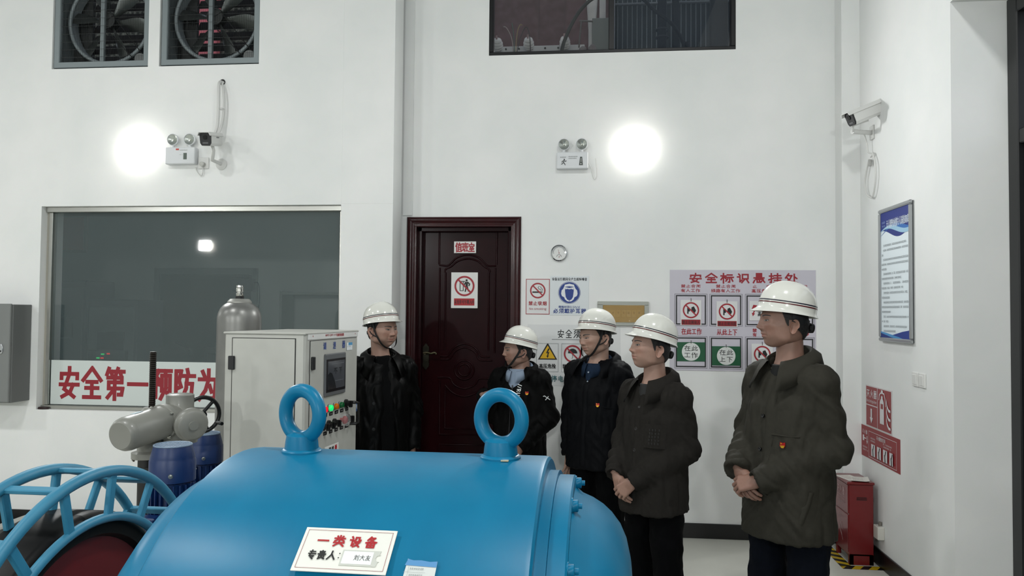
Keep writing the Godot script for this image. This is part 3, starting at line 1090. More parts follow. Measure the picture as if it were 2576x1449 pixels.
	for k in 3:
		var po := thing("dark_post", ["dark post with collars outside the right sash, leftmost", "dark post outside the right sash, middle one", "broad dark post at the right end of the high window"][k], "post", Vector3([0.642, 0.770, 1.175][k], -0.3, -7.5), 0.0, "posts outside the right sash")
		s = mesh()
		var hw: float = [0.040, 0.030, 0.080][k]
		slab(s, Vector3(-hw, 0, -0.04), Vector3(hw, 6.5, 0.04), 0.006)
		part("post", s, mat(Color(0.06, 0.065, 0.08), 0.6), po)
		if k == 0:
			for q in 2:
				s = mesh()
				tube(s, arc(Vector3(0, 4.73 - q * 0.075, 0), 0.058, 0, 345, 23, Vector3.RIGHT, Vector3.BACK), 0.008, 6, true)
				part("collar", s, mat(Color(0.30, 0.31, 0.33), 0.5), po)
	# pink-red building and foliage behind the fans
	var pk := thing("pink_building", "pinkish red building front glimpsed between the fan louvres", "building", Vector3(-5.7, -0.3, -9.9))
	s = mesh()
	slab(s, Vector3(0.22, 0, -0.3), Vector3(0.62, 9.0, 0.0))
	part("front", s, mat(Color(0.93, 0.50, 0.52), 0.8), pk)
	var scrub := textured(Color(1, 1, 1), 0.9, tones(0.05, Color(0.05, 0.06, 0.04), Color(0.60, 0.59, 0.53), 4, 256, 51), null, 0, 1.0)
	for e in [[-3.2, 0.22], [0.62, 4.0]]:
		s = mesh()
		slab(s, Vector3(e[0], 0, -0.3), Vector3(e[1], 9.0, -0.1))
		part("overgrown_wall", s, scrub, pk)

# ---------------------------------------------------------------- generator, flywheel, governor

var blue_paint: StandardMaterial3D

# arch-shaped housing: sections of (x, radius); sides run straight down to the plinth
func arch(s: SurfaceTool, secs: Array, yc: float, y_low: float, n := 40) -> void:
	var rows := []
	for q in secs:
		var row := []
		row.append(Vector3(q.x, y_low, -q.y))
		for i in n + 1:
			var a := PI * i / n
			row.append(Vector3(q.x, yc + sin(a) * q.y, -cos(a) * q.y))
		row.append(Vector3(q.x, y_low, q.y))
		rows.append(row)
	var g := 1
	for i in rows.size() - 1:
		if i > 0:
			var d0: Vector2 = secs[i] - secs[i - 1]
			var d1: Vector2 = secs[i + 1] - secs[i]
			if absf(d0.angle_to(d1)) > 0.6:
				g += 1
		s.set_smooth_group(g)
		for k in rows[i].size() - 1:
			quad(s, rows[i][k], rows[i][k + 1], rows[i + 1][k + 1], rows[i + 1][k])
	s.set_smooth_group(-1)
	for e in [0, rows.size() - 1]:
		var r: Array = rows[e]
		var c: Vector3 = Vector3(secs[e].x, yc, 0)
		for k in r.size() - 1:
			s.add_vertex(c); s.add_vertex(r[k]); s.add_vertex(r[k + 1])

func hex_bolt(at: Vector3, toward: Vector3, r: float, parent: Node3D, m: Material) -> void:
	var s := mesh()
	lathe(s, [Vector2(0, 0), Vector2(r * 1.25, 0), Vector2(r * 1.25, r * 0.25), Vector2(0, r * 0.25)], 16, lie(at, toward))
	lathe(s, [Vector2(r, r * 0.25), Vector2(r, r * 1.0), Vector2(r * 0.85, r * 1.12), Vector2(0, r * 1.12)], 6, lie(at, toward))
	rod(s, at, at + toward.normalized() * r * 1.7, r * 0.45, 10)
	part("bolt", s, m, parent)

func build_machines() -> void:
	blue_paint = textured(Color(1, 1, 1), 0.36, tones(0.01, Color(0.035, 0.425, 0.575), Color(0.055, 0.455, 0.605), 3, 256, 61), relief(0.06, 2, 512, 62), 0.008, 1.6)
	blue_paint.metallic_specular = 0.35
	build_generator()
	build_flywheel()
	build_motors()
	build_actuator()
	build_governor()
	build_gas_cylinder()
	build_transmitter()

func build_generator() -> void:
	var g := thing("generator", "big sky-blue generator with arched housing and two lifting eyes in front", "generator", Vector3(0, 0, -2.2), -0.018)
	var yc := 0.53
	var s := mesh()
	slab(s, Vector3(-1.30, 0.0, -0.86), Vector3(0.22, 0.10, 0.86), 0.02)
	part("plinth", s, mat(Color(0.45, 0.46, 0.45), 0.8), g)
	s = mesh()
	arch(s, [Vector2(-1.036, 0.748), Vector2(-1.030, 0.754), Vector2(-1.02, 0.755), Vector2(-0.142, 0.755), Vector2(-0.131, 0.753), Vector2(-0.125, 0.746)], yc, 0.10)
	part("housing", s, blue_paint, g)
	# recess and end flange on the right
	s = mesh()
	arch(s, [Vector2(-0.128, 0.715), Vector2(-0.098, 0.715)], yc, 0.10)
	part("spacer", s, blue_paint, g)
	s = mesh()
	arch(s, [Vector2(-0.100, 0.698), Vector2(-0.097, 0.703), Vector2(-0.055, 0.703), Vector2(-0.050, 0.698)], yc, 0.10)
	part("end_flange", s, blue_paint, g)
	s = mesh()
	arch(s, [Vector2(-0.055, 0.672), Vector2(-0.03, 0.652), Vector2(0.0, 0.640), Vector2(0.03, 0.622), Vector2(0.055, 0.600), Vector2(0.08, 0.568), Vector2(0.097, 0.53), Vector2(0.108, 0.48), Vector2(0.114, 0.40), Vector2(0.117, 0.30)], yc, 0.10)
	part("end_bell", s, blue_paint, g)
	s = mesh()
	arch(s, [Vector2(-1.20, 0.45), Vector2(-1.192, 0.56), Vector2(-1.17, 0.63), Vector2(-1.135, 0.675), Vector2(-1.09, 0.702), Vector2(-1.03, 0.715)], yc, 0.10)
	part("end_bell", s, blue_paint, g)
	for a in [12.0, 33.0, 54.0, 75.0, -9.0]:
		var r := deg_to_rad(a)
		hex_bolt(Vector3(-0.052, yc + cos(r) * 0.680, sin(r) * 0.680), Vector3.RIGHT, 0.0165, g, blue_paint)
	# lifting eyes
	for x in [-0.855, -0.262]:
		var e := inner("lifting_eye", Vector3(x, yc + 0.755, -0.015), g)
		e.rotation.y = deg_to_rad(-24.0)
		s = mesh()
		lathe(s, [Vector2(0.058, -0.010), Vector2(0.058, 0.004), Vector2(0.053, 0.009), Vector2(0.049, 0.010), Vector2(0.047, 0.030), Vector2(0.044, 0.048), Vector2(0.030, 0.056), Vector2(0, 0.058)], 32)
		part("collar", s, blue_paint, e)
		s = mesh()
		tube(s, arc(Vector3(0, 0.110, 0), 0.0690, 0, 352.5, 47), 0.0205, 18, true)
		part("ring", s, blue_paint, e)
	# chip of bare paint by the right eye
	s = mesh()
	box(s, Vector3(-0.243, yc + 0.757, 0.038), Vector3(0.022, 0.004, 0.014), 0.001)
	part("paint_chip", s, mat(Color(0.72, 0.68, 0.56), 0.7), g)

	# name plate lying against the housing
	var ang := deg_to_rad(35.4)
	var at := Vector3(-0.567, yc + cos(ang) * 0.757, -2.2 + sin(ang) * 0.757)
	var p := thing("name_plate", "white plate with red and black characters on the blue generator", "sign", at)
	p.basis = Basis(Vector3.UP, -0.02) * Basis(Vector3.RIGHT, ang - PI / 2)
	s = mesh()
	box(s, Vector3(0, 0, 0.001), Vector3(0.222, 0.121, 0.003), 0.0006)
	part("panel", s, mat(Color(0.90, 0.90, 0.87), 0.45), p)
	var sh := sheet_on(p, 0.0025)
	sh.frame("border_line", Color(0.55, 0.25, 0.27), -0.103, -0.053, 0.206, 0.106, 0.0010)
	sh.write("red_lettering", Color(0.66, 0.05, 0.10), "一类设备", -0.072, 0.038, 0.027, 0.030, 0.0385, 0.15)
	sh.write("black_lettering", Color(0.03, 0.03, 0.03), "专责人", -0.083, -0.006, 0.019, 0.023, 0.0235, 0.16)
	sh.disc("colon", Color(0.03, 0.03, 0.03), Vector2(-0.008, -0.012), 0.0017, 10)
	sh.disc("colon#2", Color(0.03, 0.03, 0.03), Vector2(-0.008, -0.024), 0.0017, 10)
	sh.done()
	s = mesh()
	var pocket := [Vector2(-0.003, -0.042), Vector2(0.083, -0.042), Vector2(0.085, -0.030)]
	for i in 7:
		var a := lerpf(-80, -280, i / 6.0)
		pocket.append(Vector2(0.087 + cos(deg_to_rad(a)) * 0.009, -0.020 + sin(deg_to_rad(a)) * 0.009))
	pocket.append_array([Vector2(0.085, -0.010), Vector2(0.087, 0.0), Vector2(-0.003, 0.0)])
	prism(s, pocket, 0.0028, 0.0042)
	var pk := part("card_pocket", s, mat(Color(0.80, 0.81, 0.78), 0.2), p, "clear plastic card pocket")
	s = mesh()
	box(s, Vector3(0.036, -0.021, 0.0046), Vector3(0.070, 0.034, 0.0006))
	part("name_card", s, mat(Color(0.93, 0.94, 0.94), 0.4), pk)
	sh = sheet_on(p, 0.0047)
	sh.write("name_lettering", Color(0.22, 0.22, 0.22), "刘大友", 0.028, -0.014, 0.012, 0.0145, 0.0135, 0.07)
	sh.done()

	# worn sticker with a blue head; its square code is left blank
	ang = deg_to_rad(40.3)
	at = Vector3(-0.385, yc + cos(ang) * 0.7555, -2.2 + sin(ang) * 0.7555)
	var k := thing("sticker", "small worn blue-topped paper sticker beside the white plate", "sticker", at)
	k.basis = Basis(Vector3.UP, -0.03) * Basis(Vector3.RIGHT, ang - PI / 2)
	s = mesh()
	prism(s, [Vector2(-0.037, -0.05), Vector2(0.037, -0.05), Vector2(0.037, 0.046), Vector2(0.02, 0.044), Vector2(0.0, 0.047), Vector2(-0.018, 0.046), Vector2(-0.032, 0.050)], 0.0, 0.0006)
	part("paper", s, mat(Color(0.82, 0.84, 0.83), 0.6), k)
	sh = sheet_on(k, 0.0004)
	sh.poly("blue_head", Color(0.33, 0.56, 0.76), [Vector2(-0.036, 0.033), Vector2(0.037, 0.031), Vector2(0.037, 0.046), Vector2(0.02, 0.044), Vector2(0.0, 0.047), Vector2(-0.018, 0.046), Vector2(-0.031, 0.049)])
	for i in 3:
		sh.rect("ruled_lines", Color(0.6, 0.62, 0.62), -0.036, 0.016 - i * 0.016, 0.05, 0.0006)
		sh.tiny("fine_print", Color(0.45, 0.47, 0.48), -0.022, 0.027 - i * 0.016, 0.034, 0.0045, 70 + i)
	sh.rect("ruled_lines", Color(0.6, 0.62, 0.62), -0.026, -0.04, 0.0006, 0.072)
	sh.done()

func build_flywheel() -> void:
	var f := thing("flywheel", "black flywheel with dark red web inside the blue guard", "flywheel", Vector3(-1.58, 0, -2.2))
	var yc := 0.600
	var side := Transform3D(Basis(Vector3.UP, Vector3.RIGHT, Vector3.FORWARD), Vector3(-0.10, yc, 0))
	var s := mesh()
	lathe(s, [Vector2(0.405, 0.160), Vector2(0.415, 0.182), Vector2(0.44, 0.186), Vector2(0.460, 0.180), Vector2(0.475, 0.168), Vector2(0.482, 0.155), Vector2(0.482, 0.01), Vector2(0.475, 0.0), Vector2(0.40, 0.0)], 72, side)
	var rim_mat := mat(Color(0.016, 0.016, 0.018), 0.47)
	rim_mat.metallic_specular = 0.3
	part("rim", s, rim_mat, f)
	s = mesh()
	lathe(s, [Vector2(0.40, 0.0), Vector2(0.41, 0.160), Vector2(0.33, 0.158), Vector2(0.20, 0.145), Vector2(0.10, 0.145)], 64, side)
	part("web", s, mat(Color(0.40, 0.012, 0.045), 0.55), f)
	s = mesh()
	lathe(s, [Vector2(0.10, 0.0), Vector2(0.10, 0.17), Vector2(0.06, 0.20), Vector2(0.06, 0.38), Vector2(0, 0.38)], 32, side)
	part("hub", s, mat(Color(0.2, 0.2, 0.2), 0.4, 0.8), f)
	s = mesh()
	slab(s, Vector3(-0.12, 0, -0.12), Vector3(-0.02, 0.5, 0.12), 0.01)
	part("bearing_stand", s, mat(Color(0.08, 0.08, 0.08), 0.6), f)

	var guard_paint := textured(Color(1, 1, 1), 0.5, tones(0.02, Color(0.16, 0.46, 0.58), Color(0.22, 0.52, 0.64), 4, 256, 63), null, 0.0, 1.5)
	var g := thing("flywheel_guard", "blue welded bar guard arching over the black flywheel", "guard", Vector3(-1.58, 0, -2.2))
	var xs := [0.100, -0.085]
	for i in 2:
		s = mesh()
		var pts := arc(Vector3(xs[i], yc, 0), 0.605, 195, -15, 56, Vector3.BACK, Vector3.UP)
		pts.push_front(Vector3(xs[i], 0.0, -0.584))
		pts.append(Vector3(xs[i], 0.0, 0.584))
		tube(s, pts, 0.0175, 8)
		part("outer_ring", s, guard_paint, g)
		s = mesh()
		tube(s, arc(Vector3(xs[i], yc - 0.035, 0), 0.500, 195, -15, 56, Vector3.BACK, Vector3.UP), 0.0145, 8)
		part("inner_ring", s, guard_paint, g)
		for k in 10:
			var a := deg_to_rad(-94.0 + k * 21.5)
			var d := Vector3(0, cos(a), sin(a))
			var o := Vector3(xs[i], yc, 0)
			s = mesh()
			var tr := aim(o + d * 0.470, o + d * 0.605)
			tr.basis = Basis(Vector3.RIGHT, d, Vector3.RIGHT.cross(d))
			box(s, Vector3(0, 0.0675, 0), Vector3(0.016, 0.135, 0.030), 0.003, tr)
			part("spoke", s, guard_paint, g)
	for k in 10:
		var a := deg_to_rad(-94.0 + k * 21.5)
		var d := Vector3(0, cos(a), sin(a))
		s = mesh()
		var o := Vector3((xs[0] + xs[1]) / 2, yc, 0) + d * 0.602
		box(s, Vector3.ZERO, Vector3(xs[0] - xs[1], 0.014, 0.030), 0.003, Transform3D(Basis(Vector3.RIGHT, d, Vector3.RIGHT.cross(d)), o))
		part("cross_bar", s, guard_paint, g)

	# stainless pipe end on the left edge
	var sp := thing("steel_channel", "short shiny steel channel behind the blue guard at the left edge", "channel", Vector3(-2.22, 0, -2.72))
	s = mesh()
	box(s, Vector3(0, 0.855, 0), Vector3(0.05, 0.05, 0.5), 0.006)
	part("bar", s, steel, sp)
	s = mesh()
	box(s, Vector3(0, 0.415, -0.1), Vector3(0.05, 0.83, 0.05), 0.006)
	part("post", s, mat(Color(0.2, 0.2, 0.2), 0.5), sp)

func build_motors() -> void:
	var navy := mat(Color(0.018, 0.15, 0.34), 0.4)
	var top_mat := mat(Color(0.45, 0.53, 0.62), 0.4)
	var spots := [Vector3(-1.868, 0, -3.32), Vector3(-2.150, 0, -4.15)]
	var heights := [1.098, 1.015]
	for k in 2:
		var label: String = ["dark blue vertical pump motor in front, below the grey actuator", "dark blue vertical pump motor behind, beside the governor cabinet"][k]
		var t := thing("pump_motor", label, "motor", spots[k], 0.0, "pump motors of the governor")
		var h: float = heights[k]
		var s := mesh()
		lathe(s, [Vector2(0.094, h - 0.16), Vector2(0.098, h - 0.158), Vector2(0.098, h - 0.070), Vector2(0.094, h - 0.062), Vector2(0.094, h - 0.054), Vector2(0.085, h - 0.020), Vector2(0.080, h - 0.004), Vector2(0.076, h - 0.004)], 40)
		part("fan_cowl", s, navy, t)
		s = mesh()
		for i in 9:
			var o := -0.064 + i * 0.016
			var l := sqrt(maxf(0.078 * 0.078 - o * o, 0.0))
			box(s, Vector3(o, h - 0.003, 0), Vector3(0.005, 0.004, l * 2), 0.001)
			box(s, Vector3(0, h - 0.003, o), Vector3(l * 2, 0.004, 0.005), 0.001)
		tube(s, arc(Vector3(0, h - 0.002, 0), 0.079, 0, 350, 35, Vector3.RIGHT, Vector3.BACK), 0.004, 6, true)
		part("cowl_grille", s, top_mat, t)
		s = mesh()
		lathe(s, [Vector2(0, 0.50), Vector2(0.080, 0.50), Vector2(0.080, h - 0.165), Vector2(0, h - 0.165)], 32)
		part("body", s, navy, t)
		for i in 22:
			s = mesh()
			var tr := Transform3D(Basis(Vector3.UP, TAU * i / 22), Vector3.ZERO)
			box(s, Vector3(0, (0.52 + h - 0.17) / 2, 0.086), Vector3(0.006, h - 0.17 - 0.52, 0.022), 0.001, tr)
			part("fin", s, navy, t)
		for a in [65.0, 185.0, 305.0]:
			var r := deg_to_rad(a)
			hex_bolt(Vector3(cos(r) * 0.097, h - 0.125, sin(r) * 0.097), Vector3(cos(r), 0, sin(r)), 0.008, t, steel)
		s = mesh()
		lathe(s, [Vector2(0, 0.0), Vector2(0.13, 0.0), Vector2(0.13, 0.03), Vector2(0.09, 0.05), Vector2(0.09, 0.44), Vector2(0.12, 0.46), Vector2(0.12, 0.50), Vector2(0, 0.50)], 32)
		part("pump_base", s, mat(Color(0.06, 0.07, 0.09), 0.5), t)
		s = mesh()
		box(s, Vector3(-0.04, 0.75, 0.115), Vector3(0.09, 0.11, 0.07), 0.006)
		part("terminal_box", s, navy, t)

func build_actuator() -> void:
	var grey := mat(Color(0.50, 0.50, 0.475), 0.38, 0.0, 0.2)
	var o := Vector3(-2.13, 0, -3.62)
	var t := thing("valve_actuator", "grey electric valve actuator with black handwheel before the banner", "actuator", o)
	var a := Vector3(-2.128, 1.126, -3.33) - o        # round end of the motor drum, nearest the camera
	var b := Vector3(-2.060, 1.165, -3.68) - o
	var s := mesh()
	lathe(s, [Vector2(0, 0.006), Vector2(0.060, 0.0), Vector2(0.066, 0.004), Vector2(0.076, 0.022), Vector2(0.079, 0.04), Vector2(0.079, 0.26), Vector2(0.086, 0.262), Vector2(0.086, 0.285), Vector2(0.078, 0.287), Vector2(0.07, 0.38), Vector2(0, 0.40)], 40, aim(a, b))
	part("motor_drum", s, grey, t)
	s = mesh()
	var c := Vector3(-2.050, 1.140, -3.70) - o
	lathe(s, [Vector2(0, -0.10), Vector2(0.085, -0.10), Vector2(0.090, -0.06), Vector2(0.080, 0.05), Vector2(0.066, 0.075), Vector2(0.066, 0.135), Vector2(0.058, 0.14), Vector2(0, 0.142)], 32, Transform3D(Basis(), c))
	part("gearbox", s, grey, t)
	s = mesh()
	var d := Vector3(-1.955, 1.145, -3.62) - o
	var dir := Vector3(0.72, -0.05, 0.69)
	lathe(s, [Vector2(0, -0.06), Vector2(0.06, -0.06), Vector2(0.066, -0.03), Vector2(0.074, 0.0), Vector2(0.080, 0.01), Vector2(0.080, 0.03), Vector2(0.074, 0.035), Vector2(0.068, 0.05), Vector2(0.060, 0.055), Vector2(0.022, 0.058), Vector2(0.022, 0.066), Vector2(0, 0.066)], 36, lie(d, dir))
	part("control_housing", s, grey, t)
	for i in 4:
		var q := aim(a, b)
		var ang := TAU * (i + 0.4) / 4
		hex_bolt(q * Vector3(cos(ang) * 0.084, 0.255, sin(ang) * 0.084), q.basis.y * -1.0, 0.007, t, steel)
	# handwheel
	var hw := inner("handwheel", Vector3(-1.985, 1.165, -3.80) - o, t)
	var bas := Basis(Vector3.UP, deg_to_rad(48.0))
	hw.basis = bas
	s = mesh()
	tube(s, arc(Vector3.ZERO, 0.088, 0, 350, 35), 0.0105, 10, true)
	part("wheel_rim", s, mat(Color(0.02, 0.02, 0.022), 0.35), hw)
	for i in 3:
		s = mesh()
		var an := deg_to_rad(50 + 120 * i)
		tube(s, [Vector3(0, 0, -0.012), Vector3(cos(an), sin(an), 0) * 0.086], 0.009, 8)
		part("wheel_spoke", s, mat(Color(0.02, 0.02, 0.022), 0.35), hw)
	s = mesh()
	rod(s, Vector3(0, 0, -0.07), Vector3(0, 0, 0.02), 0.018, 16)
	rod(s, Vector3(0.075, -0.045, 0), Vector3(0.075, -0.045, 0.07), 0.009, 10)
	part("wheel_hub", s, mat(Color(0.02, 0.02, 0.022), 0.35), hw)
	# mounting flange and post
	s = mesh()
	lathe(s, [Vector2(0, 0.985), Vector2(0.075, 0.985), Vector2(0.075, 1.012), Vector2(0.05, 1.02), Vector2(0.05, 1.06), Vector2(0, 1.06)], 28, Transform3D(Basis(), Vector3(-0.005, 0, 0.05)))
	part("mounting_flange", s, grey, t)
	for q in [Vector3(-0.065, 0.985, 0.07), Vector3(0.05, 0.985, 0.09)]:
		hex_bolt(q, Vector3.DOWN, 0.010, t, mat(Color(0.25, 0.22, 0.18), 0.5, 0.6))
	s = mesh()
	rod(s, Vector3(-0.005, 0, 0.05), Vector3(-0.005, 0.985, 0.05), 0.045, 20)
	part("post", s, mat(Color(0.03, 0.03, 0.035), 0.5), t)
	s = mesh()
	box(s, Vector3(0.02, 0.905, 0.105), Vector3(0.052, 0.085, 0.004), 0.001, Transform3D(Basis(Vector3.UP, 0.15), Vector3.ZERO))
	part("black_tag", s, mat(Color(0.025, 0.025, 0.03), 0.35), t)
	# label and threaded stem
	s = mesh()
	var ab := aim(a, b)
	var upv := (Vector3.UP - ab.basis.y * ab.basis.y.dot(Vector3.UP)).normalized()
	var side := ab.basis.y.cross(upv).normalized()
	var nrm := (upv * 0.86 + side * -0.2 + Vector3(0, 0, 0.35)).normalized()
	nrm = (nrm - ab.basis.y * nrm.dot(ab.basis.y)).normalized()
	box(s, Vector3.ZERO, Vector3(0.05, 0.0015, 0.030), 0.0, Transform3D(Basis(ab.basis.y, nrm, ab.basis.y.cross(nrm)), ab * Vector3(0, 0.12, 0) + nrm * 0.0795))
	part("label", s, mat(Color(0.72, 0.80, 0.84), 0.4), t, "pale blue and white maker label")
	s = mesh()
	var stem := []
	var n := 44
	stem.append(Vector2(0, 1.06))
	for i in n:
		var y := 1.06 + (1.492 - 1.06) * i / n
		stem.append(Vector2(0.0165, y))
		stem.append(Vector2(0.0140, y + 0.005))
	stem.append(Vector2(0.0155, 1.492))
	stem.append(Vector2(0, 1.494))
	lathe(s, stem, 16, Transform3D(Basis(), Vector3(-0.020, 0, 0.0)))
	part("threaded_stem", s, mat(Color(0.10, 0.08, 0.06), 0.45, 0.7), t)
	s = mesh()
	lathe(s, [Vector2(0, 1.02), Vector2(0.05, 1.02), Vector2(0.05, 1.205), Vector2(0.036, 1.222), Vector2(0.018, 1.222)], 24, Transform3D(Basis(), Vector3(-0.020, 0, 0.0)))
	part("stem_cover", s, grey, t)

func build_governor() -> void:
	var cream := textured(Color(1, 1, 1), 0.42, tones(0.01, Color(0.70, 0.70, 0.675), Color(0.73, 0.73, 0.705), 3, 256, 71), relief(0.2, 2, 256, 72), 0.01, 2.0)
	var t := thing("governor_cabinet", "cream steel control cabinet with touch screen, indicator lamps and switches", "cabinet", Vector3(-1.524, 0, -4.0), deg_to_rad(-5.0))
	var w := 0.470
	var dp := 0.725
	var h := 1.583
	var s := mesh()
	slab(s, Vector3(-w, 0.0, -dp), Vector3(0, h - 0.004, 0), 0.010)
	part("body", s, cream, t)
	s = mesh()
	slab(s, Vector3(-w - 0.006, h - 0.012, -dp - 0.006), Vector3(0.006, h, 0.006), 0.004)
	part("top_cover", s, cream, t)
	# front door, seams are real gaps
	var seam := mat(Color(0.10, 0.10, 0.10), 0.7)
	s = mesh()
	slab(s, Vector3(-0.424, 0.06, 0.0005), Vector3(-0.052, 1.552, 0.002))
	part("door_gap", s, seam, t)
	s = mesh()
	slab(s, Vector3(-0.4195, 0.064, 0.001), Vector3(-0.0565, 1.548, 0.0045), 0.0015)
	var d := part("door", s, cream, t)
	s = mesh()
	slab(s, Vector3(-0.438, 1.379, 0.004), Vector3(-0.402, 1.453, 0.018), 0.003)
	part("hinge", s, black_metal, d)
	# side panel with the operating elements
	var f := inner("operating_panel", Vector3(0, 0, 0), t)
	f.basis = Basis(Vector3.UP, PI / 2)                # local x runs away from the camera, z points out of the panel
	s = mesh()
	slab(s, Vector3(0.055, 0.05, 0.0005), Vector3(0.695, 1.538, 0.002))
	part("panel_gap", s, seam, f)
	s = mesh()
	slab(s, Vector3(0.059, 0.054, 0.001), Vector3(0.691, 1.535, 0.0045), 0.0015)
	part("panel_door", s, cream, f)
	s = mesh()
	slab(s, Vector3(0.028, 1.543, 0.0), Vector3(0.718, 1.579, 0.004), 0.001)
	part("title_strip", s, mat(Color(0.86, 0.86, 0.85), 0.4), f)
	var sh := sheet_on(f, 0.0036)
	sh.latin("strip_print", Color(0.62, 0.16, 0.18), "MPET-CJWT-1/1", 0.245, 1.568, 0.014, 0.135, "Droid Sans", true)
	sh.write("strip_print", Color(0.62, 0.16, 0.18), "可编程调速器", 0.385, 1.569, 0.016, 0.016, 0.0195, 0.14)
	for x in [0.085, 0.675]:
		sh.disc("strip_print", Color(0.62, 0.16, 0.18), Vector2(x, 1.562), 0.004, 12)
	for i in 3:
		sh.write("blue_lettering#%d" % i, Color(0.10, 0.25, 0.55), "调速器"[i], 0.214 + i * 0.131, 1.524, 0.040, 0.042, 0.0, 0.10)
	sh.rect("white_sticker", Color(0.90, 0.92, 0.93), 0.540, 1.465, 0.085, 0.046)
	sh.rect("sticker_head", Color(0.35, 0.62, 0.80), 0.565, 1.494, 0.060, 0.017)
	sh.tiny("sticker_print", Color(0.4, 0.5, 0.6), 0.548, 1.490, 0.05, 0.006, 5)
	sh.rect("lower_label", Color(0.90, 0.90, 0.88), 0.249, 0.85, 0.190, 0.086)
	sh.write("label_red", Color(0.70, 0.10, 0.15), "器", 0.385, 0.925, 0.03, 0.03, 0.03, 0.16)
	sh.write("label_black", Color(0.05, 0.05, 0.05), "调速", 0.300, 0.925, 0.03, 0.03, 0.04, 0.14)
	sh.done(0.4)
	s = mesh()
	slab(s, Vector3(0.064, 1.380, 0.004), Vector3(0.092, 1.451, 0.020), 0.003)
	part("hinge", s, black_metal, f)
	# touch screen
	s = mesh()
	slab(s, Vector3(0.228, 1.217, 0.002), Vector3(0.512, 1.457, 0.016), 0.005)
	var scr := part("touch_screen", s, mat(Color(0.44, 0.45, 0.46), 0.35, 0.3), f)
	s = mesh()
	slab(s, Vector3(0.238, 1.240, 0.0155), Vector3(0.504, 1.427, 0.0175), 0.001)
	part("bezel", s, mat(Color(0.10, 0.10, 0.11), 0.3), scr)
	s = mesh()
	slab(s, Vector3(0.256, 1.256, 0.017), Vector3(0.490, 1.414, 0.0182))
	part("display", s, mat(Color(0.30, 0.31, 0.33), 0.12, 0.0, 0.5), scr)
	sh = sheet_on(scr, 0.0182)
	sh.poly("screen_shape", Color(0.16, 0.17, 0.18), [Vector2(0.256, 1.256), Vector2(0.37, 1.256), Vector2(0.34, 1.31), Vector2(0.31, 1.345), Vector2(0.28, 1.352), Vector2(0.256, 1.34)])
	sh.line("screen_print", Color(0.45, 0.46, 0.48), Vector2(0.30, 1.398), Vector2(0.47, 1.398), 0.003)
	sh.line("screen_print", Color(0.45, 0.46, 0.48), Vector2(0.35, 1.30), Vector2(0.46, 1.30), 0.003)
	sh.write("screen_dark", Color(0.15, 0.16, 0.17), "不", 0.33, 1.375, 0.05, 0.035, 0.06, 0.10)
	sh.write("screen_dark", Color(0.15, 0.16, 0.17), "下", 0.40, 1.375, 0.05, 0.035, 0.06, 0.10)
	sh.done(0.15)
	# upper row: lamps; lower row: switches
	var cols := [glow(Color(0.95, 0.06, 0.12), 0.85), glow(Color(0.10, 0.85, 0.45), 0.75), mat(Color(0.80, 0.42, 0.03), 0.2), mat(Color(0.05, 0.36, 0.18), 0.2)]
	var names := ["lit red indicator lamp", "lit green indicator lamp", "amber indicator lamp", "dark green indicator lamp"]
	for i in 4:
		var c := Vector3(0.222 + i * 0.0755, 1.150, 0.004)
		s = mesh()
		lathe(s, [Vector2(0.021, 0), Vector2(0.021, 0.008), Vector2(0.018, 0.010)], 20, lie(c, Vector3.BACK))
		var bz := part("lamp_bezel", s, mat(Color(0.5, 0.5, 0.5), 0.35, 0.6), f)
		s = mesh()
		lathe(s, [Vector2(0.018, 0.006), Vector2(0.0175, 0.022), Vector2(0.014, 0.027), Vector2(0, 0.029)], 20, lie(c, Vector3.BACK))
		part("indicator_light", s, cols[i], bz, names[i])
	var plast := mat(Color(0.02, 0.02, 0.022), 0.35)
	var sw := [[0.535, 1.150], [0.221, 1.056], [0.294, 1.057], [0.372, 1.057], [0.566, 1.057]]
	for p in sw:
		var c := Vector3(p[0], p[1], 0.004)
		s = mesh()
		lathe(s, [Vector2(0.024, 0), Vector2(0.024, 0.012), Vector2(0.017, 0.014), Vector2(0.016, 0.034), Vector2(0, 0.036)], 20, lie(c, Vector3.BACK))
		box(s, c + Vector3(0.004, -0.004, 0.034), Vector3(0.014, 0.040, 0.022), 0.003, Transform3D())
		part("rotary_switch", s, plast, f)
	for i in 5:
		for r in 2:
			s = mesh()
			box(s, Vector3(0.205 + i * 0.0755 + 0.052, [1.113, 1.012][r], 0.005), Vector3(0.044, 0.020, 0.003), 0.0006)
			part("tag", s, plast, f)
			sh = sheet_on(f, 0.0063)
			sh.tiny("tag_print", Color(0.75, 0.75, 0.75), 0.205 + i * 0.0755 + 0.038, [1.117, 1.016][r], 0.03, 0.008, i + r * 9)
			sh.done()
	# guarded emergency button
	var ec := Vector3(0.470, 1.060, 0.004)
	s = mesh()
	lathe(s, [Vector2(0.034, 0), Vector2(0.034, 0.045), Vector2(0.030, 0.052), Vector2(0, 0.054)], 24, lie(ec, Vector3.BACK))
	var guard := part("button_guard", s, glass(Color(0.9, 0.92, 0.92), 0.15), f)
	s = mesh()
	lathe(s, [Vector2(0.012, 0), Vector2(0.012, 0.018), Vector2(0.024, 0.022), Vector2(0.024, 0.032), Vector2(0.018, 0.040), Vector2(0, 0.042)], 24, lie(ec, Vector3.BACK))
	part("emergency_button", s, mat(Color(0.62, 0.08, 0.13), 0.3), guard)
	# black swing handle at the far edge
	s = mesh()
	tube(s, [Vector3(0.590, 1.150, 0.01), Vector3(0.590, 1.150, 0.045), Vector3(0.622, 1.145, 0.055), Vector3(0.624, 1.03, 0.055), Vector3(0.610, 1.02, 0.04), Vector3(0.60, 1.02, 0.008)], 0.010, 8)
	part("swing_handle", s, plast, f)

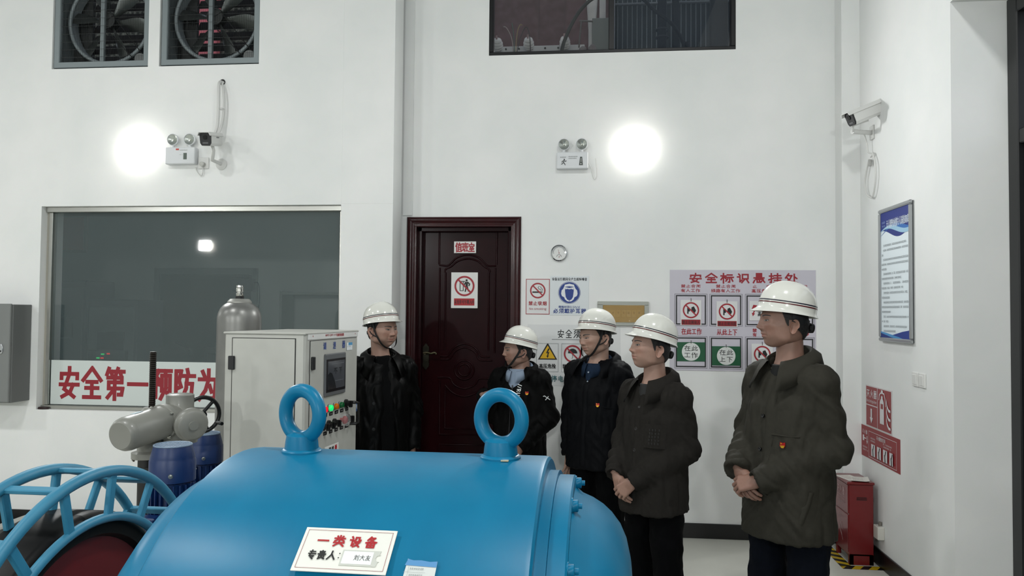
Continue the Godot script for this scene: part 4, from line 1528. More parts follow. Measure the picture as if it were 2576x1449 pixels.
func build_gas_cylinder() -> void:
	var t := thing("gas_cylinder", "tall silver gas cylinder with steel valve behind the cabinet", "gas cylinder", Vector3(-2.232, 0, -4.72))
	var silver := textured(Color(1, 1, 1), 0.36, tones(0.02, Color(0.47, 0.47, 0.46), Color(0.53, 0.53, 0.52), 3, 256, 81), null, 0, 1.0, 0.55)
	var s := mesh()
	lathe(s, [Vector2(0, 0), Vector2(0.12, 0.0), Vector2(0.134, 0.02), Vector2(0.135, 1.62), Vector2(0.134, 1.655), Vector2(0.128, 1.685), Vector2(0.115, 1.712), Vector2(0.096, 1.733), Vector2(0.076, 1.745)], 48)
	part("bottle", s, silver, t)
	s = mesh()
	lathe(s, [Vector2(0.074, 1.742), Vector2(0.074, 1.754), Vector2(0.060, 1.770), Vector2(0.052, 1.772), Vector2(0, 1.772)], 40)
	part("neck_ring", s, mat(Color(0.60, 0.60, 0.58), 0.4, 0.4), t)
	s = mesh()
	lathe(s, [Vector2(0.026, 1.770), Vector2(0.026, 1.788), Vector2(0, 1.788)], 24)
	part("neck_seal", s, mat(Color(0.03, 0.03, 0.03), 0.5), t)
	s = mesh()
	lathe(s, [Vector2(0.022, 1.788), Vector2(0.024, 1.792), Vector2(0.024, 1.806), Vector2(0.019, 1.809), Vector2(0.019, 1.815), Vector2(0.0235, 1.818), Vector2(0.0235, 1.838), Vector2(0.020, 1.842), Vector2(0.0225, 1.845), Vector2(0.0215, 1.857), Vector2(0, 1.858)], 24)
	part("valve", s, mat(Color(0.78, 0.78, 0.76), 0.18, 1.0), t)

func build_transmitter() -> void:
	var t := thing("pressure_transmitter", "small blue pressure transmitter peeping out behind the cabinet", "transmitter", Vector3(-1.590, 0, -4.86))
	var bl := mat(Color(0.05, 0.30, 0.58), 0.35)
	var s := mesh()
	rod(s, Vector3(0, 0, 0), Vector3(0, 0.93, 0), 0.02, 14)
	part("stand_pipe", s, mat(Color(0.25, 0.25, 0.26), 0.4, 0.7), t)
	s = mesh()
	lathe(s, [Vector2(0.02, 0.92), Vector2(0.028, 0.95), Vector2(0.028, 1.0), Vector2(0, 1.02)], 20)
	rod(s, Vector3(0.005, 1.055, -0.05), Vector3(0.005, 1.055, 0.05), 0.052, 28)
	rod(s, Vector3(0.04, 1.075, 0.0), Vector3(0.092, 1.085, 0.0), 0.024, 18)
	part("housing", s, bl, t)
	s = mesh()
	rod(s, Vector3(0.005, 1.055, 0.05), Vector3(0.005, 1.055, 0.062), 0.042, 28)
	part("front_cap", s, mat(Color(0.30, 0.32, 0.34), 0.3, 0.6), t)
	s = mesh()
	rod(s, Vector3(0.092, 1.085, 0), Vector3(0.10, 1.087, 0), 0.02, 16)
	part("end_cap", s, mat(Color(0.85, 0.87, 0.88), 0.4), t)

# ---------------------------------------------------------------- things fixed to the walls

func emergency_light(label: String, at: Vector3, kind: int) -> void:
	var white := mat(Color(0.84, 0.85, 0.86), 0.4)
	var t := thing("emergency_light", label, "emergency light", at, 0.0, "twin-head emergency lights")
	var s := mesh()
	box(s, Vector3(0, 0.066, 0.028), Vector3(0.244, 0.132, 0.056), 0.006)
	part("body", s, white, t)
	for x in [-0.066, 0.072]:
		var h := inner("lamp_head", Vector3(x, 0.192, 0.045), t)
		s = mesh()
		rod(s, Vector3(0, -0.064, -0.01), Vector3(0, -0.040, -0.005), 0.012, 12)
		lathe(s, [Vector2(0, -0.03), Vector2(0.03, -0.028), Vector2(0.046, -0.008), Vector2(0.047, 0.006), Vector2(0.042, 0.010), Vector2(0.040, 0.004)], 32, lie(Vector3.ZERO, Vector3.BACK))
		part("shell", s, white, h)
		s = mesh()
		lathe(s, [Vector2(0.040, 0.004), Vector2(0.024, -0.006), Vector2(0.006, -0.014), Vector2(0, -0.014)], 16, lie(Vector3.ZERO, Vector3.BACK))
		part("reflector", s, mat(Color(0.72, 0.74, 0.72), 0.25, 0.7), h)
		s = mesh()
		rod(s, Vector3(0, 0, -0.014), Vector3(0, 0, -0.002), 0.005, 10)
		part("led", s, mat(Color(0.9, 0.9, 0.86), 0.3), h)
	var sh := sheet_on(t, 0.056)
	if kind == 0:
		var k := Color(0.12, 0.14, 0.13)
		# running figure
		sh.disc("running_figure", k, Vector2(-0.062, 0.072), 0.0055, 14)
		for q in [[-0.064, 0.064, -0.068, 0.050], [-0.066, 0.062, -0.078, 0.058], [-0.078, 0.058, -0.080, 0.050], [-0.064, 0.062, -0.052, 0.057], [-0.052, 0.057, -0.048, 0.062], [-0.068, 0.050, -0.060, 0.040], [-0.060, 0.040, -0.056, 0.030], [-0.068, 0.050, -0.074, 0.040], [-0.074, 0.040, -0.084, 0.036]]:
			sh.line("running_figure", k, Vector2(q[0], q[1]), Vector2(q[2], q[3]), 0.0055)
		sh.poly("test_panel", Color(0.25, 0.27, 0.26), [Vector2(0.052, 0.026), Vector2(0.082, 0.026), Vector2(0.076, 0.092), Vector2(0.060, 0.092)])
		sh.tiny("fine_print", Color(0.35, 0.37, 0.36), -0.094, 0.094, 0.05, 0.009, 3)
		sh.tiny("fine_print", Color(0.55, 0.57, 0.56), -0.030, 0.098, 0.072, 0.007, 4)
		sh.tiny("fine_print", Color(0.55, 0.57, 0.56), -0.030, 0.084, 0.065, 0.007, 6)
		sh.disc("test_button", Color(0.85, 0.86, 0.85), Vector2(0.067, 0.038), 0.0045, 12)
		sh.line("test_mark", Color(0.8, 0.82, 0.8), Vector2(0.068, 0.052), Vector2(0.068, 0.080), 0.004)
	else:
		sh.rect("display_window", Color(0.34, 0.38, 0.35), 0.030, 0.035, 0.028, 0.050)
		sh.rect("red_mark", Color(0.75, 0.28, 0.26), -0.032, 0.108, 0.025, 0.012)
		sh.tiny("fine_print", Color(0.60, 0.60, 0.58), 0.0, 0.110, 0.07, 0.007, 8)
		sh.tiny("fine_print", Color(0.60, 0.60, 0.58), 0.0, 0.075, 0.03, 0.006, 9)
	sh.done()

func build_wall_things() -> void:
	var white := mat(Color(0.84, 0.84, 0.83), 0.4)
	emergency_light("white twin-head emergency light with running man, above the thermometer", Vector3(-0.170, 2.822, ZB), 0)
	emergency_light("white twin-head emergency light beside the left security camera", Vector3(-3.205, 2.832, ZL), 1)

	# wire of the right emergency light
	var wi := thing("lamp_wire", "thin white wire looping beside the right emergency light", "wire", Vector3(-0.03, 2.80, ZB))
	var s := mesh()
	tube(s, smooth([Vector3(-0.015, 0.07, 0.03), Vector3(0.01, 0.02, 0.02), Vector3(0.02, -0.03, 0.012), Vector3(0.035, -0.055, 0.01), Vector3(0.05, -0.02, 0.008), Vector3(0.045, 0.06, 0.006), Vector3(0.04, 0.11, 0.004)], 6), 0.0028, 6)
	part("wire", s, white, wi)

	# socket with plug under the left camera
	var so := thing("wall_socket", "white wall socket with a plug beside the left camera bracket", "socket", Vector3(-3.035, 2.845, ZL))
	s = mesh()
	box(s, Vector3(0, 0, 0.006), Vector3(0.088, 0.088, 0.012), 0.004)
	part("plate", s, white, so)
	s = mesh()
	lathe(s, [Vector2(0.02, 0), Vector2(0.018, 0.028), Vector2(0.008, 0.034), Vector2(0, 0.035)], 16, lie(Vector3(0, -0.012, 0.012), Vector3.BACK))
	part("plug", s, mat(Color(0.74, 0.74, 0.72), 0.4), so)
	s = mesh()
	tube(s, smooth([Vector3(0, -0.025, 0.03), Vector3(0.004, -0.07, 0.022), Vector3(-0.012, -0.10, 0.016), Vector3(-0.045, -0.07, 0.014), Vector3(-0.06, -0.035, 0.014)], 6), 0.004, 6)
	part("cord", s, mat(Color(0.80, 0.80, 0.79), 0.4), so)

	build_cameras()

	# dial thermometer
	var th := thing("dial_thermometer", "round chrome-rimmed dial thermometer above the no-smoking sign", "thermometer", Vector3(-0.270, 2.168, ZB))
	s = mesh()
	lathe(s, [Vector2(0, 0), Vector2(0.060, 0), Vector2(0.065, 0.008), Vector2(0.064, 0.018), Vector2(0.058, 0.022), Vector2(0.055, 0.016)], 40, lie(Vector3.ZERO, Vector3.BACK))
	part("rim", s, mat(Color(0.75, 0.76, 0.77), 0.12, 1.0), th)
	s = mesh()
	lathe(s, [Vector2(0.056, 0.013), Vector2(0, 0.013)], 40, lie(Vector3.ZERO, Vector3.BACK))
	part("dial", s, mat(Color(0.88, 0.88, 0.87), 0.4), th)
	var sh := sheet_on(th, 0.013)
	sh.ring("dial_scale", Color(0.30, 0.36, 0.40), Vector2(0, 0.004), 0.044, 0.047, -10, 190, 30)
	for i in 13:
		var a := deg_to_rad(-10.0 + i * 200.0 / 12)
		sh.line("dial_scale", Color(0.25, 0.28, 0.3), Vector2(0, 0.004) + Vector2(cos(a), sin(a)) * 0.037, Vector2(0, 0.004) + Vector2(cos(a), sin(a)) * 0.043, 0.0016)
	sh.ring("small_dial", Color(0.22, 0.24, 0.25), Vector2(0, -0.030), 0.0165, 0.0195, 0, 180, 20)
	sh.line("needle", Color(0.55, 0.10, 0.10), Vector2(0, 0.0), Vector2(-0.006, 0.028), 0.002)
	sh.line("needle", Color(0.55, 0.10, 0.10), Vector2(0, -0.032), Vector2(0.008, -0.020), 0.002)
	sh.disc("needle", Color(0.55, 0.10, 0.10), Vector2(0, 0), 0.004, 12)
	sh.disc("needle", Color(0.55, 0.10, 0.10), Vector2(0, -0.032), 0.0035, 12)
	sh.done()
	s = mesh()
	lathe(s, [Vector2(0.056, 0.017), Vector2(0, 0.020)], 32, lie(Vector3.ZERO, Vector3.BACK))
	part("cover_glass", s, glass(Color(0.95, 0.97, 0.97), 0.05), th)

	# breaker box with an amber window
	var bb := thing("breaker_box", "flush white breaker box with an amber tinted cover window", "breaker box", Vector3(0.226, 1.700, ZB))
	s = mesh()
	for q in [[0, 0.078, 0.392, 0.032], [0, -0.082, 0.392, 0.026], [-0.174, 0, 0.044, 0.14], [0.180, 0, 0.034, 0.14]]:
		box(s, Vector3(q[0], q[1], 0.010), Vector3(q[2], q[3], 0.024), 0.003)
	part("frame", s, mat(Color(0.66, 0.67, 0.64), 0.5), bb)
	s = mesh()
	slab(s, Vector3(-0.16, -0.075, 0.0005), Vector3(0.165, 0.066, 0.002))
	part("recess", s, mat(Color(0.58, 0.52, 0.40), 0.6), bb)
	for i in 7:
		s = mesh()
		box(s, Vector3(-0.115 + i * 0.040, -0.002, 0.008), Vector3(0.034, 0.055, 0.010), 0.002)
		var br := part("breaker", s, mat(Color(0.70, 0.63, 0.48), 0.5), bb)
		s = mesh()
		box(s, Vector3(-0.115 + i * 0.040, 0.006, 0.014), Vector3(0.012, 0.016, 0.006), 0.001)
		part("toggle", s, mat(Color(0.30, 0.24, 0.16), 0.5), br)
	s = mesh()
	slab(s, Vector3(-0.152, -0.068, 0.021), Vector3(0.163, 0.064, 0.024), 0.001)
	part("cover_window", s, glass(Color(0.78, 0.63, 0.34), 0.42), bb)

	# grey wall cabinet, left edge
	var wc := thing("wall_cabinet", "grey steel wall cabinet cut by the left edge of the picture", "cabinet", Vector3(-4.446, 0.972, ZL))
	s = mesh()
	slab(s, Vector3(-0.62, 0.0, 0), Vector3(0, 0.757, 0.200), 0.004)
	part("body", s, mat(Color(0.40, 0.41, 0.405), 0.5), wc)
	s = mesh()
	slab(s, Vector3(-0.615, 0.006, 0.198), Vector3(-0.006, 0.762, 0.224), 0.005)
	var wd := part("door", s, mat(Color(0.47, 0.48, 0.475), 0.5), wc)
	s = mesh()
	lathe(s, [Vector2(0.016, 0), Vector2(0.016, 0.008), Vector2(0.013, 0.011), Vector2(0, 0.011)], 20, Transform3D(Basis(Vector3.RIGHT, Vector3.BACK, Vector3.DOWN * 2.3), Vector3(-0.070, 0.415, 0.223)))
	part("lock_plate", s, mat(Color(0.78, 0.79, 0.80), 0.25, 0.8), wd)
	s = mesh()
	rod(s, Vector3(-0.070, 0.398, 0.233), Vector3(-0.070, 0.398, 0.2355), 0.007, 12)
	part("lock", s, mat(Color(0.15, 0.15, 0.15), 0.4), wd)

	# small dark cap on the window sill
	var cap := thing("sill_cap", "small dark round cap lying at the left end of the window sill", "cap", Vector3(-4.352, 0.90, ZL - 0.035))
	s = mesh()
	lathe(s, [Vector2(0, 0), Vector2(0.045, 0), Vector2(0.048, 0.006), Vector2(0.040, 0.016), Vector2(0, 0.018)], 24, Transform3D(), 0.6)
	part("cap", s, mat(Color(0.14, 0.05, 0.05), 0.5), cap)

	build_right_wall()

func build_cameras() -> void:
	var white := mat(Color(0.82, 0.82, 0.81), 0.38)
	var dark := mat(Color(0.10, 0.10, 0.11), 0.55)
	for k in 2:
		var label: String = ["white bullet security camera with dark face beside the left wall lamp", "white bullet security camera on an arm in the right corner"][k]
		var t := thing("security_camera", label, "security camera", [Vector3(-2.905, 2.845, ZL), Vector3(XR, 2.985, -5.655)][k], 0.0, "bullet cameras on brackets")
		# where the body starts and ends, relative to the wall plate
		var a: Vector3 = [Vector3(0.020, 0.165, 0.095), Vector3(-0.005, 0.150, 0.115)][k]
		var b: Vector3 = [Vector3(0.035, 0.125, 0.300), Vector3(-0.205, 0.062, 0.165)][k]
		var y := (b - a).normalized()
		var x := y.cross(Vector3.UP).normalized()
		var z := x.cross(y)
		var big := 1.15
		var tr := Transform3D(Basis(x * big, y, z * big), a)          # y along the body, z upwards
		var l := (b - a).length()
		var s := mesh()
		var prof := [Vector2(-0.036, -0.03), Vector2(-0.026, -0.046), Vector2(0.026, -0.046), Vector2(0.036, -0.03), Vector2(0.038, 0.022), Vector2(0.028, 0.036), Vector2(-0.028, 0.036), Vector2(-0.038, 0.022)]
		var q := Transform3D(Basis(Vector3.RIGHT, Vector3.BACK, Vector3.UP), Vector3.ZERO)
		prism(s, prof, 0.0, l - 0.008, tr * q)
		part("body", s, white, t)
		s = mesh()
		var roof := [Vector2(-0.044, 0.02), Vector2(-0.034, 0.042), Vector2(0.034, 0.042), Vector2(0.044, 0.02), Vector2(0.040, 0.018), Vector2(0.031, 0.037), Vector2(-0.031, 0.037), Vector2(-0.040, 0.018)]
		prism(s, roof, -0.01, l + 0.028, tr * q)
		part("sun_shield", s, white, t)
		s = mesh()
		var face := []
		for p in prof:
			face.append(p * 0.96)
		prism(s, face, l - 0.010, l + 0.004, tr * q)
		var fc := part("face", s, dark, t)
		s = mesh()
		rod(s, tr * Vector3(0, l + 0.003, 0.008), tr * Vector3(0, l + 0.009, 0.008), 0.016, 18)
		part("lens", s, mat(Color(0.02, 0.02, 0.025), 0.08), fc)
		s = mesh()
		box(s, Vector3(0, l + 0.0045, -0.028), Vector3(0.036, 0.002, 0.010), 0.0, tr)
		part("mark", s, mat(Color(0.35, 0.35, 0.36), 0.4), fc)
		s = mesh()
		box(s, Vector3(0.0385 if k == 1 else -0.0385, l * 0.42, 0.010), Vector3(0.002, 0.045, 0.008), 0.0, tr)
		part("nameplate", s, mat(Color(0.40, 0.41, 0.42), 0.4), t)
		# bracket
		s = mesh()
		var under := tr * Vector3(0, l * 0.45, -0.046)
		if k == 0:
			lathe(s, [Vector2(0, 0), Vector2(0.042, 0), Vector2(0.044, 0.008), Vector2(0.03, 0.016), Vector2(0, 0.017)], 24, lie(Vector3(0.015, -0.01, 0), Vector3.BACK))
			tube(s, [Vector3(0.015, -0.01, 0.01), Vector3(0.0, 0.0, 0.12), under + Vector3(0.005, -0.03, -0.01), under], 0.014, 10)
		else:
			box(s, Vector3(-0.006, 0.0, 0.0), Vector3(0.012, 0.10, 0.07), 0.004)
			tube(s, [Vector3(-0.01, 0.0, 0.0), Vector3(-0.17, -0.012, 0.10)], 0.017, 10)
			tube(s, [Vector3(-0.17, -0.015, 0.10), Vector3(-0.17, 0.03, 0.115), under], 0.012, 8)
		part("bracket", s, white, t)
	# left conduit hoses
	var c := thing("cable_conduit", "two white hoses hanging from a wall hole to the left camera", "conduit", Vector3(-2.896, 3.478, ZL))
	var s := mesh()
	tube(s, smooth([Vector3(0, 0.0, -0.01), Vector3(0, -0.005, 0.04), Vector3(0.005, -0.05, 0.07), Vector3(0.012, -0.22, 0.085), Vector3(0.004, -0.36, 0.08), Vector3(-0.02, -0.46, 0.10), Vector3(-0.01, -0.49, 0.13)], 6), 0.0115, 8)
	tube(s, smooth([Vector3(0.01, 0.0, -0.01), Vector3(0.012, -0.01, 0.03), Vector3(0.030, -0.08, 0.045), Vector3(0.040, -0.20, 0.05), Vector3(0.026, -0.36, 0.06), Vector3(0.0, -0.47, 0.10)], 6), 0.009, 8)
	part("hose", s, white, c)
	s = mesh()
	lathe(s, [Vector2(0.020, 0.0), Vector2(0.020, 0.006), Vector2(0.014, 0.006)], 20, Transform3D())
	s = mesh()
	tube(s, arc(Vector3(0, 0.004, 0.003), 0.017, 0, 340, 17), 0.006, 6, true)
	part("hole_rim", s, mat(Color(0.16, 0.16, 0.16), 0.7), c)
	s = mesh()
	tube(s, arc(Vector3(0.022, -0.225, 0.068), 0.024, 0, 340, 17, Vector3.RIGHT, Vector3.BACK), 0.003, 5, true)
	part("cable_tie", s, mat(Color(0.75, 0.75, 0.74), 0.4), c)
	# right hanging loop
	var lp := thing("cable_loop", "white cable loop hanging under the right security camera", "cable", Vector3(XR, 2.96, -5.70))
	s = mesh()
	tube(s, smooth([Vector3(-0.05, 0.02, 0.02), Vector3(-0.035, -0.05, 0.03), Vector3(-0.03, -0.11, 0.04), Vector3(-0.02, -0.135, 0.10), Vector3(-0.02, -0.15, 0.06)], 6), 0.006, 7)
	tube(s, smooth([Vector3(-0.02, -0.135, 0.10), Vector3(-0.02, -0.22, 0.15), Vector3(-0.02, -0.32, 0.15), Vector3(-0.02, -0.415, 0.11), Vector3(-0.02, -0.435, 0.07), Vector3(-0.02, -0.40, -0.02), Vector3(-0.02, -0.32, -0.06), Vector3(-0.02, -0.24, -0.03), Vector3(-0.02, -0.16, 0.03)], 6), 0.0065, 7)
	part("cable", s, white, lp)
	s = mesh()
	rod(s, Vector3(-0.02, -0.21, 0.045), Vector3(-0.02, -0.165, 0.045), 0.012, 10)
	part("connector", s, mat(Color(0.62, 0.62, 0.61), 0.5), lp)

func build_right_wall() -> void:
	var white := mat(Color(0.86, 0.86, 0.85), 0.35)
	# twin rocker switch: two separate plates
	for k in 2:
		var t := thing("light_switch", ["white light switch on the right wall, left of the pair", "white light switch on the right wall, nearer the doorway"][k], "switch", Vector3(XR, 1.318, -4.945 + k * 0.098), -PI / 2, "pair of light switches")
		var s := mesh()
		box(s, Vector3(0, 0, 0.005), Vector3(0.086, 0.086, 0.010), 0.003)
		part("plate", s, white, t)
		s = mesh()
		box(s, Vector3(0, 0, 0.011), Vector3(0.054, 0.060, 0.008), 0.002, Transform3D(Basis(Vector3.RIGHT, 0.07), Vector3.ZERO))
		part("rocker", s, white, t)
	# surface socket low on the wall
	var o := thing("surface_socket", "white surface-mounted socket low on the right wall behind the red box", "socket", Vector3(XR, 0.205, -5.52), -PI / 2)
	var s := mesh()
	box(s, Vector3(0, 0.035, 0.022), Vector3(0.088, 0.086, 0.044), 0.004)
	part("box", s, mat(Color(0.80, 0.79, 0.76), 0.4), o)
	s = mesh()
	rod(s, Vector3(0.0, 0.078, 0.016), Vector3(0.0, 0.105, 0.012), 0.010, 10)
	part("conduit_stub", s, mat(Color(0.45, 0.43, 0.40), 0.6), o)

	# fire extinguisher box
	var red := mat(Color(0.42, 0.035, 0.055), 0.32, 0.0, 0.25)
	var fb := thing("fire_box", "dark red steel fire extinguisher box standing in the corner", "fire box", Vector3(1.825, 0, -5.715))
	s = mesh()
	slab(s, Vector3(-0.080, 0.06, -0.148), Vector3(0.080, 0.545, 0.148), 0.003)
	part("body", s, red, fb)
	for q in [[-0.080, 0.119], [0.050, 0.119], [-0.080, -0.148], [0.050, -0.148]]:
		s = mesh()
		slab(s, Vector3(q[0], 0, q[1]), Vector3(q[0] + 0.03, 0.07, q[1] + 0.029), 0.002)
		part("foot", s, red, fb)
	s = mesh()
	slab(s, Vector3(-0.080, 0.0, 0.140), Vector3(0.080, 0.075, 0.148), 0.002)
	part("skirt", s, red, fb)
	s = mesh()
	slab(s, Vector3(-0.094, 0.545, -0.158), Vector3(0.086, 0.562, 0.158), 0.003)
	part("lid", s, red, fb)
	for k in 2:
		s = mesh()
		slab(s, Vector3(-0.086, [0.085, 0.345][k], -0.140), Vector3(-0.078, [0.335, 0.538][k], 0.140), 0.002)
		part("front_door", s, red, fb)
	s = mesh()
	slab(s, Vector3(-0.030, 0.440, 0.1475), Vector3(0.036, 0.458, 0.1492), 0.0)
	part("hand_slot", s, mat(Color(0.06, 0.01, 0.015), 0.7), fb)
	s = mesh()
	tube(s, [Vector3(-0.030, 0.449, 0.150), Vector3(0.036, 0.449, 0.150)], 0.003, 6)
	part("slot_lip", s, red, fb)
	var plate := inner("front_print", Vector3(-0.086, 0, 0), fb)
	plate.rotation.y = -PI / 2
	var sh := sheet_on(plate, 0.0)
	var pale := Color(0.66, 0.52, 0.52)
	sh.write("white_lettering", pale, "灭火器", -0.085, 0.505, 0.045, 0.052, 0.058, 0.13)
	sh.rect("white_lettering", pale, -0.085, 0.440, 0.17, 0.003)
	sh.tiny("fine_print", pale, -0.08, 0.430, 0.16, 0.013, 2)
	sh.tiny("fine_print", pale, -0.08, 0.410, 0.16, 0.013, 3)
	sh.tiny("fine_print", pale, -0.06, 0.300, 0.10, 0.010, 4)
	for q in [[-0.03, 0.22, 0.02, 0.17], [0.0, 0.25, 0.03, 0.21], [-0.01, 0.19, 0.04, 0.14]]:
		sh.line("diagram", pale, Vector2(q[0], q[1]), Vector2(q[2], q[3]), 0.006)
	sh.done()
	# papers on the lid
	for k in 2:
		var p := thing("paper_sheet", ["white paper with red stamps lying on the red box, left", "white printed sheet with curled edge lying on the red box, right"][k], "paper", Vector3(1.790 + k * 0.052, 0.5625 + k * 0.0015, -5.70 + k * 0.055), deg_to_rad(12 - 26 * k), "papers on the red box")
		s = mesh()
		s.set_smooth_group(1)
		var n := 8
		for i in n:
			for j in n:
				var c := []
				for e in [[i, j], [i + 1, j], [i + 1, j + 1], [i, j + 1]]:
					var u: float = float(e[0]) / n - 0.5
					var v: float = float(e[1]) / n - 0.5
					c.append(Vector3(u * 0.115, 0.001 + maxf(0, v - 0.2) * 0.02 * k + maxf(0.0, u - 0.3) * 0.03 * k, v * 0.19))
				quad(s, c[0], c[1], c[2], c[3])
		part("sheet", s, mat(Color(0.86, 0.85, 0.82), 0.7), p)
		var lay := inner("print", Vector3(0, 0.0012, 0), p)
		lay.basis = Basis(Vector3.RIGHT, -PI / 2)
		sh = sheet_on(lay)
		for i in 4:
			sh.tiny("fine_print", Color(0.5, 0.5, 0.5) if k == 1 or i > 1 else Color(0.45, 0.12, 0.12), -0.045, 0.06 - i * 0.032, 0.075, 0.011, 30 + i + k * 5)
		sh.done()

	# yellow and black floor tape: an L on the floor before the box
	var tp := thing("hazard_tape", "yellow and black striped floor tape around the red box", "floor tape", Vector3(1.69, 0, -5.75))
	var yel := mat(Color(0.72, 0.60, 0.06), 0.5)
	var blk := mat(Color(0.03, 0.03, 0.03), 0.5)
	for k in 2:
		var o2 := [Vector3(-0.015, 0.0008, -0.29), Vector3(-0.015, 0.0008, 0.275)]
		var dirv: Vector3 = [Vector3(0, 0, 1), Vector3(1, 0, 0)][k]
		var acr: Vector3 = [Vector3(1, 0, 0), Vector3(0, 0, -1)][k]
		var ln: float = [0.52, 0.275][k]
		var wd := 0.075
		for i in int(ceil(ln / 0.055)) + 1:
			var a0 := i * 0.055 - 0.055
			s = mesh()
			var poly := []
			for e in [[a0, 0.0], [a0 + 0.055, 0.0], [a0 + 0.055 + 0.05, wd], [a0 + 0.05, wd]]:
				poly.append(Vector2(clampf(e[0], 0, ln), e[1]))
			var pts := []
			for v in poly:
				var w3: Vector3 = o2[k] + dirv * v.x + acr * v.y
				pts.append(w3)
			if (poly[1].x - poly[0].x) + (poly[2].x - poly[3].x) < 0.004:
				continue
			quad(s, pts[0], pts[1], pts[2], pts[3])
			var up := Vector3(0, -0.0007, 0)
			quad(s, pts[0] + up, pts[1] + up, pts[2] + up, pts[3] + up)
			part("stripe", s, yel if i % 2 == 0 else blk, tp)

# ---------------------------------------------------------------- signs and posters

func panel_sign(called: String, label: String, category: String, at: Vector3, turn: float, w: float, h: float, thick: float, c: Color, group := "") -> Sheet:
	var t := thing(called, label, category, at, turn, group)
	var s := mesh()
	slab(s, Vector3(0, -h, 0.0002), Vector3(w, 0, thick), minf(thick * 0.3, 0.001))
	part("panel", s, mat(c, 0.45), t)
	return sheet_on(t, thick - 0.0003)

# red prohibition ring with a bar from upper left to lower right
func prohibit(sh: Sheet, o: Vector2, r: float, red: Color) -> void:
	sh.ring("red_ring", red, o, r * 0.82, r)
	var d := Vector2(cos(deg_to_rad(-45)), sin(deg_to_rad(-45))) * r * 0.86
	sh.line("red_ring", red, o - d, o + d, r * 0.16)

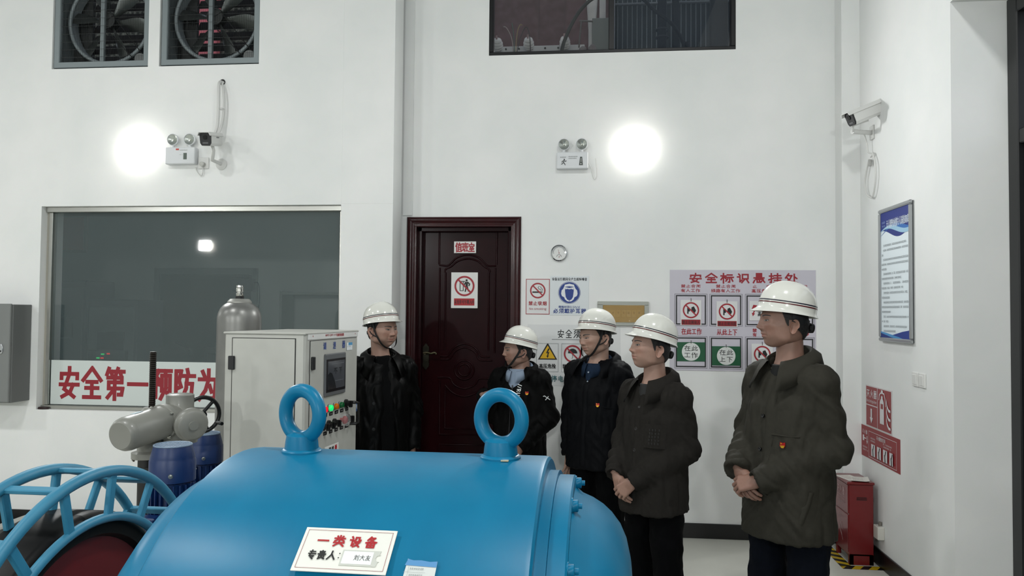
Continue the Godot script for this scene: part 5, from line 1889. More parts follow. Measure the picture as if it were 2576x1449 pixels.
func build_signs() -> void:
	var red := Color(0.62, 0.10, 0.16)
	var black := Color(0.04, 0.04, 0.045)
	var ink_red := Color(0.50, 0.08, 0.13)
	var zf := ZB

	# --- door signs
	var zd := ZB - 0.1045
	var sh := panel_sign("door_sign", "small white door sign with three red characters", "sign", Vector3(-1.123, 2.270, zd), 0.0, 0.180, 0.094, 0.003, Color(0.87, 0.87, 0.86))
	sh.write("red_lettering", red, "值班室", 0.012, -0.012, 0.050, 0.072, 0.053, 0.125)
	sh.done()
	sh = panel_sign("no_entry_sign", "white no-entry sign with red ring and walking figure on the door", "sign", Vector3(-1.143, 2.020, zd), 0.0, 0.217, 0.288, 0.003, Color(0.87, 0.87, 0.86))
	var o := Vector2(0.109, -0.110)
	sh.rect("figure", black, 0.070, -0.150, 0.006, 0.080)
	sh.rect("figure", black, 0.070, -0.076, 0.044, 0.006)
	sh.rect("figure", black, 0.096, -0.150, 0.006, 0.074)
	sh.rect("figure", black, 0.070, -0.150, 0.026, 0.005)
	sh.disc("figure", black, Vector2(0.126, -0.064), 0.009, 18)
	sh.poly("figure", black, [Vector2(0.116, -0.076), Vector2(0.138, -0.076), Vector2(0.136, -0.118), Vector2(0.118, -0.118)])
	for q in [[0.118, -0.080, 0.106, -0.102], [0.136, -0.080, 0.150, -0.094], [0.150, -0.094, 0.146, -0.106], [0.122, -0.116, 0.116, -0.152], [0.132, -0.116, 0.142, -0.150]]:
		sh.line("figure", black, Vector2(q[0], q[1]), Vector2(q[2], q[3]), 0.010)
	prohibit(sh, o, 0.082, red)
	sh.rect("red_band", Color(0.66, 0.06, 0.11), 0.025, -0.266, 0.166, 0.056)
	sh.write("band_lettering", Color(0.30, 0.02, 0.05), "未经许可不得入内", 0.028, -0.222, 0.018, 0.032, 0.0203, 0.12)
	sh.done()

	# --- no smoking
	sh = panel_sign("no_smoking_sign", "red-bordered no-smoking sign right of the door", "sign", Vector3(-0.529, 1.966, zf), 0.0, 0.188, 0.279, 0.003, Color(0.86, 0.86, 0.86))
	sh.frame("red_border", red, 0.001, -0.278, 0.186, 0.277, 0.0045)
	sh.rect("cigarette", black, 0.052, -0.110, 0.068, 0.011)
	sh.rect("cigarette", black, 0.123, -0.110, 0.007, 0.011)
	for q in [[0.122, -0.094, 0.118, -0.084], [0.118, -0.084, 0.102, -0.080], [0.102, -0.080, 0.096, -0.068], [0.096, -0.068, 0.106, -0.058], [0.132, -0.094, 0.130, -0.080], [0.130, -0.080, 0.118, -0.070], [0.118, -0.070, 0.116, -0.060]]:
		sh.line("cigarette", black, Vector2(q[0], q[1]), Vector2(q[2], q[3]), 0.0035)
	prohibit(sh, Vector2(0.094, -0.092), 0.061, red)
	sh.write("red_lettering", red, "禁止吸烟", 0.024, -0.176, 0.030, 0.032, 0.0365, 0.12)
	sh.latin("red_lettering", red, "No smoking", 0.028, -0.226, 0.022, 0.134)
	sh.done()

	# --- ear protection
	var blue := Color(0.10, 0.22, 0.52)
	sh = panel_sign("ear_protection_sign", "white sign with blue ear-protector disc right of the no-smoking sign", "sign", Vector3(-0.338, 1.989, zf), 0.0, 0.302, 0.306, 0.003, Color(0.85, 0.87, 0.88))
	sh.write("dark_lettering", Color(0.06, 0.07, 0.12), "设备运行期间会产生超标噪音", 0.014, -0.013, 0.0185, 0.023, 0.0212, 0.11)
	o = Vector2(0.150, -0.130)
	sh.ring("ring_line", blue, o, 0.084, 0.0865)
	sh.disc("blue_disc", blue, o, 0.081, 44)
	var wh := Color(0.88, 0.89, 0.9)
	sh.poly("head_shape", wh, [o + Vector2(-0.036, 0.062), o + Vector2(0.0, 0.070), o + Vector2(0.036, 0.062), o + Vector2(0.040, 0.045), o + Vector2(0.0, 0.050), o + Vector2(-0.040, 0.045)])
	for sg in [-1.0, 1.0]:
		sh.poly("head_shape", wh, [o + Vector2(sg * 0.040, 0.048), o + Vector2(sg * 0.048, 0.030), o + Vector2(sg * 0.060, 0.018), o + Vector2(sg * 0.064, -0.008), o + Vector2(sg * 0.058, -0.026), o + Vector2(sg * 0.040, -0.036), o + Vector2(sg * 0.034, -0.052), o + Vector2(sg * 0.018, -0.066), o + Vector2(sg * 0.002, -0.070), o + Vector2(sg * 0.002, -0.060), o + Vector2(sg * 0.016, -0.054), o + Vector2(sg * 0.028, -0.034), o + Vector2(sg * 0.034, 0.010), o + Vector2(sg * 0.034, 0.046)])
	sh.poly("head_shape", wh, [o + Vector2(-0.036, 0.044), o + Vector2(-0.030, 0.026), o + Vector2(-0.016, 0.030), o + Vector2(0.0, 0.026), o + Vector2(0.016, 0.030), o + Vector2(0.030, 0.024), o + Vector2(0.036, 0.044), o + Vector2(0.0, 0.036)])
	sh.write("blue_lettering", blue, "接触时间", 0.067, -0.232, 0.019, 0.018, 0.022, 0.11)
	sh.latin("blue_lettering", blue, "0.5h/d", 0.155, -0.233, 0.017, 0.075)
	sh.write("blue_lettering", blue, "必须戴护耳器", 0.026, -0.255, 0.036, 0.036, 0.0435, 0.115)
	sh.done()

	# --- safety notice (hung lower, partly hidden by the men)
	sh = panel_sign("safety_notice", "large pale safety notice with warning pictograms behind the men", "notice", Vector3(-0.512, 1.610, zf), 0.0, 0.720, 0.478, 0.002, Color(0.86, 0.865, 0.865))
	sh.write("black_heading", Color(0.07, 0.08, 0.09), "安全须知", 0.235, -0.042, 0.050, 0.062, 0.062, 0.10)
	sh.rect("black_heading", Color(0.07, 0.08, 0.09), 0.190, -0.118, 0.34, 0.003)
	for k in 3:
		sh.frame("pictogram_frame#%d" % k, Color(0.35, 0.37, 0.38), 0.070 + k * 0.196, -0.370, 0.172, 0.222, 0.002)
	o = Vector2(0.158, -0.228)
	sh.poly("warning_triangle", black, [o + Vector2(-0.075, -0.046), o + Vector2(0.075, -0.046), o + Vector2(0.004, 0.078), o + Vector2(-0.004, 0.078)])
	sh.poly("yellow_field", Color(0.86, 0.68, 0.06), [o + Vector2(-0.060, -0.038), o + Vector2(0.060, -0.038), o + Vector2(0, 0.064)])
	sh.poly("lightning", black, [o + Vector2(0.004, 0.040), o + Vector2(-0.013, 0.002), o + Vector2(0.000, 0.005), o + Vector2(-0.004, -0.018), o + Vector2(-0.011, -0.015), o + Vector2(0.0, -0.034), o + Vector2(0.010, -0.013), o + Vector2(0.004, -0.015), o + Vector2(0.014, 0.014), o + Vector2(0.002, 0.011), o + Vector2(0.016, 0.040)])
	sh.write("black_lettering", black, "高压危险", 0.092, -0.308, 0.030, 0.034, 0.033, 0.12)
	o = Vector2(0.352, -0.226)
	sh.ring("umbrella", black, o + Vector2(0, 0.004), 0.0, 0.036, 0, 180, 24)
	sh.line("umbrella", black, o + Vector2(0, 0.0), o + Vector2(0, -0.032), 0.003)
	sh.line("umbrella", black, o + Vector2(0, -0.032), o + Vector2(-0.006, -0.036), 0.003)
	prohibit(sh, o, 0.068, red)
	sh.write("black_lettering", black, "禁止使用雨伞", 0.276, -0.308, 0.024, 0.034, 0.0258, 0.12)
	sh.write("teal_lettering", Color(0.16, 0.38, 0.40), "设备不停电的安全", 0.030, -0.398, 0.042, 0.046, 0.0525, 0.10)
	sh.done()

	build_board(red, black)
	build_poster()
	build_fire_signs()

# ---------------------------------------------------------------- the sign board with hanging cards

func build_board(red: Color, black: Color) -> void:
	var sh := panel_sign("sign_board", "lilac-grey board for hanging safety cards with red heading", "sign board", Vector3(0.584, 2.040, ZB), 0.0, 1.086, 0.772, 0.004, Color(0.775, 0.76, 0.80))
	sh.write("red_heading", Color(0.58, 0.08, 0.15), "安全标识悬挂处", 0.148, -0.028, 0.092, 0.072, 0.1185, 0.16)
	var cols := [0.036, 0.299, 0.565, 0.828]
	var heads := [["禁止合闸", "有人工作"], ["禁止合闸", "线路有人工作"], ["止步", "高压危险"], ["禁止合闸", "有人工作"]]
	for k in 4:
		var cx: float = cols[k] + 0.122
		var t1: String = heads[k][0]
		var t2: String = heads[k][1]
		var p1 := 0.038 if k != 2 else 0.10
		sh.write("red_lettering", red, t1, cx - p1 * (t1.length() - 1) / 2.0 - 0.016, -0.113, 0.032, 0.024, p1, 0.13)
		sh.write("red_lettering", red, t2, cx - 0.037 * t2.length() / 2.0, -0.146, 0.032, 0.026, 0.037, 0.13)
		for r in 2:
			var x: float = cols[k]
			var y: float = [-0.430, -0.755][r]
			sh.frame("thin_frame", Color(0.25, 0.25, 0.28), x, y, 0.246, 0.246, 0.002)
			sh.frame("card_frame", Color(0.055, 0.055, 0.07), x + 0.010, y + 0.010, 0.226, 0.226, 0.0085)
	sh.write("red_lettering", red, "在此工作", cols[0] + 0.052, -0.450, 0.034, 0.046, 0.039, 0.11)
	sh.write("red_lettering", red, "从此上下", cols[1] + 0.056, -0.452, 0.034, 0.046, 0.039, 0.11)
	sh.write("red_lettering", red, "禁止", cols[2] + 0.055, -0.446, 0.030, 0.028, 0.10, 0.13)
	sh.write("red_lettering", red, "有人", cols[2] + 0.055, -0.478, 0.030, 0.028, 0.10, 0.13)
	sh.write("red_lettering", red, "设备检修", cols[3] + 0.048, -0.452, 0.034, 0.046, 0.041, 0.11)
	sh.done()
	var face := ZB + 0.006
	# hooks and cards
	var cards := [[0, 0, -0.232, 0.044], [0, 1, -0.240, 0.051], [0, 2, -0.235, 0.030], [1, 0, -0.555, 0.018], [1, 1, -0.583, 0.018], [1, 2, -0.560, 0.046]]
	var labels := ["white prohibition card with red band, upper left on the sign board", "white prohibition card with red band, upper second on the sign board", "white high-voltage card with red flash behind the right-hand helmet", "green card with white disc hanging at the lower left of the sign board", "green card with white disc hanging lower second on the sign board", "white prohibition card behind the olive jacket's collar"]
	for i in 6:
		var q: Array = cards[i]
		var x: float = 0.584 + cols[q[1]] + q[3]
		var y: float = 2.040 + q[2]
		var green: bool = i == 3 or i == 4
		var w: float = 0.212 if green else (0.158 if i != 2 else 0.19)
		var h: float = 0.146 if green else (0.196 if i != 2 else 0.150)
		var c: Sheet = panel_sign("hanging_card", labels[i], "card", Vector3(x, y, face), 0.0, w, h, 0.003, Color(0.05, 0.33, 0.20) if green else Color(0.86, 0.86, 0.86), "cards on the sign board")
		if green:
			c.disc("white_disc", Color(0.86, 0.87, 0.86), Vector2(w / 2, -h / 2), 0.069, 40)
			c.write("black_lettering", black, "在此", w / 2 - 0.052, -h / 2 + 0.047, 0.047, 0.040, 0.055, 0.10)
			c.write("black_lettering", black, "工作" if i == 3 else "上下", w / 2 - 0.052, -h / 2 - 0.006, 0.047, 0.040, 0.055, 0.10)
		elif i == 2:
			c.poly("red_flash", red, [Vector2(0.030, -0.030), Vector2(0.058, -0.034), Vector2(0.040, -0.062), Vector2(0.052, -0.062), Vector2(0.034, -0.094), Vector2(0.042, -0.096), Vector2(0.026, -0.118), Vector2(0.018, -0.092), Vector2(0.026, -0.092), Vector2(0.034, -0.072), Vector2(0.014, -0.070)])
			c.write("black_lettering", black, "止步", 0.085, -0.038, 0.034, 0.034, 0.040, 0.12)
			c.write("black_lettering", black, "高压危险", 0.062, -0.082, 0.027, 0.034, 0.031, 0.12)
		else:
			var o := Vector2(w / 2, -0.078)
			c.rect("breaker_symbol", black, o.x - 0.028, o.y - 0.028, 0.010, 0.052)
			c.rect("breaker_symbol", black, o.x - 0.018, o.y - 0.010, 0.010, 0.020)
			c.poly("breaker_symbol", black, [o + Vector2(0.004, 0.022), o + Vector2(0.022, 0.030), o + Vector2(0.038, -0.002), o + Vector2(0.030, -0.020), o + Vector2(0.008, -0.012), o + Vector2(0.002, -0.002)])
			prohibit(c, o, 0.062, red)
			c.rect("red_band", Color(0.55, 0.09, 0.13), 0.008, -h + 0.006, w - 0.016, 0.040)
			c.write("band_lettering", Color(0.30, 0.05, 0.08), ["禁止合闸有人", "禁止合闸线路", "", "", "", "禁止合闸"][i], 0.014, -h + 0.038, 0.018, 0.026, 0.0225, 0.12)
		c.done()
		var s := mesh()
		tube(s, [Vector3(w / 2, 0.012, -0.002), Vector3(w / 2, 0.012, 0.006), Vector3(w / 2, -0.004, 0.008), Vector3(w / 2, -0.010, 0.006)], 0.0022, 6)
		part("hook", s, mat(Color(0.30, 0.28, 0.27), 0.4, 0.6), c.node)
		s = mesh()
		slab(s, Vector3(w * 0.3, -h * 0.7, -0.0022), Vector3(w * 0.7, -0.01, 0.0004))
		part("back_pad", s, mat(Color(0.2, 0.2, 0.2), 0.7), c.node)

# ---------------------------------------------------------------- framed duty poster on the right wall

func build_poster() -> void:
	var t := thing("framed_poster", "tall aluminium-framed duty poster with blue wave header on the right wall", "poster", Vector3(XR, 1.530, -5.496), -PI / 2)
	var w := 0.535
	var h := 0.885
	var s := mesh()
	for q in [[0.0, 0.0, w, 0.026], [0.0, h - 0.026, w, h], [0.0, 0.026, 0.026, h - 0.026], [w - 0.026, 0.026, w, h - 0.026]]:
		slab(s, Vector3(q[0], q[1], 0.004), Vector3(q[2], q[3], 0.026), 0.007)
	part("frame", s, mat(Color(0.66, 0.67, 0.68), 0.3, 0.85), t)
	s = mesh()
	slab(s, Vector3(0.006, 0.006, 0.0), Vector3(w - 0.006, h - 0.006, 0.012))
	part("backing", s, mat(Color(0.30, 0.31, 0.32), 0.6), t)
	s = mesh()
	slab(s, Vector3(0.02, 0.02, 0.012), Vector3(w - 0.02, h - 0.02, 0.0135))
	part("sheet", s, mat(Color(0.90, 0.94, 0.96), 0.6), t)
	var sh := sheet_on(t, 0.0133)
	var x0 := 0.026
	var x1 := w - 0.026
	var top := h - 0.026
	var n := 24
	var deep := [Vector2(x0, top), Vector2(x1, top)]
	var band := []
	for i in n + 1:
		var f := float(i) / n
		var x := lerpf(x1, x0, f)
		deep.append(Vector2(x, top - 0.150 - 0.030 * sin(f * 5.2 - 0.3)))
	sh.poly("blue_header", Color(0.07, 0.16, 0.50), deep)
	for k in 2:
		band.clear()
		for i in n + 1:
			var f := float(i) / n
			band.append(Vector2(lerpf(x0, x1, f), top - 0.135 - 0.032 * sin(f * 4.6 + 2.6 + k * 0.9) + 0.03 * f))
		for i in n + 1:
			var f := 1.0 - float(i) / n
			band.append(Vector2(lerpf(x0, x1, f), top - 0.140 - 0.030 * sin(f * 4.6 + 2.9 + k * 0.9) + 0.012 * f - 0.006))
		sh.poly(["light_wave", "pale_wave"][k], [Color(0.16, 0.42, 0.72), Color(0.62, 0.78, 0.88)][k], band)
	sh.write("white_title", Color(0.86, 0.90, 0.95), "无人值班电站值守人员岗位职责", x0 + 0.105, top - 0.058, 0.0235, 0.052, 0.0262, 0.075)
	sh.tiny("logo_print", Color(0.55, 0.65, 0.85), x0 + 0.026, top - 0.060, 0.062, 0.014, 3)
	sh.tiny("logo_print", Color(0.40, 0.52, 0.78), x0 + 0.026, top - 0.085, 0.062, 0.012, 4)
	var y := top - 0.215
	var lens := [0.40, 0.43, 0.03, 0.42, 0.45, 0.09, 0.42, 0.34, 0.42, 0.36, 0.42, 0.15, 0.42, 0.45, 0.16, 0.42, 0.12, 0.40, 0.22]
	var ind := [1, 1, 0, 1, 0, 0, 1, 0, 1, 0, 1, 0, 1, 0, 0, 1, 0, 1, 1]
	for i in lens.size():
		sh.tiny("body_print", Color(0.34, 0.36, 0.38), x0 + 0.018 + ind[i] * 0.028, y, lens[i] - ind[i] * 0.004, 0.0135, 200 + i)
		y -= 0.0315
	sh.poly("blue_foot", Color(0.10, 0.22, 0.55), [Vector2(x1, 0.026), Vector2(x1, 0.082), Vector2(x1 - 0.12, 0.070), Vector2(x1 - 0.28, 0.046), Vector2(x1 - 0.12, 0.026)])
	sh.poly("light_foot", Color(0.30, 0.58, 0.80), [Vector2(x0, 0.066), Vector2(x0 + 0.12, 0.055), Vector2(x0 + 0.30, 0.036), Vector2(x0 + 0.37, 0.026), Vector2(x0 + 0.22, 0.026), Vector2(x0, 0.056)])
	sh.poly("deep_foot", Color(0.08, 0.18, 0.48), [Vector2(x0, 0.026), Vector2(x0 + 0.22, 0.026), Vector2(x0 + 0.10, 0.042), Vector2(x0, 0.056)])
	sh.done(0.6)

# ---------------------------------------------------------------- fire signs

func build_fire_signs() -> void:
	var red := Color(0.55, 0.055, 0.09)
	var wh := Color(0.84, 0.83, 0.84)
	var sh := panel_sign("fire_extinguisher_sign", "red fire extinguisher sign with arrow and white extinguisher picture", "sign", Vector3(XR, 1.209, -5.810), -PI / 2, 0.482, 0.290, 0.004, Color(0.82, 0.80, 0.80))
	sh.rect("red_field", red, 0.008, -0.282, 0.466, 0.274)
	sh.rect("dividing_line", wh, 0.226, -0.282, 0.006, 0.274)
	sh.rect("dividing_line", wh, 0.008, -0.141, 0.222, 0.006)
	sh.write("white_lettering", wh, "灭火器", 0.024, -0.030, 0.056, 0.054, 0.067, 0.11)
	sh.latin("white_lettering", wh, "Fire Extinguisher", 0.018, -0.098, 0.026, 0.196)
	sh.poly("arrow", wh, [Vector2(0.098, -0.160), Vector2(0.126, -0.160), Vector2(0.126, -0.222), Vector2(0.142, -0.222), Vector2(0.112, -0.262), Vector2(0.082, -0.222), Vector2(0.098, -0.222)])
	# extinguisher
	sh.poly("extinguisher", wh, [Vector2(0.278, -0.240), Vector2(0.352, -0.240), Vector2(0.352, -0.094), Vector2(0.342, -0.078), Vector2(0.330, -0.070), Vector2(0.330, -0.052), Vector2(0.302, -0.052), Vector2(0.302, -0.070), Vector2(0.288, -0.080), Vector2(0.278, -0.096)])
	sh.rect("extinguisher_label", red, 0.294, -0.138, 0.042, 0.034)
	for q in [[0.262, -0.080, 0.270, -0.050], [0.270, -0.050, 0.290, -0.034], [0.290, -0.034, 0.325, -0.030], [0.325, -0.030, 0.358, -0.034], [0.358, -0.034, 0.372, -0.060], [0.372, -0.060, 0.382, -0.112]]:
		sh.line("extinguisher", wh, Vector2(q[0], q[1]), Vector2(q[2], q[3]), 0.009)
	sh.rect("extinguisher", wh, 0.300, -0.030, 0.034, 0.018)
	for k in 3:
		var y := -0.060 - k * 0.058
		sh.poly("flames", wh, [Vector2(0.402, y), Vector2(0.412, y - 0.040), Vector2(0.440, y - 0.066), Vector2(0.470, y - 0.070), Vector2(0.470, y - 0.086), Vector2(0.436, y - 0.084), Vector2(0.408, y - 0.062), Vector2(0.396, y - 0.030)])
	sh.done(0.4)
	sh = panel_sign("fire_instruction_sign", "red extinguisher instruction sheet with four small pictures below the fire sign", "sign", Vector3(XR, 0.913, -5.930), -PI / 2, 0.732, 0.221, 0.002, red)
	sh.write("white_lettering", wh, "灭火器", 0.042, -0.030, 0.024, 0.028, 0.036, 0.11)
	sh.poly("white_lettering", wh, [Vector2(0.130, -0.070), Vector2(0.142, -0.070), Vector2(0.142, -0.105), Vector2(0.150, -0.105), Vector2(0.136, -0.128), Vector2(0.122, -0.105), Vector2(0.130, -0.105)])
	sh.rect("white_lettering", wh, 0.046, -0.110, 0.030, 0.040)
	sh.line("white_lettering", wh, Vector2(0.078, -0.09), Vector2(0.112, -0.09), 0.008)
	sh.tiny("fine_print", wh, 0.045, -0.146, 0.10, 0.012, 1)
	sh.tiny("fine_print", wh, 0.045, -0.166, 0.11, 0.012, 2)
	sh.frame("white_frame", wh, 0.168, -0.208, 0.51, 0.182, 0.003)
	sh.write("white_heading", wh, "灭火器使用方法", 0.325, -0.040, 0.020, 0.026, 0.0235, 0.11)
	sh.tiny("fine_print", wh, 0.205, -0.066, 0.10, 0.011, 3)
	sh.tiny("fine_print", wh, 0.205, -0.084, 0.10, 0.011, 4)
	sh.tiny("fine_print", wh, 0.440, -0.070, 0.17, 0.011, 5)
	sh.tiny("fine_print", wh, 0.450, -0.088, 0.14, 0.011, 6)
	for k in 4:
		var x := 0.222 + k * 0.115
		sh.rect("picture#%d" % k, wh, x, -0.192, 0.074 if k < 3 else 0.058, 0.082)
		sh.line("picture_drawing#%d" % k, Color(0.12, 0.10, 0.12), Vector2(x + 0.048, -0.120), Vector2(x + 0.030, -0.155), 0.014)
		sh.line("picture_drawing#%d" % k, Color(0.12, 0.10, 0.12), Vector2(x + 0.030, -0.150), Vector2(x + 0.036, -0.186), 0.018)
	sh.done(0.4)

# ---------------------------------------------------------------- people
# Figures stand at their node's origin and face local +z; local +x is their left side.

class Field:
	var lo: Vector3
	var c: float
	var nx: int
	var ny: int
	var nz: int
	var d := PackedFloat32Array()

	func _init(a: Vector3, b: Vector3, cell: float) -> void:
		lo = a
		c = cell
		nx = int(ceil((b.x - a.x) / c)) + 2
		ny = int(ceil((b.y - a.y) / c)) + 2
		nz = int(ceil((b.z - a.z) / c)) + 2
		d.resize(nx * ny * nz)
		d.fill(1.0)

	func bounds(a: Vector3, b: Vector3) -> PackedInt32Array:
		var p := (a - lo) / c
		var q := (b - lo) / c
		return PackedInt32Array([maxi(int(p.x), 0), mini(int(q.x) + 2, nx), maxi(int(p.y), 0), mini(int(q.y) + 2, ny), maxi(int(p.z), 0), mini(int(q.z) + 2, nz)])

	# tapered capsule joined with a smooth minimum; cut = true takes it away instead
	func cap(a: Vector3, b: Vector3, ra: float, rb: float, k: float, cut := false) -> void:
		var m := maxf(ra, rb) + k + c * 3.0
		var r := bounds(a.min(b) - Vector3.ONE * m, a.max(b) + Vector3.ONE * m)
		var ab := b - a
		var inv := 1.0 / maxf(ab.length_squared(), 1e-9)
		for z in range(r[4], r[5]):
			for y in range(r[2], r[3]):
				var at := (z * ny + y) * nx
				for x in range(r[0], r[1]):
					var p := Vector3(lo.x + x * c, lo.y + y * c, lo.z + z * c) - a
					var t := clampf(p.dot(ab) * inv, 0.0, 1.0)
					var v := (p - ab * t).length() - lerpf(ra, rb, t)
					var o := d[at + x]
					if cut:
						o = -o
					var h := maxf(k - absf(o - v), 0.0) / k
					var w := minf(o, v) - h * h * k * 0.25
					d[at + x] = -w if cut else w

	func ell(o3: Vector3, r3: Vector3, k: float) -> void:
		var m := Vector3.ONE * (k + c * 3.0)
		var r := bounds(o3 - r3 - m, o3 + r3 + m)
		for z in range(r[4], r[5]):
			for y in range(r[2], r[3]):
				var at := (z * ny + y) * nx
				for x in range(r[0], r[1]):
					var p := Vector3(lo.x + x * c, lo.y + y * c, lo.z + z * c) - o3
					var q := p / r3
					var k0 := q.length()
					var v := k0 * (k0 - 1.0) / maxf((q / r3).length(), 1e-6)
					var o := d[at + x]
					var h := maxf(k - absf(o - v), 0.0) / k
					d[at + x] = minf(o, v) - h * h * k * 0.25

	# sections of [y, centre x, centre z, half width, half depth], stacked upwards
	func loft(secs: Array, k: float, square := 2.4) -> void:
		var m := k + c * 3.0
		var wx := 0.0
		var wz := 0.0
		for s in secs:
			wx = maxf(wx, s[3] + absf(s[1]))
			wz = maxf(wz, s[4] + absf(s[2]))
		var y0: float = secs[0][0]
		var y1: float = secs[-1][0]
		var r := bounds(Vector3(-wx - m, y0 - m, -wz - m), Vector3(wx + m, y1 + m, wz + m))
		for y in range(r[2], r[3]):
			var py := lo.y + y * c
			var i := 0
			while i < secs.size() - 2 and py > secs[i + 1][0]:
				i += 1
			var s: Array = secs[i]
			var e: Array = secs[i + 1]
			var f := clampf((py - s[0]) / (e[0] - s[0]), 0.0, 1.0)
			f = lerpf(f, smoothstep(0.0, 1.0, f), 0.35)
			var cx := lerpf(s[1], e[1], f)
			var cz := lerpf(s[2], e[2], f)
			var rx := lerpf(s[3], e[3], f)
			var rz := lerpf(s[4], e[4], f)
			var mn := minf(rx, rz)
			var cap_d := maxf(y0 - py, py - y1)
			for z in range(r[4], r[5]):
				var at := (z * ny + y) * nx
				var qz := pow(absf(lo.z + z * c - cz) / rz, square)
				for x in range(r[0], r[1]):
					var q := pow(pow(absf(lo.x + x * c - cx) / rx, square) + qz, 1.0 / square)
					var v := maxf((q - 1.0) * mn, cap_d)
					var o := d[at + x]
					var h := maxf(k - absf(o - v), 0.0) / k
					d[at + x] = minf(o, v) - h * h * k * 0.25

	# keep only what lies above the plane through p with normal n
	func keep(p: Vector3, n: Vector3) -> void:
		n = n.normalized()
		for z in nz:
			for y in ny:
				var at := (z * ny + y) * nx
				for x in nx:
					var v := -(Vector3(lo.x + x * c, lo.y + y * c, lo.z + z * c) - p).dot(n)
					if v > d[at + x]:
						d[at + x] = v

	func value(p: Vector3) -> float:
		var q := (p - lo) / c
		var x := int(q.x)
		var y := int(q.y)
		var z := int(q.z)
		if x < 0 or y < 0 or z < 0 or x >= nx - 1 or y >= ny - 1 or z >= nz - 1:
			return 1.0
		var f := q - Vector3(x, y, z)
		var i := (z * ny + y) * nx + x
		var l := nx
		var n := nx * ny
		var a := lerpf(lerpf(d[i], d[i + 1], f.x), lerpf(d[i + l], d[i + l + 1], f.x), f.y)
		var b := lerpf(lerpf(d[i + n], d[i + n + 1], f.x), lerpf(d[i + n + l], d[i + n + l + 1], f.x), f.y)
		return lerpf(a, b, f.z)

	# first point of the surface along a ray
	func hit(from: Vector3, dir: Vector3, far := 0.8) -> Vector3:
		var t := 0.0
		while t < far:
			if value(from + dir * t) < 0.0:
				break
			t += 0.003
		return from + dir * t

	func normal(p: Vector3) -> Vector3:
		var e := c * 0.7
		return Vector3(value(p + Vector3(e, 0, 0)) - value(p - Vector3(e, 0, 0)), value(p + Vector3(0, e, 0)) - value(p - Vector3(0, e, 0)), value(p + Vector3(0, 0, e)) - value(p - Vector3(0, 0, e))).normalized()

	func net() -> Dictionary:
		var ids := PackedInt32Array()
		ids.resize(d.size())
		ids.fill(-1)
		var vs := PackedVector3Array()
		var ix := PackedInt32Array()
		var l := nx
		var n := nx * ny
		var far := c * 2.5
		for z in nz - 1:
			for y in ny - 1:
				var at := z * n + y * l
				for x in nx - 1:
					var i := at + x
					var d0 := d[i]
					if d0 > far or d0 < -far:
						continue
					var e := [d0, d[i + 1], d[i + l], d[i + l + 1], d[i + n], d[i + n + 1], d[i + n + l], d[i + n + l + 1]]
					var mask := 0
					for q in 8:
						if e[q] < 0.0:
							mask |= 1 << q
					if mask == 0 or mask == 255:
						continue
					var sum := Vector3.ZERO
					var cnt := 0
					for q in 8:
						for b in [1, 2, 4]:
							if q & b:
								continue
							var ea: float = e[q]
							var eb: float = e[q | b]
							if (ea < 0.0) != (eb < 0.0):
								var t := ea / (ea - eb)
								var pa := Vector3(q & 1, (q >> 1) & 1, (q >> 2) & 1)
								if b == 1:
									pa.x += t
								elif b == 2:
									pa.y += t
								else:
									pa.z += t
								sum += pa
								cnt += 1
					ids[i] = vs.size()
					vs.append(lo + (Vector3(x, y, z) + sum / cnt) * c)
					var inside := d0 < 0.0
					if y > 0 and z > 0 and inside != (d[i + 1] < 0.0):
						face(ix, ids[i], ids[i - l], ids[i - l - n], ids[i - n], inside)
					if x > 0 and z > 0 and inside != (d[i + l] < 0.0):
						face(ix, ids[i], ids[i - n], ids[i - 1 - n], ids[i - 1], inside)
					if x > 0 and y > 0 and inside != (d[i + n] < 0.0):
						face(ix, ids[i], ids[i - 1], ids[i - 1 - l], ids[i - l], inside)
		return {"v": vs, "i": ix}

	func face(ix: PackedInt32Array, a: int, b: int, e: int, g: int, flip: bool) -> void:
		if a < 0 or b < 0 or e < 0 or g < 0:
			return
		if flip:
			ix.append_array(PackedInt32Array([a, b, e, a, e, g]))
		else:
			ix.append_array(PackedInt32Array([a, e, b, a, g, e]))

func normals_of(v: PackedVector3Array, ix: PackedInt32Array) -> PackedVector3Array:
	var out := PackedVector3Array()
	out.resize(v.size())
	for i in range(0, ix.size(), 3):
		var n := (v[ix[i + 2]] - v[ix[i]]).cross(v[ix[i + 1]] - v[ix[i]])
		for k in 3:
			out[ix[i + k]] += n
	for i in out.size():
		out[i] = out[i].normalized()
	return out

# cloth folds: real displacement of the sheet, long drapes on the trunk and slanting creases on the limbs
func crease(m: Dictionary, amount: float, stretch: Vector3, fine := 0.25) -> void:
	var v: PackedVector3Array = m.v
	var n := normals_of(v, m.i)
	for i in v.size():
		var p := v[i]
		var limb := smoothstep(0.205, 0.255, Vector2(p.x, p.z * 1.25).length())
		var q := p * stretch
		var drape := 1.0 - 2.0 * absf(fold_noise.get_noise_3d(q.x, q.y, q.z))
		var sl := Vector3(p.x * 4.0, p.y * 8.5 + absf(p.x) * 7.0 - p.z * 5.0, p.z * 4.0)
		var slant := 1.0 - 2.4 * absf(fold_noise.get_noise_3dv(sl))
		var g := fold_noise.get_noise_3d(q.x * 3.1 + 9.0, q.y * 3.1, q.z * 3.1)
		v[i] = p + n[i] * amount * (lerpf(drape * 0.8, slant * 0.8, limb) - 0.45 + g * fine)
	m.v = v

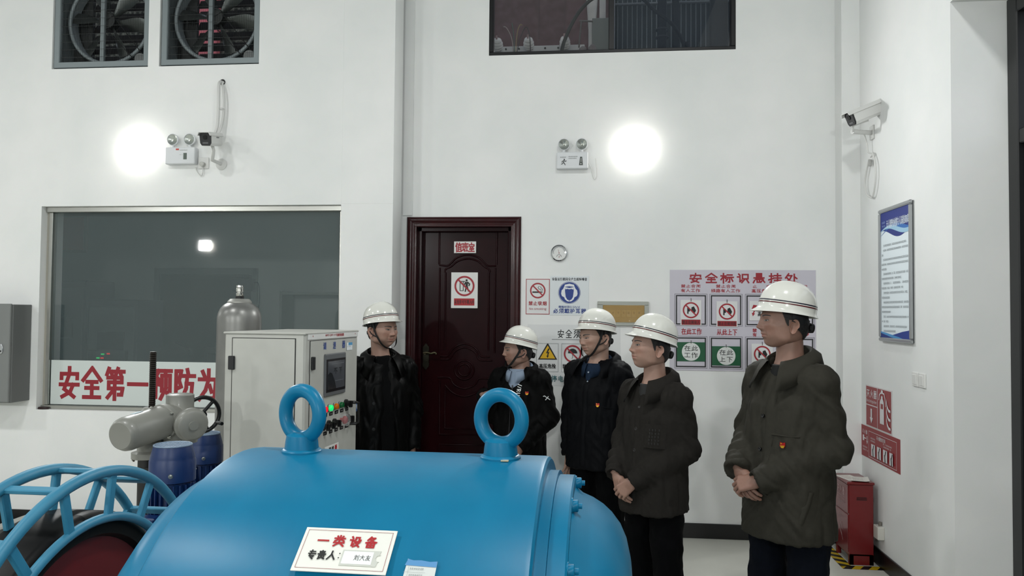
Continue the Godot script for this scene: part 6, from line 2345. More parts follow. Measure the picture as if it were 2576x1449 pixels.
func solid(m: Dictionary, called: String, material: Material, parent: Node3D, colours := PackedColorArray()) -> MeshInstance3D:
	var arr := []
	arr.resize(Mesh.ARRAY_MAX)
	arr[Mesh.ARRAY_VERTEX] = m.v
	arr[Mesh.ARRAY_NORMAL] = normals_of(m.v, m.i)
	arr[Mesh.ARRAY_INDEX] = m.i
	if colours.size() > 0:
		arr[Mesh.ARRAY_COLOR] = colours
	var am := ArrayMesh.new()
	am.add_surface_from_arrays(Mesh.PRIMITIVE_TRIANGLES, arr)
	am.surface_set_material(0, material)
	var o := MeshInstance3D.new()
	o.mesh = am
	o.name = called
	o.cast_shadow = GeometryInstance3D.SHADOW_CASTING_SETTING_ON
	parent.add_child(o, true)
	return o

func join(a: Dictionary, b: Dictionary, t := Transform3D()) -> void:
	var v: PackedVector3Array = a.v
	var base := v.size()
	for p in b.v:
		v.append(t * p)
	a.v = v
	var ix: PackedInt32Array = a.i
	for i in b.i:
		ix.append(i + base)
	a.i = ix

# ---------------------------------------------------------------- head

var bumps := []

func face_bumps(f: Dictionary) -> Array:
	var full: float = f.get("full", 0.0)
	var nose: float = f.get("nose", 1.0)
	var out := []
	for s in [-1.0, 1.0]:
		out.append_array([
			[Vector3(s * .028, .032, .088), Vector3(.027, .010, .03), Vector3(0, 0, .0055)],
			[Vector3(s * .031, .013, .085), Vector3(.017, .010, .03), Vector3(0, 0, -.0095)],
			[Vector3(s * .031, .0125, .083), Vector3(.012, .0065, .03), Vector3(0, 0, .0050)],
			[Vector3(s * .030, .001, .083), Vector3(.014, .004, .03), Vector3(0, 0, .0020)],
			[Vector3(s * .0135, -.0225, .092), Vector3(.0065, .0075, .03), Vector3(s * .002, 0, .0085 * nose)],
			[Vector3(s * .0075, -.0285, .095), Vector3(.0035, .003, .02), Vector3(0, .001, -.0040)],
			[Vector3(s * .026, -.036, .088), Vector3(.005, .016, .03), Vector3(0, 0, -.0036)],
			[Vector3(s * .052, -.006, .066), Vector3(.022, .018, .03), Vector3(s * .0035, 0, .0055)],
			[Vector3(s * .048, -.048, .060), Vector3(.022, .026, .035), Vector3(s * (.001 + .006 * full), 0, .001 + .004 * full)],
			[Vector3(s * .062, -.066, .012), Vector3(.020, .024, .035), Vector3(s * (.0075 + .003 * full), -.002, 0)],
			[Vector3(s * .072, .040, .045), Vector3(.02, .03, .03), Vector3(s * -.004, 0, 0)],
			[Vector3(s * .030, -.0030, .083), Vector3(.013, .0035, .03), Vector3(0, 0, -.0018)],
			[Vector3(s * .040, -.030, .075), Vector3(.014, .016, .03), Vector3(0, 0, -.004 * (1.0 - full))],
			[Vector3(s * .024, -.0515, .090), Vector3(.004, .004, .02), Vector3(0, 0, -.0022)],
		])
	out.append_array([
		[Vector3(0, .012, .095), Vector3(.0085, .022, .04), Vector3(0, 0, .0085 * nose)],
		[Vector3(0, -.004, .095), Vector3(.0085, .014, .04), Vector3(0, 0, .0070 * nose)],
		[Vector3(0, -.0185, .097), Vector3(.0105, .0105, .04), Vector3(0, -.002, .0180 * nose)],
		[Vector3(0, -.036, .095), Vector3(.012, .005, .03), Vector3(0, 0, -.0015)],
		[Vector3(0, -.0450, .095), Vector3(.020, .0045, .03), Vector3(0, 0, .0062)],
		[Vector3(0, -.0508, .097), Vector3(.023, .0020, .03), Vector3(0, 0, -.0058)],
		[Vector3(0, -.0575, .095), Vector3(.017, .0055, .03), Vector3(0, 0, .0062)],
		[Vector3(0, -.0695, .092), Vector3(.018, .006, .03), Vector3(0, 0, -.0040)],
		[Vector3(0, -.0920, .085), Vector3(.021, .016, .04), Vector3(0, -.002, .0105)],
		[Vector3(0, .060, .090), Vector3(.035, .022, .04), Vector3(0, 0, .0030)],
		[Vector3(0, -.102, .030), Vector3(.035, .014, .035), Vector3(0, .006 - .010 * full, 0)],
	])
	return out

func head_point(dir: Vector3, lift := 0.0) -> Vector3:
	var n := 2.25
	var rz := 0.097 if dir.z > 0.0 else 0.100
	var ry := 0.116 if dir.y > 0.0 else 0.119
	var k := pow(pow(absf(dir.x) / 0.0800, n) + pow(absf(dir.y) / ry, n) + pow(absf(dir.z) / rz, n), -1.0 / n)
	var p := dir * (k + lift)
	var q := clampf(-p.y / 0.115, 0.0, 1.0)
	p.x *= 1.0 - 0.20 * pow(q, 1.5)
	if p.z < 0.0:
		p.z *= 1.0 - 0.34 * smoothstep(0.2, 1.0, q)
		p.y += 0.022 * smoothstep(0.5, 1.0, q)
	else:
		p.z *= 1.0 - 0.10 * q * q
		p.y += 0.020 * smoothstep(0.55, 1.0, q) * (1.0 - smoothstep(0.0, 0.06, p.z))
	var o := p
	for b in bumps:
		var e: Vector3 = (o - b[0]) / b[1]
		var w := e.length_squared()
		if w < 7.0:
			p += b[2] * exp(-w)
	return p

# the point of the face whose front view is x, y
func face_at(x: float, y: float, lift := 0.0) -> Vector3:
	var tx := x
	var ty := y
	var p := Vector3.ZERO
	for i in 5:
		var zz := sqrt(maxf(1.0 - pow(tx / 0.0800, 2) - pow(ty / 0.117, 2), 0.02)) * 0.097
		p = head_point(Vector3(tx, ty, zz).normalized())
		tx += (x - p.x) * 0.8
		ty += (y - p.y) * 0.8
	return p + Vector3(x * 3.0, 0, 1).normalized() * lift

func make_head(f: Dictionary) -> Dictionary:
	bumps = face_bumps(f)
	var cols := 112
	var rows := 88
	var v := PackedVector3Array()
	var cl := PackedColorArray()
	var ix := PackedInt32Array()
	var skin: Color = f.skin
	var lip := skin.lerp(Color(0.42, 0.12, 0.10), 0.42)
	for j in rows + 1:
		var tj := float(j) / rows * 2.0 - 1.0
		var th := (absf(tj) * 0.55 + 0.45 * absf(tj) * absf(tj)) * signf(tj) * PI * 0.5
		for i in cols:
			var ti := float(i) / cols * 2.0 - 1.0
			var ph := (absf(ti) * 0.5 + 0.5 * ti * ti) * signf(ti) * PI
			var dir := Vector3(sin(ph) * cos(th), sin(th), cos(ph) * cos(th))
			var p := head_point(dir)
			v.append(p)
			var c := skin
			if p.z > 0.06:
				var m := exp(-pow(p.x / 0.019, 4.0)) * exp(-pow((p.y + 0.0512) / 0.0085, 4.0))
				c = c.lerp(lip, m * 0.9)
				var bl := exp(-pow((absf(p.x) - 0.042) / 0.022, 2)) * exp(-pow((p.y + 0.020) / 0.02, 2)) + exp(-pow(p.x / 0.014, 2)) * exp(-pow((p.y + 0.018) / 0.012, 2))
				c = c.lerp(skin * Color(1.06, 0.84, 0.80), clampf(bl, 0.0, 1.0) * 0.5)
				var beard := exp(-pow(p.x / 0.04, 4.0)) * (exp(-pow((p.y + 0.080) / 0.018, 4.0)) + exp(-pow((p.y + 0.037) / 0.007, 4.0)))
				c = c.lerp(skin * Color(0.62, 0.66, 0.70), clampf(beard * (0.5 + 0.5 * skin_noise.get_noise_3dv(p * 900.0)), 0.0, 1.0) * f.get("stubble", 0.25))
			c = c * (1.0 + 0.06 * skin_noise.get_noise_3dv(p * 90.0))
			cl.append(Color(c.r, c.g, c.b))
	for j in rows:
		for i in cols:
			var a := j * cols + i
			var b := j * cols + (i + 1) % cols
			ix.append_array(PackedInt32Array([a, a + cols, b, b, a + cols, b + cols]))
	var out := {"v": v, "i": ix, "c": cl}
	# eyes, brows
	for s in [-1.0, 1.0]:
		var open: float = f.get("open", 1.0)
		var add := func(outline: Array, lift: float, colour: Color, mid: Vector2) -> void:
			var base: int = out.v.size()
			var vv: PackedVector3Array = out.v
			var cc: PackedColorArray = out.c
			var ii: PackedInt32Array = out.i
			vv.append(face_at(mid.x, mid.y, lift))
			cc.append(colour)
			for q in outline:
				var qq: Vector2 = q
				vv.append(face_at(qq.x, qq.y, lift))
				cc.append(colour)
			for k in outline.size():
				var e1: int = base + 1 + k
				var e2: int = base + 1 + (k + 1) % outline.size()
				if s > 0:
					ii.append_array(PackedInt32Array([base, e2, e1]))
				else:
					ii.append_array(PackedInt32Array([base, e1, e2]))
			out.v = vv
			out.c = cc
			out.i = ii
		var o := Vector2(s * 0.0310, 0.0118)
		var lid := []
		var white := []
		var iris := []
		for k in 20:
			var a := TAU * k / 20
			var up := 0.0040 * open if sin(a) > 0 else 0.0030 * open
			white.append(o + Vector2(cos(a) * 0.0130, sin(a) * up + s * cos(a) * 0.0010))
			lid.append(o + Vector2(cos(a) * 0.0150, sin(a) * (up + (0.0022 if sin(a) > 0 else 0.0006)) + s * cos(a) * 0.0012))
			iris.append(o + Vector2(s * f.get("gaze", 0.0) * 0.004 * 0 + f.get("gaze", 0.0) * 0.0045 + cos(a) * 0.0052, clampf(sin(a) * 0.0052, -0.0028 * open, 0.0037 * open)))
		add.call(lid, 0.0007, Color(0.030, 0.018, 0.014), o)
		add.call(white, 0.0011, Color(0.24, 0.215, 0.195), o)
		add.call(iris, 0.0015, Color(0.012, 0.008, 0.007), o + Vector2(f.get("gaze", 0.0) * 0.0045, 0))
		var brow := []
		var n := 9
		for k in n:
			var t := float(k) / (n - 1)
			brow.append(Vector2(s * lerpf(0.012, 0.052, t), 0.0285 + 0.0058 * sin(t * 2.2 + 0.3) + 0.0036 * (1.0 - t * 0.4)))
		for k in range(n - 1, -1, -1):
			var t := float(k) / (n - 1)
			brow.append(Vector2(s * lerpf(0.012, 0.052, t), 0.0285 + 0.0058 * sin(t * 2.2 + 0.3) - 0.0036 * (1.0 - t * 0.7)))
		# a brow is a strip, so fill it in quads
		var bb: int = out.v.size()
		var vv: PackedVector3Array = out.v
		var cc: PackedColorArray = out.c
		var ii: PackedInt32Array = out.i
		for q in brow:
			vv.append(face_at(q.x, q.y, 0.0012))
			cc.append(f.hair)
		for k in n - 1:
			var q1 := bb + k
			var q2 := bb + k + 1
			var q3 := bb + 2 * n - 2 - k
			var q4 := bb + 2 * n - 1 - k
			ii.append_array(PackedInt32Array([q1, q2, q3, q1, q3, q4] if s < 0 else [q1, q3, q2, q1, q4, q3]))
		out.v = vv
		out.c = cc
		out.i = ii
	# ears: dished shells with a raised rim
	for s in [-1.0, 1.0]:
		var vv: PackedVector3Array = out.v
		var cc: PackedColorArray = out.c
		var ii: PackedInt32Array = out.i
		var base := vv.size()
		var na := 22
		var rad := [[0.0, 0.004], [0.45, 0.003], [0.72, 0.010], [0.90, 0.017], [1.0, 0.014], [0.97, 0.006], [0.72, 0.0], [0.5, -0.008]]
		for k in na:
			var a := TAU * k / na
			var ey := sin(a) * (0.033 if sin(a) > 0 else 0.032)
			var ez := cos(a) * (0.019 if sin(a) > -0.2 else 0.013)
			for r in rad:
				var back := clampf(-cos(a) * 0.5 + 0.5, 0.0, 1.0)
				var h: float = r[1] * (0.35 + 0.65 * back) + back * r[0] * 0.008
				vv.append(Vector3(s * (0.0775 + h), -0.008 + ey * r[0] - 0.006 * ez * 10.0 * 0, -0.012 + ez * r[0] + ey * r[0] * -0.15))
				cc.append(skin * Color(1.0, 0.92, 0.90))
		for k in na:
			var k2 := (k + 1) % na
			for r in rad.size() - 1:
				var p1 := base + k * rad.size() + r
				var p2 := base + k2 * rad.size() + r
				if s > 0:
					ii.append_array(PackedInt32Array([p1, p1 + 1, p2 + 1, p1, p2 + 1, p2]))
				else:
					ii.append_array(PackedInt32Array([p1, p2 + 1, p1 + 1, p1, p2, p2 + 1]))
		out.v = vv
		out.c = cc
		out.i = ii
	return out

func make_hair(f: Dictionary) -> Dictionary:
	var v := PackedVector3Array()
	var ix := PackedInt32Array()
	var ids := {}
	var cols := 220
	var rows := 150
	var keep_ := func(p: Vector3) -> bool:
		if p.y > 0.075:
			return true
		var side := absf(p.x)
		if p.z > 0.045:
			return p.y > 0.064 + f.get("recede", 0.0)
		if p.z > 0.008:
			return p.y > lerpf(-0.006, 0.058, smoothstep(0.012, 0.045, p.z))
		if p.z > -0.030:
			return p.y > 0.020
		return p.y > -0.066 + smoothstep(-0.085, -0.03, p.z) * 0.045
	for j in rows:
		for i in cols:
			var cor := []
			var ok := true
			for e in [[i, j], [i + 1, j], [i + 1, j + 1], [i, j + 1]]:
				var key: int = e[1] * cols + e[0] % cols
				if not ids.has(key):
					var th := (float(e[1]) / rows - 0.5) * PI
					var ph := float(e[0] % cols) / cols * TAU
					var dir := Vector3(sin(ph) * cos(th), sin(th), cos(ph) * cos(th))
					var base := head_point(dir)
					if not keep_.call(base):
						ids[key] = -1
					else:
						ids[key] = v.size()
						var rough := 0.0052 + 0.0012 * skin_noise.get_noise_3d(base.x * 260, base.y * 70, base.z * 260)
						v.append(base + dir * rough)
				cor.append(ids[key])
				if ids[key] < 0:
					ok = false
			if ok:
				ix.append_array(PackedInt32Array([cor[0], cor[3], cor[1], cor[1], cor[3], cor[2]]))
	return {"v": v, "i": ix}

# ---------------------------------------------------------------- hand, built pointing along +y, back of the hand +z, thumb on +x

func make_hand(curl: Array, thumb: float, spread := 1.0) -> Dictionary:
	var f := Field.new(Vector3(-0.065, -0.055, -0.085), Vector3(0.085, 0.20, 0.04), 0.0042)
	var kx := [0.031, 0.010, -0.0115, -0.031]
	var ky := [0.088, 0.093, 0.088, 0.078]
	var ln := [0.074, 0.082, 0.076, 0.060]
	for i in 4:
		f.cap(Vector3(kx[i] * 0.62, 0.005, -0.003), Vector3(kx[i], ky[i] - 0.004, 0), 0.0145, 0.0115, 0.012)
	f.cap(Vector3(0, -0.05, -0.004), Vector3(0, 0.012, -0.004), 0.0245, 0.024, 0.012)
	f.cap(Vector3(0.018, 0.02, -0.012), Vector3(0.030, 0.052, -0.014), 0.016, 0.013, 0.014)
	for i in 4:
		var a: float = curl[i]
		var p := Vector3(kx[i], ky[i], 0)
		var ang := 0.0
		var r := [0.0098, 0.0102, 0.0096, 0.0084][i] as float
		for sg in 3:
			ang += a * [0.8, 1.0, 0.7][sg]
			var seg: float = ln[i] * [0.46, 0.30, 0.24][sg]
			var side: float = kx[i] * 0.35 * spread * (1.0 if sg == 0 else 0.2)
			var q := p + Vector3(side * 0.4, cos(ang) * seg, -sin(ang) * seg)
			f.cap(p, q, r, r * 0.92, 0.004)
			p = q
			r *= 0.90
	var t0 := Vector3(0.028, 0.028, -0.010)
	var t1 := Vector3(0.050, 0.060, -0.012 - 0.012 * thumb)
	var t2 := Vector3(0.056 - 0.014 * thumb, 0.090, -0.018 - 0.018 * thumb)
	var t3 := Vector3(0.056 - 0.024 * thumb, 0.113, -0.022 - 0.022 * thumb)
	f.cap(t0, t1, 0.0150, 0.0115, 0.010)
	f.cap(t1, t2, 0.0112, 0.0105, 0.004)
	f.cap(t2, t3, 0.0104, 0.0085, 0.004)
	return f.net()

# ---------------------------------------------------------------- hard hat in head space

func hat_point(ph: float, t: float, lift := 0.0) -> Vector3:
	# t: 0 at the crown, 1 at the rim of the dome, up to 1.25 along the brim
	var sx := sin(ph)
	var cz := cos(ph)
	var rx := 0.1090
	var rz := 0.1250
	var hgt := 0.127
	var p: Vector3
	if t <= 1.0:
		var a := pow(t, 0.95) * PI * 0.5
		var ring := pow(sin(a), 0.90)
		var up := pow(cos(a), 0.84) * hgt
		p = Vector3(sx * rx * ring, up, cz * rz * ring)
		# raised crest running front to back
		p.y += 0.0025 * exp(-pow(p.x / 0.028, 2.0)) * smoothstep(0.0, 0.6, cos(a))
		p += Vector3(sx, 0.35, cz).normalized() * lift
	else:
		var b := (t - 1.0) / 0.25
		var front := pow(maxf(cz, 0.0), 2.2)
		var out := (0.009 + 0.026 * front) * b
		p = Vector3(sx * (rx + out), -0.016 * pow(b, 0.8) - 0.010 * front * b, cz * (rz + out))
		p += Vector3(sx, 0.0, cz) * lift
	return p + Vector3(0, 0.064, -0.006)

func make_hat(parent: Node3D, at: Transform3D, strap: bool) -> void:
	var hat := Node3D.new()
	hat.name = "hard_hat"
	parent.add_child(hat, true)
	hat.transform = at
	var shell := mat(Color(0.86, 0.86, 0.83), 0.16, 0.0, 0.4)
	var n := 64
	var s := mesh()
	s.set_smooth_group(1)
	var ts := []
	for i in 23:
		ts.append(i / 22.0)
	for i in range(1, 6):
		ts.append(1.0 + 0.05 * i)
	for i in ts.size() - 1:
		for k in n:
			var a := TAU * k / n
			var b := TAU * (k + 1) / n
			if i == 0:
				s.add_vertex(hat_point(a, 0.0)); s.add_vertex(hat_point(b, ts[1])); s.add_vertex(hat_point(a, ts[1]))
			else:
				quad(s, hat_point(a, ts[i]), hat_point(b, ts[i]), hat_point(b, ts[i + 1]), hat_point(a, ts[i + 1]))
	# turned-in edge and the inside of the shell
	s.set_smooth_group(2)
	for i in range(ts.size() - 1, 2, -2):
		for k in n:
			var a := TAU * k / n
			var b := TAU * (k + 1) / n
			var l0 := 0.0 if i == ts.size() - 1 else -0.004
			quad(s, hat_point(a, ts[i], l0), hat_point(b, ts[i], l0), hat_point(b, ts[i - 2], -0.004), hat_point(a, ts[i - 2], -0.004))
	part("shell", s, shell, hat)
	# navy and red stripes round the dome
	for q in [[0.862, 0.884, Color(0.06, 0.06, 0.16), "navy stripe"], [0.906, 0.928, Color(0.34, 0.05, 0.09), "dark red stripe"]]:
		s = mesh()
		s.set_smooth_group(1)
		for k in n:
			var a := TAU * k / n
			var b := TAU * (k + 1) / n
			quad(s, hat_point(a, q[0], 0.0008), hat_point(b, q[0], 0.0008), hat_point(b, q[1], 0.0008), hat_point(a, q[1], 0.0008))
		part("stripe", s, mat(q[2], 0.3), hat, q[3])
	# harness band and ratchet knob behind the head
	s = mesh()
	var band := []
	for k in 25:
		var a := lerpf(-1.55, 1.55, k / 24.0)
		band.append(Vector3(sin(a) * 0.088, 0.046 - 0.030 * (0.5 + 0.5 * cos(a)), -cos(a) * 0.110 + 0.002))
	for k in 24:
		var u := Vector3(0, 0.016, 0)
		quad(s, band[k] + u, band[k + 1] + u, band[k + 1] - u, band[k] - u)
	part("harness_band", s, mat(Color(0.10, 0.11, 0.12), 0.6), hat)
	s = mesh()
	rod(s, Vector3(0, 0.004, -0.104), Vector3(0, 0.004, -0.132), 0.024, 18, 0.020)
	box(s, Vector3(0, 0.004, -0.108), Vector3(0.085, 0.026, 0.012), 0.005)
	part("ratchet_knob", s, mat(Color(0.035, 0.035, 0.04), 0.5), hat)
	if strap:
		s = mesh()
		for sd in [-1.0, 1.0]:
			var pts := smooth([Vector3(sd * 0.092, 0.052, 0.018), Vector3(sd * 0.084, -0.010, 0.024), Vector3(sd * 0.078, -0.048, 0.036), Vector3(sd * 0.060, -0.092, 0.048), Vector3(sd * 0.030, -0.118, 0.055), Vector3(0, -0.124, 0.056)], 5)
			for k in pts.size() - 1:
				var w := Vector3(0, 0.002, 0.0075)
				var o: Vector3 = Vector3(pts[k].x, 0, 0).normalized() * 0.001
				quad(s, pts[k] + w + o, pts[k + 1] + w + o, pts[k + 1] - w + o, pts[k] - w + o)
			tube(s, smooth([Vector3(sd * 0.092, 0.052, -0.045), Vector3(sd * 0.084, -0.015, -0.015), Vector3(sd * 0.079, -0.045, 0.033)], 4), 0.004, 5)
		part("chin_strap", s, mat(Color(0.05, 0.05, 0.055), 0.7), hat)

# ---------------------------------------------------------------- clothing helpers

# turned-down collar round the neck; flap is how far the front points fall
func make_collar(parent: Node3D, called: String, o: Vector3, rx: float, rz: float, stand: float, flap: float, gap: float, spread: float, m: Material, drop := 0.035) -> void:
	var n := 40
	var rows := 7
	var grid := []
	for k in n + 1:
		var a := lerpf(-(PI - gap), PI - gap, float(k) / n)
		var fr := (1.0 - cos(a)) * 0.5
		var e := smoothstep(0.55, 1.0, absf(a) / (PI - gap))
		var base := o + Vector3(sin(a) * rx, -drop * fr, -cos(a) * rz)
		var outw := Vector3(sin(a) * 1.0, 0, -cos(a) * 0.9).normalized()
		var top := base + Vector3(0, stand * (1.0 - 0.35 * fr), 0) + outw * 0.006
		var fl := flap * (0.72 + 0.55 * e)
		var low := top + outw * (spread * (0.9 + 0.5 * e)) + Vector3(0, -fl, 0)
		var mid := top + outw * (spread * 0.62 + 0.006) + Vector3(0, -fl * 0.35, 0)
		var row := [base - outw * 0.002, base.lerp(top, 0.6), top + Vector3(0, 0.003, 0), top + outw * 0.008 + Vector3(0, 0.001, 0), mid, low, low - outw * 0.005 + Vector3(0, 0.003, 0)]
		grid.append(row)
	var s := mesh()
	s.set_smooth_group(1)
	for k in n:
		for r in rows - 1:
			quad(s, grid[k][r], grid[k][r + 1], grid[k + 1][r + 1], grid[k + 1][r])
	part(called, s, m, parent)

# a strip that follows the surface of a garment; points are x, y seen from the front (dir = towards -z) or the given side
func strip_on(f: Field, pts: Array, half: float, lift: float, from: Vector3, dir: Vector3, side: Vector3) -> SurfaceTool:
	var s := mesh()
	s.set_smooth_group(1)
	var rows := []
	for p in pts:
		var row := []
		for e in [-1.0, -0.4, 0.4, 1.0]:
			var q: Vector3 = p
			var h := f.hit(from + q + side * half * e - dir * 0.0, dir)
			row.append(h - dir * (lift + 0.004 if absf(e) < 0.9 else 0.0))
		rows.append(row)
	for i in rows.size() - 1:
		for e in 3:
			quad(s, rows[i][e], rows[i][e + 1], rows[i + 1][e + 1], rows[i + 1][e])
	return s

func cloth(c: Color, rough := 0.85, weave := 0.0, tone := 0.08) -> StandardMaterial3D:
	var m := StandardMaterial3D.new()
	m.albedo_color = Color(1, 1, 1)
	m.albedo_texture = tones(0.05, c * (1.0 - tone), c * (1.0 + tone), 3, 256, int(c.r * 999.0) + 3)
	m.roughness = rough
	m.metallic_specular = 0.22
	m.uv1_triplanar = true
	m.uv1_scale = Vector3.ONE * 2.5
	if weave > 0.0:
		m.heightmap_enabled = true
		m.heightmap_texture = relief(0.25, 2, 256, 91)
		m.heightmap_scale = weave
	return m

func badge(f: Field, parent: Node3D, x: float, y: float) -> void:
	var h := f.hit(Vector3(x, y, 0.5), Vector3(0, 0, -1))
	var n := f.normal(h)
	var b := inner("badge", h + n * 0.006, parent)
	b.basis = Basis.looking_at(-n, Vector3.UP)
	var s := mesh()
	prism(s, [Vector2(-0.011, 0.013), Vector2(0.0, 0.010), Vector2(0.012, 0.013), Vector2(0.0125, -0.004), Vector2(0.006, -0.013), Vector2(-0.005, -0.013), Vector2(-0.012, -0.004)], 0.0, 0.004)
	part("red_field", s, mat(Color(0.62, 0.05, 0.04), 0.25, 0.3), b)
	s = mesh()
	prism(s, [Vector2(-0.010, -0.002), Vector2(0.011, -0.001), Vector2(0.0055, -0.0125), Vector2(-0.0045, -0.0125)], 0.0035, 0.005)
	prism(s, [Vector2(-0.008, 0.009), Vector2(-0.003, 0.009), Vector2(-0.003, 0.004), Vector2(-0.008, 0.004)], 0.0035, 0.005)
	part("gold_field", s, mat(Color(0.80, 0.62, 0.16), 0.25, 0.6), b)

func button(f: Field, parent: Node3D, x: float, y: float, r: float, m: Material) -> void:
	var h := f.hit(Vector3(x, y, 0.5), Vector3(0, 0, -1))
	var s := mesh()
	lathe(s, [Vector2(r, -0.003), Vector2(r, 0.003), Vector2(r * 0.8, 0.0042), Vector2(r * 0.5, 0.003), Vector2(0, 0.003)], 16, lie(h + f.normal(h) * 0.005, f.normal(h)))
	part("button", s, m, parent)

# ---------------------------------------------------------------- one person

func build_person(q: Dictionary) -> Dictionary:
	var t := thing("person", q.label, "person", q.at, deg_to_rad(q.turn), "people in white hard hats")
	var h: float = q.height                                   # crown of the head above the floor
	var u := h / 1.72
	var head_c: Vector3 = Vector3(q.get("lean_x", 0.0), h - 0.122, 0.02 + q.get("lean", 0.0))
	var hb := Basis(Vector3.UP, deg_to_rad(q.head[0])) * Basis(Vector3.RIGHT, deg_to_rad(q.head[1])) * Basis(Vector3.BACK, deg_to_rad(q.head[2]))
	var hs: float = q.get("head_size", 1.06)
	var ht := Transform3D(hb * Basis.from_scale(Vector3.ONE * hs), head_c)
	var sh_y: float = q.get("shoulder", 1.405 * u)
	var sw: float = q.get("shoulder_w", 0.185)
	var lean: float = q.get("lean", 0.0)
	var neck_b := Vector3(q.get("lean_x", 0.0) * 0.6, sh_y + 0.055, lean * 0.8 - 0.005)
	var arms := []
	for s in [1.0, -1.0]:
		var a: Array = q.left if s > 0 else q.right
		arms.append([Vector3(s * sw, sh_y - 0.012, lean * 0.7 - 0.012), a[0], a[1]])

	# body: neck, trunk and limbs in one skin, with head and hands added to the same mesh
	var f := Field.new(Vector3(-0.42, 0.02, -0.30), Vector3(0.42, h - 0.06, 0.46), 0.020)
	f.cap(head_c + hb * Vector3(0, -0.055, -0.034), neck_b + Vector3(0, -0.03, -0.012), 0.055 * hs, 0.066, 0.03)
	f.loft([[0.84 * u, 0, 0, 0.15, 0.10], [1.0 * u, 0, 0.0, 0.145, 0.10], [1.25 * u, 0, lean * 0.5 - 0.01, 0.140, 0.082], [sh_y - 0.02, 0, lean * 0.8 - 0.012, 0.11, 0.062], [sh_y + 0.05, 0, lean * 0.8, 0.06, 0.06]], 0.05)
	for a in arms:
		f.cap(a[0], a[1], 0.048, 0.040, 0.03)
		f.cap(a[1], a[2], 0.040, 0.028, 0.02)
	for s in [1.0, -1.0]:
		f.cap(Vector3(s * 0.085, 0.86 * u, 0), Vector3(s * 0.095, 0.48 * u, 0.015), 0.072, 0.052, 0.03)
		f.cap(Vector3(s * 0.095, 0.48 * u, 0.015), Vector3(s * 0.10, 0.09, -0.02), 0.050, 0.036, 0.02)
	var body := f.net()
	var skin: Color = q.face.skin
	var colours := PackedColorArray()
	for p in body.v:
		var k := 1.0 + 0.06 * skin_noise.get_noise_3dv(p * 60.0)
		colours.append(Color(skin.r * k, skin.g * k, skin.b * k))
	var head := make_head(q.face)
	join(body, head, ht)
	colours.append_array(head.c)
	for s in 2:
		var hp: Dictionary = q.hands[s]
		var hand := make_hand(hp.curl, hp.get("thumb", 0.5))
		var yv: Vector3 = hp.y.normalized()
		var zv: Vector3 = (hp.z - yv * yv.dot(hp.z)).normalized()
		var xv := yv.cross(zv)
		var mirror := 1.0 if s == 1 else -1.0
		# thumb side: the left hand is the mirror image of the right one
		var bs := Basis(xv * (-mirror), yv, zv)
		if hp.get("flip", false):
			bs = Basis(xv * mirror, yv, zv)
		var wrist: Vector3 = arms[s][2] + yv * hp.get("out", 0.025)
		var tr := Transform3D(bs, wrist)
		if tr.basis.determinant() < 0:
			var ii: PackedInt32Array = hand.i
			for k in range(0, ii.size(), 3):
				var sw_ := ii[k + 1]
				ii[k + 1] = ii[k + 2]
				ii[k + 2] = sw_
			hand.i = ii
		join(body, hand, tr)
		for p in hand.v:
			var kk := 0.97 + 0.08 * skin_noise.get_noise_3dv(p * 80.0)
			colours.append(Color(skin.r * kk, skin.g * kk * 0.96, skin.b * kk * 0.95))
	var sm := StandardMaterial3D.new()
	sm.vertex_color_use_as_albedo = true
	sm.roughness = 0.5
	sm.subsurf_scatter_enabled = true
	sm.subsurf_scatter_strength = 0.06
	solid(body, "body", sm, t, colours)
	var hair := solid(make_hair(q.face), "hair", mat(q.hair_tone, 0.7), t)
	hair.transform = ht
	make_hat(t, ht * Transform3D(Basis(Vector3.RIGHT, deg_to_rad(q.get("hat_tilt", 0.0))), Vector3(0, q.get("hat_up", 0.0), 0)), q.strap)

	# trousers
	f = Field.new(Vector3(-0.32, 0.03, -0.24), Vector3(0.32, 1.06 * u, 0.24), 0.015)
	f.loft([[0.80 * u, 0, 0, 0.17, 0.125], [0.92 * u, 0, 0, 0.178, 0.128], [1.02 * u, 0, 0, 0.168, 0.115]], 0.03)
	for s in [1.0, -1.0]:
		var lg: Array = q.get("legs", [0.10, 0.115, 0.125])
		f.cap(Vector3(s * lg[0], 0.84 * u, 0), Vector3(s * lg[1], 0.47 * u, 0.015), 0.098, 0.085, 0.02)
		f.cap(Vector3(s * lg[1], 0.47 * u, 0.015), Vector3(s * lg[2], 0.06, -0.015), 0.085, 0.078, 0.02)
	f.keep(Vector3(0, 0.055, 0), Vector3.UP)
	var tm := f.net()
	crease(tm, 0.010, Vector3(9, 5, 9))
	solid(tm, "trousers", q.trousers, t)
	# shoes
	for s in [1.0, -1.0]:
		var sf := Field.new(Vector3(-0.07, 0.0, -0.14), Vector3(0.07, 0.13, 0.22), 0.012)
		sf.cap(Vector3(0, 0.05, -0.06), Vector3(0, 0.045, 0.13), 0.046, 0.044, 0.02)
		sf.cap(Vector3(0, 0.08, -0.05), Vector3(0, 0.10, -0.055), 0.048, 0.046, 0.02)
		sf.keep(Vector3(0, 0.012, 0), Vector3.UP)
		var so := solid(sf.net(), "shoe", mat(Color(0.03, 0.03, 0.03), 0.45), t)
		so.position = Vector3(s * q.get("legs", [0.10, 0.115, 0.125])[2], -0.012, -0.02)
		so.rotation.y = s * 0.18

	# jacket
	f = Field.new(Vector3(-0.42, q.hem - 0.04, -0.32), Vector3(0.42, sh_y + 0.12, 0.48), 0.0095)
	f.loft(q.torso, 0.05, q.get("square", 2.4))
